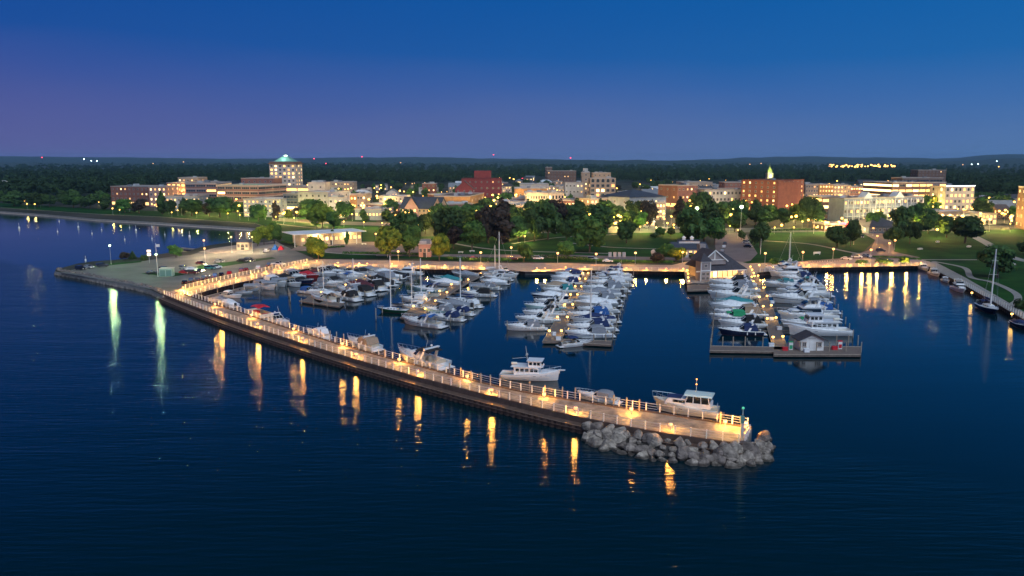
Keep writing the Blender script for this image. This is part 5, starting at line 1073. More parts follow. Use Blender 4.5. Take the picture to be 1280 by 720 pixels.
bd('apartment_building', 'dark glazed section between the two white buildings', 'building', (355, 270), (373, 270.5), 243, 26, 'slate', 'dark', 4, 4, .15, 'ribbon')
bd('apartment_building', 'tall pale plaster building with framed dark windows', 'building', (373.5, 271), (411, 272), 241, 32, 'stone', 'white', 4, 5, .1)
bd('shop_building', 'small white building with a glowing entrance beside the pale plaster block', 'shop', (411.5, 273), (429, 273), 248, 20, 'white', 'white', 3, 3, .2, gf=1)
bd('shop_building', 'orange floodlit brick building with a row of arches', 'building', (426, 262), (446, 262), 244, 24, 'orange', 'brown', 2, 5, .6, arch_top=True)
bd('shop_building', 'plain buff building right of the orange arches', 'building', (446.5, 262), (457, 262), 243, 24, 'tan', 'grey', 2, 3, .2)
bd('apartment_building', 'pale apartment block in the trees beyond the orange arches', 'building', (411, 243), (441, 243), 228, 30, 'tan', 'brown', 3, 8, .3)
bd('shop_building', 'low white-roofed restaurant with glowing windows behind the parkway', 'shop', (444, 275), (478, 275.5), 262, 25, 'grey', 'white', 1, 8, .9, litset=4)
bd('shop_building', 'row of low storefronts with bright yellow windows left of the slate-roofed hall', 'shop', (458, 268), (498, 268.5), 256, 24, 'brown', 'white', 1, 9, .8, litset=4)
bd('house', 'white gabled house with lit porch above the storefront roofs', 'house', (483, 252), (497, 252), 241, 14, 'white', 'grey', 2, 4, .3, rooftype='front_gable', ridge_y=236.5)
bd('shop_building', 'pale flat-roofed block behind the slate-roofed hall', 'building', (474, 258), (508, 258), 246, 30, 'stone', 'white', 2, 7, .3)
# slate-roofed hall
bd('brick_hall', 'buff brick hall with a dark slate roof and two gables', 'hall', (501, 275), (549, 276), 259.5, 18, 'tan', 'slate', 2, 9, .15, rooftype='gable', ridge_y=246.5, side=3)
for x0, x1, yb in ((506, 523, 275.6), (541, 553, 276.5)):
    bd('gabled_wing', 'projecting gabled wing of the slate-roofed hall, '+('left one' if x0 < 530 else 'the one at its street end'), 'hall wing', (x0, yb), (x1, yb), 259.5, 10, 'pink', 'slate', 2, 2, .3, rooftype='front_gable', ridge_y=246.5 if x0 < 530 else 247.5, side=2)
bd('brick_building', 'small plain red brick cube in the trees behind the hall', 'building', (528, 246), (545, 246), 230, 18, 'redbrick', 'brown', 3, 3, .05)
bd('shop_building', 'long brick building with a pale cornice between hall and main street', 'building', (549, 264), (589, 263), 245, 35, 'redbrick', 'white', 2, 9, .15)
bd('shop_building', 'orange-lit brick corner building at the main street', 'building', (588, 268), (605, 262), 246, 30, 'orange', 'brown', 2, 4, .8, gf=1)
bd('shop_building', 'grey block with two white domed roofs facing the street corner', 'building', (551, 274), (592, 273), 256, 26, 'brown', 'white', 2, 8, .15)
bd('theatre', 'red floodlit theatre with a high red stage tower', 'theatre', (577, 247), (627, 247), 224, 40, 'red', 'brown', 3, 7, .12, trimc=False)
o, A, W, H, D, ang = BL[-1]; b = MB(); b.box((W*.52, D*.45, H+4.8), (W*.42, D*.5, 9.6)); b.build('stage_tower', BR['red'], o)
bd('gabled_theatre', 'gabled dark red hall before the theatre with a lit round sign', 'building', (569, 249), (592, 249), 236, 16, 'red', 'brown', 2, 3, .4, rooftype='front_gable', ridge_y=226)
# main street
bd('shop_building', 'long grey two-storey shop row right of the green traffic lights', 'shop', (636, 268), (660, 267), 253, 24, 'grey', 'white', 2, 6, .3, gf=.5)
bd('shop_building', 'brick shop with arched windows facing the park', 'shop', (640, 264), (662, 264), 249, 22, 'brick', 'grey', 2, 5, .2, arch_top=True)
bd('warehouse', 'wide low white-roofed building in the middle of town', 'building', (643, 252), (684, 252), 236, 40, 'orange', 'white', 1, 8, .3)
bd('warehouse', 'second white-roofed building stepping up behind the first', 'building', (650, 243), (686, 243), 230.5, 40, 'stone', 'white', 1, 8, .2)
bd('shop_building', 'small brick shop with a bay window below the cream arcade', 'shop', (640, 269), (661, 269), 258, 20, 'pink', 'brown', 2, 4, .3, gf=.5)
bd('arcade_building', 'cream floodlit building with a long row of tall windows', 'building', (656, 265), (685, 265), 241.5, 30, 'cream', 'white', 2, 9, .1, win=(1.3, 2.4))
bd('arcade_building', 'cream floodlit building with arched upper windows', 'building', (685.5, 265), (705, 265), 241.5, 30, 'cream', 'grey', 2, 5, .25, arch_top=True, win=(1.7, 2.8))
bd('brick_block', 'dark brick block with lit corner windows on the skyline', 'building', (684, 232), (720, 232), 214, 30, 'brown', 'brown', 4, 9, .12)
bd('brick_block', 'narrow dark tower end of the skyline brick block', 'building', (682, 231), (690, 231), 209.5, 20, 'brown', 'brown', 5, 2, .1)
bd('office_building', 'grey gambrel-roofed building left of the tan tower', 'building', (706, 251), (729, 251), 229, 24, 'white', 'slate', 3, 5, .2)
bd('tan_tower', 'square tan stair tower with a white rooftop box', 'tower', (727, 250), (737, 250), 216, 14, 'tan', 'grey', 6, 1, .1)
o, A, W, H, D, ang = BL[-1]; b = MB(); b.box((W*.5, D*.5, H+2.6), (5, 5, 4.4)); b.build('rooftop_box', BR['white'], o)
bd('tan_building', 'tan building with three big arches along the top floor', 'building', (737.5, 253), (769, 253), 223.5, 26, 'tan', 'tan' if False else 'brown', 5, 5, .2, arch_top=True, win=(3.6, 3.4))
bd('tan_building', 'tan penthouse block on the skyline behind the arches', 'building', (741, 244), (763, 244), 216.5, 24, 'tan', 'brown', 5, 4, .3, litset=4)
bd('shop_building', 'brick shops with strings of bright lights behind the park trees', 'shop', (738, 272), (765, 271), 249, 24, 'tan', 'brown', 3, 6, .7, litset=4, gf=1)
bd('shop_building', 'brick row with bright shop windows left of the strings of lights', 'shop', (700, 270), (737, 270), 251, 24, 'brick', 'brown', 2, 8, .4, gf=.6)
bd('shop_building', 'blue-grey building with lit shop front left of the glass-roofed pavilion building', 'shop', (762, 270), (789, 270), 248, 26, 'grey', 'white', 2, 7, .4, gf=1)
bd('market_building', 'steel-grey building with stepped roofs and a tall lit entrance bay', 'building', (786, 274), (832, 272), 247, 36, 'grey', 'slate', 2, 9, .45, rooftype='hip', ridge_y=238)
bd('market_building', 'tall glowing glass entrance bay of the steel-grey building', 'entrance', (820, 275), (831, 275), 254, 8, 'tan', 'slate', 3, 3, 1.0, litset=4, side=2)
bd('house', 'small white house with a pale blue gable behind the hedge', 'house', (800, 283), (818, 283), 277, 12, 'white', 'white', 1, 4, .4, rooftype='gable', ridge_y=272)
bd('shop_building', 'light grey hall with a wide sloping roof on the quiet street', 'building', (805, 258), (850, 258), 243, 30, 'stone', 'grey', 2, 9, .25, rooftype='gable', ridge_y=237)
bd('brick_building', 'dark brick building with a lit corner right of the grey hall', 'building', (846, 262), (871, 261), 232.5, 26, 'brick', 'brown', 3, 5, .3, gf=.5)
bd('brick_building', 'tan flat building on the skyline behind the dark brick corner', 'building', (851, 245), (890, 245), 228, 30, 'tan', 'brown', 2, 8, .15)
bd('office_building', 'long pale building with pilasters and a glowing loggia', 'building', (880, 262), (944, 261), 238, 34, 'stone', 'brown', 3, 14, .3, win=(1.8, 2.4))
bd('office_building', 'brick penthouse range behind the pale pilastered building', 'building', (905, 248), (945, 248), 228.5, 26, 'brick', 'brown', 3, 7, .05)
bd('brick_hotel', 'tall red brick block with lit slot windows and shadowed flank', 'building', (970, 265), (1003, 262), 226.5, 34, 'redbrick', 'brown', 7, 6, .25, side=6, trimc=False)
bd('brick_hotel', 'lower red brick wing on the street side of the tall brick block', 'building', (956, 264), (971, 265), 228.5, 26, 'redbrick', 'brown', 6, 4, .2, trimc=False)
C_ = bd('clock_tower', 'floodlit yellow-green clock tower with a pointed cupola', 'clock tower', (958.5, 240), (965.5, 240), 217, 9, 'cream', 'brown', 4, 1, .0, side=1)
o, A, W, H, D, ang = BL[-1]
flood_tint = mat('flood_tinted_cupola', (0.45, 0.50, 0.12), .6); b = MB(); b.tube((W/2, D/2, H), (W/2, D/2, H+5), W*.42, W*.38, 8); b.build('belfry', flood_tint, o); b = MB(); b.tube((W/2, D/2, H+5), (W/2, D/2, H+9), W*.40, .4, 8); b.tube((W/2, D/2, H+9), (W/2, D/2, H+14), .3, .1, 5); b.build('spire', flood_tint, o)  # yellow-green floodlight painted into the cupola's base colour
b = MB(); b.tube((W/2, -.05, H-3.5), (W/2, -.3, H-3.5), 2.0, 2.0, 16); b.build('clock_face', mat('lit_clock', (.9, .95, .6), emit=(.85, 1, .35), es=3), o)
lamp_light('clock', 'clk', 9000, (.9, 1, .3), 1.0, (W/2, -7, H+1), o)
for i, (x0, x1, yt, wl_, l, lb) in enumerate(((1006, 1022, 231, 'tan', .3, 'dim buff building next to the tall brick block'), (1023, 1041, 231, 'orange', .9, 'orange floodlit building with a stepped top'), (1041, 1062, 232, 'tan', .6, 'buff building with evenly lit windows in the far street row'), (1062, 1078, 234, 'brick', .3, 'brick building behind the orange street lamp'), (1078, 1095, 233, 'redbrick', .35, 'reddish brick building ending the far street row'))):
    bd('brick_building', lb, 'building', (x0, 252), (x1, 252), yt, 22, wl_, 'brown', 4, 5, l)
# balcony terrace (condominium row)
bd('apartment_building', 'glass-fronted corner block with lit windows at the near end of the long grey terrace', 'apartment building', (1026, 279), (1053, 279), 247, 26, 'brown', 'white', 4, 6, .55, 'ribbon', litset=2)
for i in range(5):
    x0 = 1053.5+i*19.6; yb = 281-i*.9
    bd('apartment_building', 'section of the long grey balcony terrace, %s from the glass corner' % ORD(i), 'apartment building', (x0, yb), (x0+19.2, yb-.7), 249-i*.6, 26, 'grey', 'brown', 3, 5, .3, group=None, win=(1.8, 1.9), side=0)
    o, A, W, H, D, ang = BL[-1]
    for q in (.28, .72):
        b = MB(); fh = H/3
        for f in range(1, 3): b.box((W*q, -1.1, fh*f-.1), (W*.34, 2.2, .2)); b.box((W*q, -2.15, fh*f+.9), (W*.34, .08, .1)); 
        for sx in (-1, 1): b.box((W*q+sx*W*.17, -2.1, H*.48), (.35, .35, H*.98))
        b.build('balcony', WPAINT, o)
    if i in (1, 3):
        b = MB(); b.add([(W*.2, -.4, H), (W*.8, -.4, H), (W*.5, -.4, H+4.5), (W*.2, 6, H), (W*.8, 6, H), (W*.5, 6, H+4.5)], [(0, 1, 2), (4, 3, 5), (0, 2, 5, 3), (2, 1, 4, 5)]); b.build('dormer', WPAINT, o)
bd('shop_building', 'low brightly lit shop with a red glowing sign under the terrace', 'shop', (1030, 289), (1062, 288.5), 281, 14, 'brown', 'dark', 1, 6, 1.0, litset=4)
b = MB(); b.box((0, 0, 0), (8, .3, 1.3)); so = b.build('shop_sign', mat('red_neon', (1, .05, .1), emit=(1, .02, .06), es=6)); q = G(1056, 289.5); so.location = (q.x, q.y, LZ+5.4); so.parent = BL[-1][0]; so.matrix_parent_inverse = Matrix.Translation(BL[-1][0].location).inverted() if False else Matrix(); so.location = (BL[-1][2]*.8, -.5, 4.6)
lamp_light('sign', 'neon', 1600, (1, .03, .08), .6, (BL[-1][2]*.8, -2, 4.6), BL[-1][0])
bd('garage', 'dark hip-roofed building at the back of the road bend', 'building', (1086, 292), (1129, 291), 284, 22, 'slate', 'dark', 1, 8, .15, rooftype='hip', ridge_y=272)
bd('office_building', 'large glass-fronted building with all floors glowing yellow', 'office building', (1113, 262), (1180, 261), 229, 40, 'brown', 'brown', 5, 24, .75, 'ribbon', litset=2)
bd('office_building', 'set-back grey penthouse above the glowing yellow floors', 'building', (1126, 256), (1176, 256), 223, 24, 'brown', 'grey', 5, 9, .1, 'ribbon')
bd('office_building', 'pale stone building with a white lit roof edge and arched openings', 'office building', (1180, 263), (1216, 262.5), 234, 30, 'stone', 'white', 4, 7, .35, arch_top=True, win=(2.2, 2.4))
o, A, W, H, D, ang = BL[-1]; b = MB(); b.box((W/2, -.35, H+1.1), (W, .3, .5)); b.build('roof_light_strip', litm('roofline', (.9, .95, 1), 4), o)
bd('brick_block', 'dark brick building with two roof peaks on the skyline', 'building', (1146, 236), (1181, 236), 213, 24, 'brown', 'brown', 6, 8, .08)
bd('market_hall', 'low flat white canopy roof over brightly lit fuel and shop fronts', 'shop', (1158, 276), (1222, 275), 266, 24, 'tan', 'white', 1, 11, .85, litset=4, trimc=False)
bd('shop_building', 'small pale shop with an awning right of the lit canopy', 'shop', (1200, 281), (1222, 281), 273, 14, 'tan', 'grey', 1, 5, .6, litset=4)
bd('shop_building', 'small flat white building by the lit shops', 'shop', (1222, 281), (1245, 281), 268, 18, 'white', 'grey', 2, 5, .5, gf=.5)
bd('motel', 'brick building with lit walkway lamps at the edge of the photo', 'building', (1268, 284), (1300, 292), 234, 30, 'brown', 'brown', 5, 6, .4, side=6)
bd('house', 'small house with a warm doorway among the east trees', 'house', (1246, 274), (1262, 274), 262, 14, 'brown', 'brown', 2, 3, .5, rooftype='gable', ridge_y=256)
# park buildings
PV = bd('visitor_pavilion', 'glowing glass pavilion with a thin white flat roof in the park', 'pavilion', (376, 308), (452, 303.5), 293.5, 13, 'cream', 'white', 1, 13, 1.0, litset=4, trimc=False, extras=-9, parapet=.2)
o, A, W, H, D, ang = BL[-1]; b = MB(); b.box((W*.44, D*.4, H+.55), (W*1.18, D*1.5, .35)); b.build('canopy_roof', WPAINT, o)
b = MB()
for i in range(6): b.tube((W*(-.12+.2*i), -3, 0), (W*(-.12+.2*i), -3, H+.4), .2, n=6)
b.build('column', WPAINT, o); lamp_light('pavilion', 'pav', 3500, (1, .75, .3), .8, (W*.75, -2, H-.6), o); lamp_light('pavilion', 'pav', 3500, (1, .75, .3), .8, (W*.25, -2, H-.6), o)
bd('restroom_building', 'small brick hut with a light grey roof beside the promenade', 'hut', (523.5, 321.5), (538.5, 321.5), 306, 7, 'pink', 'grey', 1, 3, .0, parapet=.3)
bd('park_building', 'long low building with a blue-grey lean-to roof and warm lit front', 'building', (842, 322), (884, 322), 310.5, 12, 'white', 'slate', 1, 7, .85, rooftype='gable', ridge_y=304, litset=4, side=2)
o, A, W, H, D, ang = BL[-1]; b = MB(); b.box((W*.52, D*.55, H+2.0), (W*.62, 4, 1.8)); b.build('clerestory', WPAINT, o); b = MB(); b.box((W*.52, D*.55, H+3.05), (W*.66, 5, .25)); b.build('clerestory_roof', ROOFM['slate'], o)
for q in (.38, .62): b = MB(); b.box((W*q, D*.55, H+3.7), (1.3, 1.3, 1.1)); b.frus((W*q-.9, W*q+.9, D*.55-.9, D*.55+.9), (W*q-.05, W*q+.05, D*.55-.05, D*.55+.05), H+4.25, H+5.1); b.build('cupola', WPAINT, o)
# harbour clubhouse
CHA, CHB = G(874, 351), G(930, 348.5); dv = CHB-CHA; W = dv.length; ca = atan2(dv.y, dv.x); SH = BR['shingle']
ch = empty('clubhouse', (CHA.x, CHA.y, LZ), ca); tag(ch, 'shingled harbour clubhouse with a big dark roof, white trimmed gable and corner turret', 'clubhouse')
D = 17; HE = zat(CHA, 338.5)-LZ; HR = zat(CHA, 318)-LZ
b = MB(); b.box((W*.58, D*.55, HE/2), (W*.74, D*.72, HE)); b.build('wall', BR['cream'], ch)
b = MB(); x0 = W*.17
b.loft([[(x0, -1.2, HE), (W+.8, -1.2, HE), (W+.8, D+.5, HE), (x0, D+.5, HE)], [(W*.30, D*.45, HR-.2), (W*.72, D*.45, HR-.2), (W*.72, D*.55, HR-.2), (W*.30, D*.55, HR-.2)]]); b.build('roof', ROOFM['brown'] if False else mat('dark_shingle_roof', (0.05, 0.045, 0.055), .85, var=.25, scale=1.0), ch)
fl = MB(); fl.box((W*.45, -1.25, HE-.12), (W*1.12, .14, .3)); fl.build('fascia', WPAINT, ch)
g = MB(); gx, gw = W*.34, W*.25; gz = zat(CHA, 326)-LZ; HR = zat(CHA, 314.5)-LZ-1.3; g.add([(gx-gw, .6, gz), (gx+gw, .6, gz), (gx, .6, HR+1.3), (gx-gw, D*.6, gz), (gx+gw, D*.6, gz), (gx, D*.6, HR+1.3)], [(0, 1, 2), (4, 3, 5)]); g.box((gx, 2, gz-.8), (gw*2, 2.8, 1.7)); g.build('gable', SH, ch)
g = MB()
for s in (-1, 1): g.add([(gx+s*(gw+.7), .1, gz-.5), (gx, .1, HR+1.6), (gx, D*.6, HR+1.6), (gx+s*(gw+.7), D*.6, gz-.5)], [(0, 1, 2, 3)])
g.build('gable_roof', MATS['dark_shingle_roof'], ch)
g = MB()
for s in (-1, 1): g.hexa([(gx+s*(gw+.7), -.02, gz-.8), (gx, -.02, HR+1.3), (gx, -.02, HR+1.75), (gx+s*(gw+.7), -.02, gz-.35), (gx+s*(gw+.7), .14, gz-.8), (gx, .14, HR+1.3), (gx, .14, HR+1.75), (gx+s*(gw+.7), .14, gz-.35)])
g.box((gx, .5, gz+.1), (gw*1.8, .15, .25)); g.box((gx, .5, gz+1.6), (.3, .15, 2.8)); g.build('gable_trim', WPAINT, ch)
t = MB(); t.box((W*.08, 0.2, (HE+3.6)/2), (3.9, 3.9, HE+3.6)); t.build('turret', SH, ch)
t = MB(); t.frus((W*.08-2.5, W*.08+2.5, -2.3, 2.7), (W*.08-.1, W*.08+.1, .1, .3), HE+3.6, HE+6.4); t.build('turret_roof', MATS['dark_shingle_roof'], ch)
t = MB(); 
for s in (-1, 1): t.box((W*.08+s*1.9, -1.75, (HE+3.6)/2), (.25, .2, HE+3.6))
t.box((W*.08, -1.78, HE+3.4), (4.1, .2, .3)); t.box((W*.08, -1.78, HE+.2), (4.1, .2, .3)); t.build('turret_trim', WPAINT, ch)
w = link('window', win_mesh(1.0, 1.0, -1, False, 1), ch); w.location = (W*.08, -1.75, HE+2.0)
for q in (-.85, .85):
    for z in (1.1, 2.7): w = link('window', win_mesh(1.1, 1.1, -1, False, 1), ch); w.location = (W*.08+q, -1.75, z)
for i in range(7):
    w = link('window', win_mesh(W*.8/7*.82, HE*.72, 3 if i != 2 else 1, False, 2), ch); w.location = (W*.15+W*.8/7*(i+.5), D*.55-D*.36-.05, HE*.46)
for i in range(5): b = MB(); b.tube((W*.16+i*W*.2, -1.0, 0), (W*.16+i*W*.2, -1.0, HE-.1), .14, n=6); b.build('porch_post', WPAINT, ch)
for q in (.25, .5, .75, .93): lamp_light('porch', 'porch', 1500, WARM, .2, (W*q, .6, HE-.6), ch)
cu = MB(); cu.box((W*.40, D*.75, HR+.5), (2.4, 2.4, 4.2)); cu.build('chimney', SH, ch)
# fuel hut
fp = P(1014, 438, .75); fh_ = empty('fuel_hut', (fp.x, fp.y, .75), 0); tag(fh_, 'little white fuel hut with a dark gable roof on the pier head', 'hut')
b = MB(); b.box((0, 1.6, 1.3), (5.6, 3.6, 2.6)); b.add([(-2.8, -.2, 2.6), (2.8, -.2, 2.6), (0, -.2, 3.9), (-2.8, 3.4, 2.6), (2.8, 3.4, 2.6), (0, 3.4, 3.9)], [(0, 1, 2), (4, 3, 5)]); b.build('wall', WPAINT, fh_)
b = MB()
for s in (-1, 1): b.hexa([(s*3.5, -1.0, 2.35), (0, -1.0, 4.0), (0, 4.0, 4.0), (s*3.5, 4.0, 2.35), (s*3.5, -1.0, 2.55), (0, -1.0, 4.2), (0, 4.0, 4.2), (s*3.5, 4.0, 2.55)])
b.build('roof', MATS['dark_shingle_roof'], fh_)
for x in (-1.8, 1.8): w = link('window', win_mesh(.8, 1.1, -1, False, 1), fh_); w.location = (x, -.2, 1.5)
b = MB(); b.box((0, -.25, 1.05), (1.0, .12, 2.1)); b.build('door', WPAINT, fh_)
b = MB(); b.box((0, -.22, 2.9), (1.7, .1, .25)); b.build('trim', POLE, fh_)
for i, (x, y, cc, l) in enumerate(((988, 437, 'green', 'green and white fuel pump at the pier corner'), (1049.5, 436, 'red', 'red and white fuel pump right of the fuel hut'))):
    q = P(x, y, .75); o = empty('fuel_pump', q); tag(o, l, 'fuel pump'); b = MB(); b.box((0, 0, .9), (.9, .6, 1.8)); b.build('body', WPAINT, o); b = MB(); b.box((0, -.32, .7), (.7, .06, .9)); b.box((0, 0, 1.9), (1.0, .7, .2)); b.build('panel', CANV[cc], o); b = MB(); b.tube((.5, 0, 1.4), (.6, -.2, .4), .05, n=5); b.build('hose', RUBBER, o)
for i, (x, y, m_, l) in enumerate(((981, 438, 'red', 'red fire box beside the green fuel pump'), (1043, 437, 'red', 'red crate beside the red fuel pump'), (964, 433, 'white', 'white dock box at the corner of the empty arm'), (1000, 436, 'white', 'white bin left of the fuel hut'), (1008, 440, 'white', 'white dock box in front of the fuel hut'),
        (698, 425, 'white', 'white dock box at the outer corner of the middle pier'), (692, 419, 'white', 'upright white box on the middle pier'), (964, 400, 'white', 'white step box on the fuel pier by the black-topped cruiser'), (965, 379, 'white', 'white step box halfway along the fuel pier'), (963, 371, 'white', 'white step box near the big yacht on the fuel pier'), (974, 412, 'white', 'white step box opposite the trawler'))):
    q = P(x, y, .75); o = empty('dock_box', q); tag(o, l, 'dock box'); b = MB(); b.box((0, 0, .35), (1.2, .8, .7)); b.build('body', CANV[m_], o); b = MB(); b.box((0, 0, .76), (1.3, .9, .12)); b.build('lid', CANV[m_], o)
# boat ramp kiosk and tent, sculpture, display boards
bd('ramp_kiosk', 'small hip-roofed kiosk between two bright lamps at the boat ramp', 'kiosk', (296, 312.5), (311, 312.5), 303, 5, 'cream', 'slate', 1, 3, .0, rooftype='hip', ridge_y=299, side=1)
q = G(348, 312); o = empty('tent', q); tag(o, 'small blue and red tent at the back of the parking lot', 'tent'); b = MB(); b.frus((-3, 0, -2, 2), (-1.6, -1.4, -.1, .1), 0, 2.6); b.build('blue_panel', CANV['blue'], o); b = MB(); b.frus((0.1, 2.6, -2, 2), (1.2, 1.4, -.1, .1), 0, 2.1); b.build('red_panel', CANV['red'], o)
bx = G(209, 345); o = empty('waste_enclosure', bx, .1); tag(o, 'pale green box-shaped bin enclosure on the lit grass island', 'bin enclosure'); b = MB(); b.box((0, 0, 1.5), (4.6, 3, 3)); b.build('wall', mat('pale_green_paint', (.32, .5, .42), .6), o); b = MB(); b.box((0, 0, 3.05), (4.9, 3.3, .16)); b.build('roof', POLE, o); b = MB(); b.box((-1.1, -1.55, 1.3), (1.9, .1, 2.3)); b.box((1.1, -1.55, 1.3), (1.9, .1, 2.3)); b.build('door', mat('green_door', (.12, .25, .2), .6), o)
for i, x in enumerate((762.5, 768.5, 774.2, 780)):
    q = G(x, 321.5); o = empty('display_panel', q); tag(o, 'upright grey display board on the lawn, %s of four from the lime tree' % ORD(i), 'display board', 'four display boards'); b = MB(); b.box((0, 0, 1.2), (1.5, .2, 2.2)); b.build('board', BR['stone'], o); b = MB(); b.box((0, 0, .06), (1.3, .5, .12)); b.build('foot', DPOLE, o)
q = G(816.5, 325.5); o = empty('sculpture', q); tag(o, 'tall pale abstract stone sculpture beside the orange-lit bush', 'sculpture'); b = MB(); b.loft([[(r*cos(a)+ox, r*.6*sin(a), z) for a in [2*pi*i/8 for i in range(8)]] for r, ox, z in ((.9, 0, 0), (1.0, .1, 1), (1.1, .4, 2.2), (1.3, .2, 3.2), (1.0, -.2, 4.2), (.35, 0, 4.8))]); b.build('stone', BR['stone'], o, True)
# flagpole, signs, masts
for x, y, yt, l in ((197.5, 346, 305, 'tall flagpole with a small white flag on the parking peninsula'), (484.5, 322, 312, 'short white pole on the lawn edge behind the first pier'), (533, 322, 311, 'white pole beside the small brick hut'), (950.5, 318, 299, 'white pole under the round tree at the drive'), (1017, 292, 273, 'wooden utility post by the parkway')):
    q = G(x, y); h = zat(q, yt)-LZ; o = empty('flagpole' if 'flag' in l else 'pole', q); tag(o, l, 'flagpole' if 'flag' in l else 'pole'); b = MB(); b.tube((0, 0, 0), (0, 0, h), .12, .07, 6); b.ball((0, 0, h+.1), .15, 6, 4); b.build('shaft', WPAINT, o)
    if 'flag' in l: b = MB(); b.loft([[(.1+.35*i, .12*sin(i), h-1.1), (.1+.35*i, .12*sin(i)+.02, h-.1)] for i in range(5)], closed=False, c0=False, c1=False); b.build('flag', WPAINT, o)
q = G(187, 329); o = empty('light_sign', q); tag(o, 'small post with two stacked lit signs by the round bush', 'sign'); b = MB(); b.tube((0, 0, 0), (0, 0, 5.6), .1, n=6); b.build('post', POLE, o)
for z in (3.7, 5.2): b = MB(); b.box((0, 0, z), (1.4, .3, .9)); b.build('sign_panel', litm('signp', (1, .75, .5), 4), o)
q = G(1021, 318.8); o = empty('notice_board', q, .3); tag(o, 'low white-framed notice board on the lawn beside the car park', 'sign'); b = MB(); b.box((0, 0, 1.1), (3.8, .15, .9)); b.build('board', CREAM, o); b = MB(); b.box((-1.6, 0, .4), (.15, .15, .8)); b.build('post', WPAINT, o); b = MB(); b.box((1.6, 0, .4), (.15, .15, .8)); b.build('post', WPAINT, o)
for i in range(13): q = G(1011+i*3.1, 328-i*.07); o = empty('bollard', q); tag(o, 'short post in the row edging the promenade below the lawn', 'bollard', 'posts edging the promenade'); b = MB(); b.tube((0, 0, 0), (0, 0, .9), .16, .14, 6); b.build('post', PILE, o) if i == 0 else None; PO = b.mesh('post', PILE) if i == 0 else PO; (link('post', PO, o) if i else None)
for i, (x, y) in enumerate(((576, 316.5), (590, 315), (455, 306), (1150, 312), (1211, 309), (1172, 303), (1266, 331))):
    q = G(x, y); o = empty('picnic_table', q, .2*i); tag(o, 'pale picnic table '+('on the lawn left of the sailboat masts', 'on the lawn just right of the other one', 'beside the pavilion terrace', 'on the dark east lawn under the bushes', 'near the diagonal path', 'on the middle of the east lawn', 'right of the big maple')[i], 'picnic table'); b = MB(); b.box((0, 0, .75), (2.4, .9, .08)); b.build('top', WPAINT, o); b = MB(); b.box((0, .8, .45), (2.4, .3, .06)); b.build('seat', WPAINT, o); b = MB(); b.box((0, -.8, .45), (2.4, .3, .06)); b.build('seat', WPAINT, o); b = MB(); b.box((-.9, 0, .37), (.1, 1.6, .74)); b.box((.9, 0, .37), (.1, 1.6, .74)); b.build('leg', WPAINT, o)
# ================================================================ cars
GLASSC = mat('car_glass', (.015, .02, .03), .08, spec=.8)
CARC = {k: mat('car_paint_'+k, c, .25, metal=.2, coat=.6) for k, c in dict(black=(.012, .012, .015), white=(.7, .72, .75), silver=(.35, .37, .4), grey=(.09, .1, .11), red=(.4, .015, .02), blue=(.02, .05, .18), maroon=(.12, .015, .02), teal=(.03, .16, .2)).items()}
HEADL = mat('car_headlight', (.8, .8, .8), emit=(1, .9, .7), es=0.6); TAILL = mat('car_taillight', (.3, .01, .01), .3); TAILON = mat('car_taillight_on', (1, .1, .1), emit=(1, .03, .08), es=14)
CARS = {}
def car_meshes(kind):
    if kind in CARS: return CARS[kind]
    b = MB(); prof = dict(car=([(-2.2, .35), (-2.25, .75), (-1.7, .95), (-1.15, 1.42), (.25, 1.45), (.95, .98), (2.0, .82), (2.2, .6), (2.2, .3)]), suv=([(-2.3, .4), (-2.35, 1.0), (-2.1, 1.7), (.4, 1.72), (1.05, 1.15), (2.15, 1.0), (2.3, .7), (2.3, .35)]), pickup=([(-2.7, .5), (-2.75, 1.05), (-.75, 1.05), (-.6, 1.75), (.7, 1.78), (1.25, 1.15), (2.5, 1.02), (2.65, .7), (2.65, .42)]))[kind]
    W = .9; n = len(prof)
    L = [[(x, s*(W if z < 1.0 else W*.82), z) for x, z in prof] for s in (-1, 1)]
    b.v = [*L[0], *L[1]]; b.f = [tuple(range(n)), tuple(range(2*n-1, n-1, -1))]+[(i, n+i, n+(i+1) % n, (i+1) % n) for i in range(n)]; b.m = [0]*len(b.f)
    body = b
    g = MB(); zt = max(z for x, z in prof); xs = [x for x, z in prof if z > zt-.1]; x0, x1 = min(xs), max(xs)
    for s in (-1, 1): g.hexa([(x0-.25, s*.9, 1.0), (x1+.5, s*.9, 1.0), (x1+.5, s*.85, 1.0), (x0-.25, s*.85, 1.0), (x0, s*.76, zt-.1), (x1, s*.76, zt-.1), (x1, s*.7, zt-.1), (x0, s*.7, zt-.1)])
    a = [p for p in prof if p[0] >= x1-1e-6][:2]; g.hexa([(a[1][0]+.02, -.7, a[1][1]+.06), (a[1][0]+.04, .7, a[1][1]+.06), (a[0][0]+.06, .66, a[0][1]-.02), (a[0][0]+.06, -.66, a[0][1]-.02), (a[1][0]-.1, -.7, a[1][1]), (a[1][0]-.1, .7, a[1][1]), (a[0][0]-.1, .66, a[0][1]-.1), (a[0][0]-.1, -.66, a[0][1]-.1)])
    w = MB(); w.tube((0, -.1, 0), (0, .1, 0), .34, .34, 10); xl = prof[-1][0]; hl = MB(); hl.box((xl+.0, 0, .68), (.08, .36, .16)); tl = MB(); tl.box((prof[1][0], 0, .85), (.08, .3, .18))
    CARS[kind] = ({k: body.mesh('body', m) for k, m in CARC.items()}, g.mesh('windows', GLASSC), w.mesh('wheel', RUBBER), hl.mesh('headlight', HEADL), tl.mesh('taillight', TAILL), tl.mesh('taillight', TAILON)); return CARS[kind]
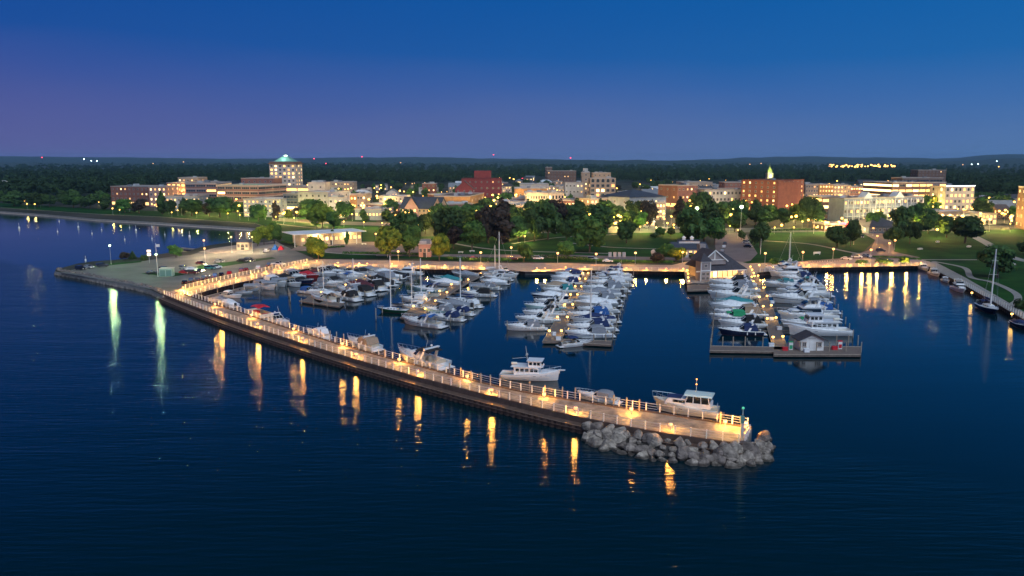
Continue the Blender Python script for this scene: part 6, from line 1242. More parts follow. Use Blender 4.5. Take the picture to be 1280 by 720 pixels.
def car(x, y, kind, c, head, label, on=False, group='cars parked around the harbour'):
    p = G(x, y); p.z += .1; ang = head if not isinstance(head, tuple) else (lambda d: atan2(d.y, d.x))(G(x+head[0], y+head[1])-G(x, y)); bm, g, w, hl, tl, to = car_meshes(kind)
    o = empty('parked_car' if not on else 'moving_car', p, ang); tag(o, label, {'car': 'car', 'suv': 'suv', 'pickup': 'pickup truck'}[kind], group); link('body', bm[c], o); link('windows', g, o); xl = 2.7 if kind == 'pickup' else 2.25
    for a in (-1.4, 1.4):
        for s in (-.82, .82): q = link('wheel', w, o); q.location = (a, s, .34)
    for s in (-.6, .6):
        q = link('headlight', hl, o); q.location = (0, s, 0); q = link('taillight', to if on else tl, o); q.location = (0, s, 0)
    if on: lamp_light('brake', 'brk', 500, (1, .04, .1), .3, (-3.2, 0, 1), o)
    return o
row = [('car', 'black'), ('suv', 'black'), ('car', 'grey'), ('suv', 'black'), ('car', 'grey'), ('suv', 'blue'), ('car', 'black'), ('car', 'red'), ('suv', 'maroon'), ('car', 'maroon'), ('car', 'white'), ('suv', 'black')]
xs = [(231, 355.5), (239, 354), (247, 352.3), (255, 350.6), (262, 349), (269, 347.4), (277, 345.6), (287, 343.6), (302, 340.6), (308, 339.2), (323, 336.4), (336, 334)]
for i, ((k, c), (x, y)) in enumerate(zip(row, xs)): car(x, y, k, c, (3, -6), '%s %s in the row along the white railing, %s from the breakwater corner' % (c, k.replace('suv', 'SUV'), ORD(i)))
car(348, 332, 'pickup', 'white', (8, .3), 'white pickup truck parked at the top end of the railing row')
for x, y, k, c, hd, l in ((101, 337.5, 'suv', 'black', (6, .5), 'black SUV parked nearest the tip of the peninsula'), (111, 335.6, 'car', 'silver', (6, .5), 'silver car between two black ones on the peninsula'), (128, 334, 'suv', 'black', (6, -.5), 'black SUV below the outer greenish lamp'), (190, 343, 'car', 'black', (6, -.5), 'dark car left of the lamp on the grass island'), (206, 339, 'suv', 'grey', (6, .3), 'dark grey SUV behind the pale green bin enclosure'),
        (230, 337, 'suv', 'silver', (6, 1), 'silver minivan at the left end of the middle rows'), (239, 338, 'car', 'white', (6, -.5), 'white car nosing out of the middle rows'), (231, 342.5, 'car', 'red', (6, .5), 'red car below the grass island lamp glow'), (241, 343, 'suv', 'maroon', (6, .3), 'maroon SUV beside the red car'), (249, 341, 'car', 'black', (6, .3), 'black car under the double parking lamp'), (263, 337, 'suv', 'teal', (6, .3), 'teal SUV right of the double parking lamp'),
        (270, 336, 'suv', 'white', (6, -.6), 'white SUV in the floodlit middle row'), (274, 328.5, 'car', 'silver', (6, .2), 'silver car on the far side of the narrow island'), (251, 331, 'car', 'maroon', (6, .5), 'maroon car behind the double parking lamp'), (303, 327.8, 'car', 'black', (6, .2), 'black car at the middle of the open lot'), (312, 327.3, 'suv', 'black', (6, .2), 'black SUV with an open trunk light in the open lot'), (333, 315.5, 'pickup', 'white', (6, -2), 'white van facing the tent at the back of the lot'),
        (673, 324.6, 'suv', 'white', (6, .1), 'white van under the lamp above the landing'), (759.5, 328, 'car', 'white', (6, .1), 'white car parked on the harbour road above the middle pier'), (741, 325.5, 'suv', 'white', (6, .1), 'white van beside the lamp above the middle pier'), (576, 324, 'car', 'grey', (6, 0), 'grey car behind the sailboat pier railing'), (592, 324.5, 'car', 'red', (6, 0), 'red car beside the grey one behind the sailboat pier'), (641, 325.5, 'car', 'maroon', (6, 0), 'maroon car near the sailboat masts'),
        (1058, 325, 'car', 'white', (6, .6), 'white sedan, first of the three parked by the lawn'), (1071, 322.6, 'suv', 'white', (6, .3), 'white SUV in the middle of the three by the lawn'), (1083, 321.6, 'car', 'silver', (6, .8), 'silver car, last of the three by the lawn'), (1101, 315, 'suv', 'black', (6, .2), 'black SUV standing alone on the road bend'), (1110, 327.5, 'car', 'blue', (6, 0), 'dark car on the promenade verge'),
        (934, 304.5, 'suv', 'white', (5, .4), 'white SUV on the clubhouse drive under the tree'), (935, 309.5, 'car', 'black', (5, .4), 'black car on the clubhouse drive, just below the white SUV'), (903, 315, 'car', 'silver', (2, -4), 'silver car tucked behind the clubhouse'), (905, 310, 'car', 'white', (2, -4), 'white car at the clubhouse service side'), (906, 306, 'car', 'grey', (2, -4), 'grey car at the top of the clubhouse service side'),
        (745, 289.5, 'suv', 'white', (5, .1), 'white van passing behind the park trees'), (775, 287.5, 'suv', 'grey', (5, .1), 'grey SUV passing behind the park trees'), (808, 285, 'car', 'white', (5, .1), 'white car at the parkway crossing'), (845, 286, 'car', 'silver', (5, .1), 'silver car by the small lit lawn'), (930, 281, 'car', 'grey', (5, 0), 'grey car on the upper car park'), (1150, 287, 'car', 'silver', (5, 0), 'silver car on the parkway beyond the east lawn')):
    car(x, y, k, c, hd, l)
car(1078, 297.5, 'suv', 'grey', (-1, 6), 'car with glowing red brake lights on the marina road', True, 'cars driving')
car(1073, 296.5, 'car', 'black', (-1, 6), 'second car braking beside the first on the marina road', True, 'cars driving') if False else None
# ================================================================ trees
NEAR = [(18, 258, 243, 26, 'round', 'dark', 'right of the white beach-end building'), (47, 259, 241, 22, 'round', 'dark', 'above the left stretch of beach'), (62, 259, 243, 18, 'wide', 'dark', 'next to the lit lawn above the beach'), (92, 260, 245, 24, 'wide', 'green', 'at the middle of the beach lawn'), (113, 261, 243, 22, 'round', 'dark', 'left of the long brick building'), (131, 262, 245, 16, 'tall', 'dark', 'against the left end of the long brick building'),
 (156, 266, 249, 20, 'round', 'green', 'in front of the long brick building'), (174, 267, 249, 18, 'round', 'purple', 'in front of the pink brick wing'), (203, 268, 241, 14, 'tall', 'dark', 'dark between the pink wing and the grey roof'), (214, 268, 250, 14, 'round', 'dark', 'under the grey-roofed wing'), (230, 269, 248, 14, 'tall', 'dark', 'beside the green-lit yard'), (240, 270, 249, 26, 'round', 'dark', 'left of the broad beachfront trees'), (275, 272, 246, 32, 'round', 'dark', 'largest before the banded brick block'), (262, 271, 250, 16, 'round', 'purple', 'beside the largest beachfront one'),
 (298, 268, 252, 16, 'round', 'green', 'left of the white four-storey building'), (310, 268, 255, 12, 'round', 'lime', 'lit one before the white four-storey building'), (323, 277, 255, 20, 'round', 'green', 'standing alone on the beach lawn'), (345, 276, 253, 13, 'tall', 'purple', 'narrow and reddish beside the lone green one'), (360, 274, 262, 12, 'round', 'lime', 'small and lit at the parkway'), (375, 274, 258, 14, 'round', 'purple', 'before the tall pale plaster building'), (390, 276, 249, 28, 'round', 'green', 'big and green left of the pavilion'), (403, 285, 255, 28, 'round', 'lime', 'olive, just behind the pavilion roof'), (417, 287, 264, 16, 'round', 'green', 'right of the olive one behind the pavilion'),
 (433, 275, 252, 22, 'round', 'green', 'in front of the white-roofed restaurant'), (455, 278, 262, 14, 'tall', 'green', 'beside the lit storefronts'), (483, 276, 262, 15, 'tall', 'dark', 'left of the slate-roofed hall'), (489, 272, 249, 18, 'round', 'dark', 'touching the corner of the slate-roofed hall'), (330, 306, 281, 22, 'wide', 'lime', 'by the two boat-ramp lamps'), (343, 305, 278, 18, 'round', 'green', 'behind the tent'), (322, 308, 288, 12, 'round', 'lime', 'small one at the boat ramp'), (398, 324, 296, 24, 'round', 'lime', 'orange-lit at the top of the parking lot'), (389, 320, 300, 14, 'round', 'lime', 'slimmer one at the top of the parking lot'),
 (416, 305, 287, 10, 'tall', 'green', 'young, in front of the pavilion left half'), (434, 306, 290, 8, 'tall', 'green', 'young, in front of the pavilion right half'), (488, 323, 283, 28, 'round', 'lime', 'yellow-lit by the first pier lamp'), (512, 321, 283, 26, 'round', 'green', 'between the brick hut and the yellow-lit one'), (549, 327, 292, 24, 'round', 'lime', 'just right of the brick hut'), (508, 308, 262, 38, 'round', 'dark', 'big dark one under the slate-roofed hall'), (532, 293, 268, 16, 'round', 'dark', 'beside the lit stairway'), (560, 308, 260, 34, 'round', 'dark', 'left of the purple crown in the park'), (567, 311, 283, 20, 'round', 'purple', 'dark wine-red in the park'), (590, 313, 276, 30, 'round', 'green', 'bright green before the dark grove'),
 (545, 292, 262, 22, 'round', 'dark', 'behind the park walk'), (585, 294, 262, 30, 'round', 'dark', 'behind the bright green one'), (610, 304, 258, 30, 'round', 'purple', 'brownish in the grove'), (628, 305, 252, 34, 'tall', 'purple', 'tallest brownish one in the grove'), (648, 303, 270, 26, 'round', 'dark', 'behind the sailboat pier lamp'), (655, 327, 303, 17, 'round', 'green', 'small by the double-lamp landing'), (668, 302, 262, 26, 'round', 'dark', 'behind the lit park sign'), (685, 300, 253, 30, 'round', 'dark', 'in the middle of the central park'), (706, 324, 301, 22, 'round', 'green', 'small and leafy by the landing'), (708, 302, 275, 18, 'round', 'dark', 'left of the biggest park tree'),
 (698, 290, 250, 26, 'round', 'purple', 'dark brownish below the cream arcade'), (737, 316, 269, 38, 'round', 'green', 'biggest green one in the park'), (722, 292, 252, 30, 'tall', 'dark', 'behind the biggest green one'), (752, 290, 256, 26, 'round', 'dark', 'right behind the biggest green one'), (783, 304, 275, 22, 'round', 'dark', 'at the right end of the park walk'), (770, 280, 257, 22, 'round', 'dark', 'in front of the blue-grey shop'), (812, 285, 251, 22, 'round', 'purple', 'reddish, by the lit entrance bay'), (830, 326, 305, 20, 'round', 'green', 'before the low park building'), (845, 327, 309, 22, 'round', 'lime', 'orange-lit beside the low park building'), (822, 329, 316, 14, 'round', 'purple', 'low rounded beside the sculpture'),
 (849, 284, 249, 20, 'tall', 'purple', 'bare-looking near the steel-grey building'), (862, 306, 260, 34, 'round', 'dark', 'leading the dark group behind the clubhouse'), (880, 304, 258, 34, 'round', 'dark', 'centre of the dark group behind the clubhouse'), (893, 306, 272, 24, 'round', 'green', 'olive edge of the dark group behind the clubhouse'), (875, 282, 240, 26, 'round', 'dark', 'before the dark brick corner building'), (905, 284, 252, 24, 'round', 'dark', 'left of the bright green-white floodlight'), (950, 310, 278, 23, 'round', 'dark', 'alone on the corner of the clubhouse drive'), (927, 300, 288, 10, 'round', 'dark', 'small above the white SUV'), (944, 282, 258, 20, 'round', 'dark', 'right of the bright floodlight'), (958, 282, 256, 22, 'round', 'green', 'below the brick hotel wing'),
 (980, 282, 260, 24, 'round', 'dark', 'at the foot of the tall brick block'), (994, 280, 255, 14, 'round', 'lime', 'yellow-lit beside the tall brick block'), (1010, 284, 246, 24, 'round', 'dark', 'dark, between brick block and terrace'), (1023, 285, 254, 16, 'tall', 'dark', 'before the glass corner block'), (1046, 310, 282, 25, 'round', 'dark', 'left of the pair on the near lawn'), (1063, 308, 275, 20, 'round', 'dark', 'right of the pair on the near lawn'), (1091, 290, 266, 16, 'round', 'green', 'in front of the balcony terrace'), (1126, 297, 258, 26, 'round', 'dark', 'between terrace and lit canopy'), (1117, 308, 280, 24, 'wide', 'dark', 'behind the dark SUV'), (1137, 305, 277, 24, 'wide', 'dark', 'right of the dark SUV'), (1145, 288, 255, 20, 'round', 'dark', 'covering the end of the terrace'),
 (1183, 297, 270, 24, 'round', 'dark', 'left half of the pair on the east lawn'), (1206, 304, 270, 36, 'round', 'dark', 'widest on the east lawn'), (1247, 347, 306, 38, 'round', 'dark', 'large, behind the tall sloop mast'), (1282, 318, 300, 20, 'round', 'dark', 'at the picture edge above the diagonal path'), (1277, 386, 371, 20, 'shrub', 'dark', 'clipped and dark at the path end'), (1131, 330, 318, 14, 'shrub', 'green', 'lit orange at the wall lamps'), (1105, 329.5, 322, 26, 'shrub', 'green', 'long and low behind the east promenade'), (220, 322, 306.5, 17, 'round', 'green', 'rounded beside the sign post'), (182, 326, 317, 12, 'shrub', 'dark', 'dark low one left of the sign post'), (166, 324, 313.5, 9, 'conifer', 'dark', 'small fir on the verge'), (155, 326, 315, 14, 'wide', 'purple', 'thin and bare on the verge'),
 (970, 330, 321, 22, 'shrub', 'green', 'low along the lawn by the fuel pier head'), (860, 303, 289, 14, 'shrub', 'dark', 'before the low park building'), (825, 296, 284, 12, 'round', 'green', 'young at the small lit lawn'), (838, 296, 284, 10, 'round', 'dark', 'second young one at the small lit lawn'), (817, 297, 290, 14, 'shrub', 'dark', 'clipped by the small lit lawn'), (856, 295, 286, 14, 'round', 'green', 'third young one at the small lit lawn'), (600, 296, 262, 20, 'round', 'dark', 'hidden edge of the grove'), (640, 290, 256, 26, 'round', 'dark', 'behind the tall brownish one'), (660, 288, 252, 22, 'tall', 'dark', 'left of the cream arcade'),
 (1160, 292, 272, 18, 'round', 'dark', 'between the terrace end and the lawn pair'), (1240, 268, 248, 22, 'round', 'dark', 'above the small flat white building'), (1225, 262, 246, 16, 'round', 'green', 'right of the stone building'), (1170, 262, 244, 14, 'round', 'lime', 'lit in front of the glowing floors'), (918, 290, 268, 20, 'round', 'dark', 'at the upper car park'), (1075, 330, 323.5, 18, 'shrub', 'green', 'low under the parked cars')]
for x, yb, yt, w, k, c, wh in NEAR: tree(x, yb, yt, w, k, c, wh, group='trees and bushes near the harbour', name='tree' if k != 'shrub' else 'bush', cat='tree' if k != 'shrub' else 'bush')
for (o, k, c, wh) in TREES: o['label'] = ('%s %s %s %s' % (COLWORD[c], KINDWORD[k], 'tree' if k != 'shrub' else 'bush', wh)).replace('conifer tree', 'conifer')
# street and garden trees of the town that nothing tells apart, by block
tr = random.Random(21)
ZONES = [((0, 135), (243, 258), 24, 'in the woods above the left beach'), ((210, 330), (235, 262), 10, 'between the brick offices'), ((372, 470), (232, 256), 26, 'in streets right of the copper-roofed tower'), ((470, 570), (232, 258), 26, 'in streets behind the slate-roofed hall'), ((545, 640), (250, 290), 22, 'on the main street below the theatre'), ((560, 800), (268, 292), 34, 'in the tree belt behind the park'),
         ((765, 850), (228, 248), 18, 'in the streets behind the grey hall'), ((850, 960), (265, 284), 14, 'round the upper car park'), ((1000, 1110), (236, 252), 12, 'in the far street row'), ((1080, 1170), (262, 292), 12, 'by the road bend'), ((1220, 1285), (240, 278), 26, 'in the east end streets'), ((620, 760), (232, 262), 16, 'between shops of the town centre')]
def clear_of_buildings(p, r=3):
    for o, A, W, H, D, ang in BL:
        q = Matrix.Rotation(-ang, 3, 'Z') @ (p-A)
        if -r < q.x < W+r and -r-1 < q.y < D+r: return False
    return True
for (x0, x1), (y0, y1), n, wh in ZONES:
    c_ = 0; t_ = 0
    while c_ < n and t_ < 400:
        t_ += 1; x, y = tr.uniform(x0, x1), tr.uniform(y0, y1); p = G(x, y)
        if not clear_of_buildings(p): continue
        s = ppm(p); h = tr.uniform(8, 13) if y < 262 else tr.uniform(9, 15); yt = y-h*s; c = 'dark' if tr.random() < .6 else ('green' if tr.random() < .9 else 'purple'); k = tr.choice(['round', 'round', 'tall', 'wide'])
        o = tree(x, y, yt, h*s*tr.uniform(.75, 1.0), k, c, wh, name='tree'); o['label'] = '%s %s tree %s' % (COLWORD[c], KINDWORD[k].replace(' round-crowned', ''), wh); o['group'] = '%s %s trees %s' % (COLWORD[c], KINDWORD[k], wh); c_ += 1
# generic blocks of the town that show between the trees
gr_ = random.Random(5); GB = 0
for (x0, x1), (y0, y1), n, wh in (((372, 480), (236, 252), 14, 'in the streets right of the copper-roofed tower'), ((500, 580), (235, 252), 5, 'behind the slate-roofed hall'), ((620, 720), (225, 248), 16, 'in the town centre by the skyline brick block'), ((770, 850), (238, 254), 9, 'behind the grey hall'), ((850, 960), (232, 250), 9, 'behind the pilastered building'), ((1000, 1110), (236, 252), 6, 'in the far street row'), ((1220, 1268), (252, 276), 6, 'in the east end streets'), ((250, 340), (232, 244), 5, 'behind the banded brick offices')):
    k = 0; t_ = 0
    while k < n and t_ < 300:
        t_ += 1; x, y = gr_.uniform(x0, x1), gr_.uniform(y0, y1); p = G(x, y); s = ppm(p); W_ = gr_.uniform(10, 24)
        if not clear_of_buildings(p+Vector((W_/2, 4, 0)), 9): continue
        wall, wn_ = gr_.choice([('brick', 'brick'), ('white', 'white'), ('tan', 'tan'), ('grey', 'grey'), ('cream', 'cream')]); h = gr_.uniform(5.5, 9); rt = gr_.choice(['flat', 'flat', 'gable', 'hip']); rf, rn = gr_.choice([('white', 'pale'), ('dark', 'dark'), ('grey', 'grey')])
        bd('town_building', '%s %s-roofed low town building %s' % (wn_, rn, wh), 'building', (x, y), (x+W_*s, y), y-h*s, gr_.uniform(9, 16), wall, rf, 2, 4, .35, rooftype=rt, side=2); k += 1
# the woods that run to the hills: one mass of many crowns
fr = random.Random(77); lv, lf = [], []
def blob(x, y, z0, h, w, n):
    for _ in range(n):
        a = fr.uniform(0, 6.283); e = fr.uniform(-.3, 1.0); rr = cos(e*1.35)*w/2*fr.uniform(.75, 1.05); cx, cy, cz = x+rr*cos(a), y+rr*sin(a), z0+h*(.52+.46*e)
        s = w*fr.uniform(.10, .2); t = Vector((fr.uniform(-1, 1), fr.uniform(-1, 1), fr.uniform(-1, 1))).normalized(); u = t.orthogonal().normalized(); b = len(lv)
        lv.extend([(cx-t.x*s, cy-t.y*s, cz-t.z*s), (cx+u.x*s, cy+u.y*s, cz+u.z*s), (cx+t.x*s, cy+t.y*s, cz+t.z*s+s*.4), (cx-u.x*s, cy-u.y*s, cz-u.z*s)]); lf.append((b, b+1, b+2, b+3))
# rows from the near edge of the woods back to the foot of the hills
edge = [(-700, 252), (-120, 252), (0, 250), (135, 247), (220, 231), (330, 229), (375, 229), (480, 231), (560, 231), (625, 230), (680, 224), (770, 229), (850, 229), (960, 229), (1010, 231), (1110, 231), (1185, 233), (1225, 246), (1275, 252), (1400, 270), (2000, 275)]
for i in range(9500):
    x = fr.uniform(-160, 1440); ye = interp(edge, x); u = fr.random(); y = 202.5+(ye-202.5)*(u**0.9); p = G(x, y); s = ppm(p)
    if not clear_of_buildings(p, 4): continue
    sc = 1.0 if y > 215 else 1.0+(215-y)*.22; h = fr.uniform(12, 19)*(1+.12*(sc-1)); w = fr.uniform(9, 14)*sc; nf = 90 if s*h > 9 else 44 if s*h > 4 else 18
    blob(p.x, p.y, LZ, h, w, nf)
b = MB(); b.v = lv; b.f = lf; b.m = [0]*len(lf); wm = mat('woodland_foliage', (0.016, 0.036, 0.017), .8, var=.5, scale=.02, c2=(0.036, 0.066, 0.026), spec=.1)
wd = b.build('woods', wm); tag(wd, 'dark far-off woods reaching back to the hills', kind='stuff')
# dark floor of the woods as a low canopy field so no bare ground shows between the far crowns
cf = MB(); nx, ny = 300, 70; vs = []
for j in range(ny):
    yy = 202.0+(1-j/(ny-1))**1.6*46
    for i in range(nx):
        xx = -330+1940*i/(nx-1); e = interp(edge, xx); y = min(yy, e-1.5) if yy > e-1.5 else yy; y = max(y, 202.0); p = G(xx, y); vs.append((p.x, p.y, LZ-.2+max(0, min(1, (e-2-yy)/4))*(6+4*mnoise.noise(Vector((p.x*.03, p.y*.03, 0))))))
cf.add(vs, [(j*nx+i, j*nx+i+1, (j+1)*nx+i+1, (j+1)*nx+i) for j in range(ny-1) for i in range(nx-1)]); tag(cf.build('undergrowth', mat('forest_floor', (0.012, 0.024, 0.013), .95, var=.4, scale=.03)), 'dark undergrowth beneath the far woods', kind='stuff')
# ivy / low hedges along the promenade
for i, (c, l, hh) in enumerate(((((560, 324.2), (600, 326), (640, 327)), 'low clipped hedge behind the sailboat pier wall', 1.3), (((660, 322), (690, 323), (735, 326)), 'leafy hedge behind the double-lamp landing', 1.8), (((735, 326), (790, 328), (840, 329)), 'low hedge behind the middle pier wall', 1.2), (((430, 317.5), (490, 318), (550, 320)), 'dark hedge along the lawn behind the first pier', 1.2), (((870, 324), (858, 320), (846, 326)), 'orange-lit hedge beside the low park building', 2.2), (((352, 303), (400, 311), (430, 309)), 'low hedge along the pavilion approach', 1.0),
                            (((956, 289.2), (1000, 288), (1040, 288)), 'low dark hedge along the upper car park', 1.4), (((1090, 322), (1115, 322.5), (1150, 325)), 'low planting at the end of the marina road', .9))):
    pts = walk([G(*q) for q in c], .9); b = MB()
    for p, t in pts:
        vs, fs = leaf_cloud([(p.x, p.y, LZ+hh*.5, .8, .8, hh*.55)], 34, .22, fr); b.add(vs, fs)
    tag(b.build('hedge', LEAF['green'] if i != 4 else LEAF['lime']), l, 'hedge')
# ================================================================ town lights
LG = 'street lamps in the town'

def tl(x, yb, yt, kind, label):
    q = G(x, yb); base = {'faint': 5.0, 'town': 7.0, 'townw': 7.0, 'tgreen': 5.0, 'flood': 10.0, 'sodium': 9.0}[kind]; o = lamp_at(kind, q, label, LG)
    if yt: h = zat(q, yt)-LZ; o.scale = (1, 1, 1); k = h/base; 
    if yt:
        for c in [c for c in bpy.data.objects if c.parent == o] if False else []: pass
        o.scale = (k, k, k) if k < 1.6 else (1.3, 1.3, k)
    return o
NM = [(925.5, 292, 258.5, 'flood', 'very bright greenish-white floodlight above the upper car park'), (870, 294, 260.5, 'flood', 'bright yellow-white floodlight over the dark trees'), (594, 244, 229.5, 'flood', 'round white floodlight in front of the red theatre'),
      (1072, 250, 239.5, 'sodium', 'large orange lamp in the far street row'), (642, 232, 224, 'sodium', 'big orange glow at the head of the main street'), (648, 231, 226, 'sodium', 'second orange glow at the head of the main street'), (782, 252, 240, 'sodium', 'orange lamp left of the grey hall'), (482, 299, 289, 'sodium', 'orange lamp behind the pavilion terrace'), (904, 251, 243, 'tgreen', 'green-tinted lamp by the pilastered building'),
      (255, 256, 251, 'sodium', 'bright orange lamp in the yard beside the beachfront trees'), (248, 266, 257, 'tgreen', 'greenish lamp in the yard beside the beachfront trees'), (227, 262, 258, 'town', 'lamp at the corner of the grey-roofed wing'), (69, 207, 204, 'sodium', 'orange light alone in the far left woods'), (141, 213, 211, 'town', 'small light in the far left woods')]
for x, yb, yt, k, l in NM: tl(x, yb, yt, k, l)
lr = random.Random(31); GLIM = MB(); GPOS = []
for (x0, x1, y0, y1, n, kinds, wh) in ((30, 130, 255, 262, 6, ('faint',), 'among the trees above the left beach'), (150, 205, 262, 266, 4, ('faint', 'faint'), 'before the long brick building'), (210, 300, 262, 270, 7, ('tgreen', 'town'), 'behind the beachfront trees'), (300, 365, 268, 276, 7, ('tgreen', 'town'), 'along the beach lawn street'), (365, 450, 262, 280, 12, ('town', 'tgreen'), 'round the white-roofed restaurant'), (450, 500, 262, 276, 9, ('town', 'townw'), 'at the yellow storefronts'), (380, 560, 232, 256, 16, ('town', 'tgreen', 'townw'), 'in the streets behind the hall'),
        (590, 625, 250, 284, 16, ('tgreen', 'town', 'townw'), 'up the tree-lined main street'), (625, 665, 236, 262, 7, ('town', 'townw'), 'around the white-roofed buildings'), (640, 700, 264, 280, 8, ('town', 'townw'), 'under the cream arcade'), (700, 770, 262, 284, 12, ('town', 'townw'), 'behind the park trees'), (760, 850, 262, 284, 10, ('town', 'townw', 'tgreen'), 'round the steel-grey building'), (800, 860, 284, 292, 3, ('tgreen',), 'on the small lit lawn'), (855, 960, 252, 266, 8, ('town', 'townw', 'tgreen'), 'by the pilastered building'), (945, 1010, 268, 280, 8, ('tgreen', 'town'), 'at the foot of the brick block'),
        (1010, 1110, 246, 256, 8, ('town', 'tgreen'), 'in the far street row'), (1030, 1080, 287, 292, 6, ('townw', 'town'), 'at the red-signed shop'), (1120, 1240, 264, 282, 16, ('townw', 'town'), 'at the lit canopy shops'), (1225, 1282, 262, 290, 9, ('town', 'townw'), 'at the east end'), (1150, 1240, 282, 286, 5, ('tgreen',), 'along the east parkway'), (960, 1070, 284, 287, 5, ('tgreen',), 'along the middle parkway'), (350, 560, 277, 283, 8, ('tgreen', 'town'), 'along the west parkway'), (140, 330, 266, 270, 5, ('faint',), 'along the beach lawn'), (440, 790, 284, 304, 16, ('glim',), 'added to light the park trees from below'), (960, 1260, 288, 300, 5, ('glim',), 'between the lawn trees'), (560, 790, 255, 293, 64, ('glim',), 'glimmering through the park trees'), (850, 1030, 262, 288, 26, ('glim',), 'in the grove before the brick block'), (380, 560, 236, 280, 44, ('glim',), 'in the west streets'), (1030, 1270, 262, 292, 44, ('glim',), 'in the east streets'), (200, 340, 240, 268, 16, ('glim',), 'between the offices'), (590, 1110, 228, 252, 44, ('glim',), 'in the back streets'), (600, 760, 236, 262, 8, ('town',), 'in the town core')):  # glims in the park tree row are added to light crowns from below
    for i in range(int(n*1.1) if y0 > 231 and kinds != ('faint',) else n):
        for _ in range(30):
            x, y = lr.uniform(x0, x1), lr.uniform(y0, y1); p = G(x, y)
            if clear_of_buildings(p, 1.5): break
        if kinds == ('glim',):
            h_ = lr.choice((lr.uniform(4, 8), lr.uniform(8, 12))); GLIM.ball((p.x, p.y, LZ+h_), lr.uniform(.5, .95), 6, 4, 1); GLIM.tube((p.x, p.y, LZ), (p.x, p.y, LZ+h_-.3), .07, .05, 4, 0); GPOS.append((p.x, p.y, LZ+h_)); continue
        o = lamp_at(lr.choice(kinds), p, 'lit street lamp '+wh, LG); s = lr.uniform(.7, 1.1); o.scale = (s, s, s)
go_ = tag(GLIM.build('town_lights', [DPOLE, BULB_Y]), 'scatter of small yellow lights glimmering through the town trees, some added to light them', kind='stuff')
for q in GPOS[::2]: lamp_light('glim', 'glim', 18000, (1.0, .66, .16), .98, q, go_)
for x, y, k_ in ((345, 277.5, 'tgreen'), (368, 279, 'tgreen'), (430, 284, 'tgreen'), (455, 285, 'tgreen'), (478, 286, 'tgreen'), (530, 288, 'tgreen'), (820, 292, 'tgreen'), (842, 292.5, 'tgreen'), (800, 291, 'tgreen'), (912, 290, 'tgreen'), (968, 292, 'tgreen'), (992, 292, 'tgreen'), (1020, 292, 'tgreen'), (1048, 291.5, 'tgreen'), (1138, 290, 'tgreen'), (1228, 288, 'tgreen'), (1262, 287, 'tgreen'), (656, 304, 'tgreen'), (150, 268, 'faint'), (215, 271.5, 'faint'), (300, 275, 'faint'), (246, 272, 'tgreen'), (285, 273, 'tgreen')):
    o = lamp_at(k_, G(x, y), 'lit lamp on the bright grass strip beside the parkway' if x > 300 else 'lit lamp on the grass above the beach', LG); o.scale = (.75, .75, .75)
# lights of far settlements: beads of light on the hill slope and in the woods
fm = {'a': BULB_Y, 'b': BULB_W, 'c': BULB_C, 'r': BULB_R, 'g': BULB_G}
def far_light(x, yb, h, r, m, label, group=None):
    q = G(x, yb); o = empty('far_lamp', q); tag(o, label, 'lamp', group); b = MB(); b.tube((0, 0, 0), (0, 0, h), r*.12, n=4); b.build('pole', DPOLE, o); b = MB(); b.ball((0, 0, h+r), r, 6, 4); b.build('lamp_globe', fm[m], o)
for i in range(58):
    x = lr.uniform(1032, 1122); yv = 208.5+lr.uniform(-1.8, 1.2)-.6*abs(x-1075)/45; D_ = 2800; q = P(x, 216, LZ); h = zat(q, yv)-LZ
    far_light(x, 216, h, lr.uniform(.8, 1.5)*q.y/1500, 'a' if lr.random() < .7 else 'b', 'orange-white light in the distant hillside cluster above the terrace', 'beads of light in the distant cluster above the terrace')
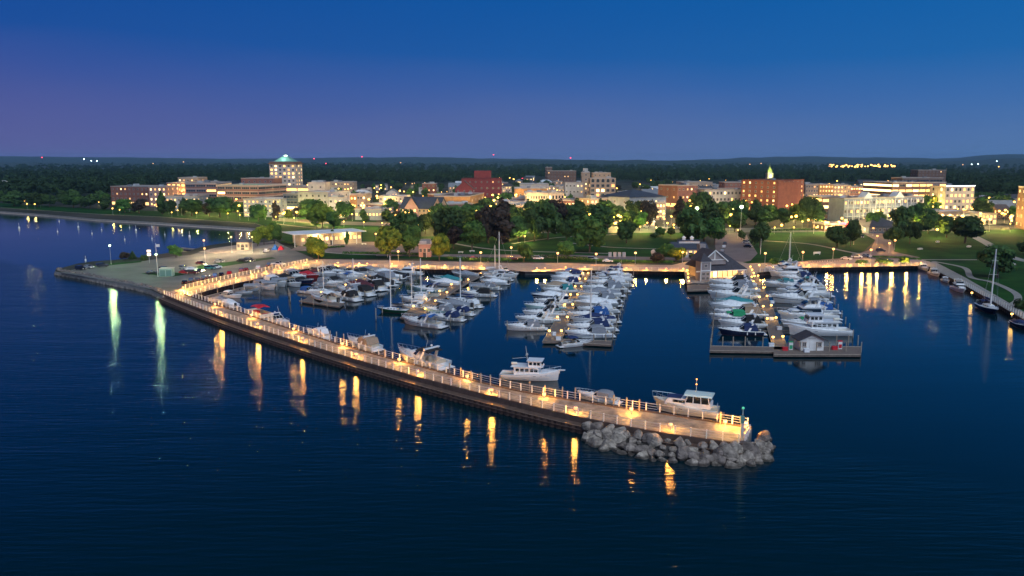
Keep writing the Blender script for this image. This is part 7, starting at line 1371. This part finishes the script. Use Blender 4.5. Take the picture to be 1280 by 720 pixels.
for i, (x, yv, m, l) in enumerate(((54, 197.5, 'r', 'red mast light on the far left ridge'), (106, 199.5, 'c', 'white light on the left ridge'), (115, 201.5, 'c', 'white light just below the left ridge'), (122, 201.7, 'c', 'second white light just below the left ridge'), (192, 205, 'b', 'warm light on the far ridge left of the tower'), (230, 203, 'b', 'dim light on the ridge left of the tower'), (407.5, 205, 'r', 'red light in the woods right of the tower'), (393, 199, 'r', 'faint red light on the ridge right of the tower'), (453, 196.5, 'r', 'red mast light on the central ridge'), (501, 204, 'b', 'white light in the woods behind the storefronts'), (482, 219.5, 'a', 'yellow light in the dark woods over the white house'), (617, 194, 'r', 'red mast light over the theatre'), (713, 198, 'r', 'faint red mast light over the brick block'), (653, 223.5, 'r', 'red light by the orange street glow'),
        (937, 206, 'b', 'white light on the slope left of the clock tower'), (951, 205, 'b', 'second white light on the slope above the clock tower'), (1214, 206, 'c', 'white light in the row on the right ridge'), (1222, 205.5, 'c', 'second white light in the row on the right ridge'), (1245, 202, 'c', 'pale light high on the right ridge'), (1203, 206.5, 'b', 'warm light left of the ridge row'), (1248, 209, 'a', 'yellow light below the right ridge'), (1149, 209, 'a', 'orange light above the dark peaked block'), (973, 221, 'b', 'pale light beside the clock tower'), (1183, 212, 'b', 'dim light over the stone building'), (310, 214, 'b', 'left of the two white roof lights in the woods'), (315, 214, 'b', 'right of the two white roof lights in the woods'), (400, 218, 'b', 'dim light beyond the orange arches'), (540, 214, 'b', 'dim light beyond the brick cube'))):
    q = P(x, 212, LZ); yb = 212 if yv < 211 else yv+2; q = P(x, yb, LZ); far_light(x, yb, max(2, zat(q, yv)-LZ), .75*q.y/1200, m, l)
# tidy: nothing without a label stays at the top by mistake

# where several things would carry one label, count them off across the view
from collections import defaultdict
dd = defaultdict(list)
for o in bpy.data.objects:
    if o.parent is None and 'label' in o and 'category' in o: dd[o['label']].append(o)
for l, os_ in dd.items():
    if len(os_) > 1:
        os_.sort(key=lambda o: o.location.x/max(1, o.location.y))
        for i, o in enumerate(os_):
            n_ = ', %s from the left' % ORD(i) if i else ', leftmost'
            if len((l+n_).replace('-', ' ').split()) <= 16: o['label'] = l+n_
            else:
                o['label'] = (l+n_).replace('round-crowned ', '').replace('grey-brown angular ', '').replace('weathered timber ', '').replace('low town ', '')
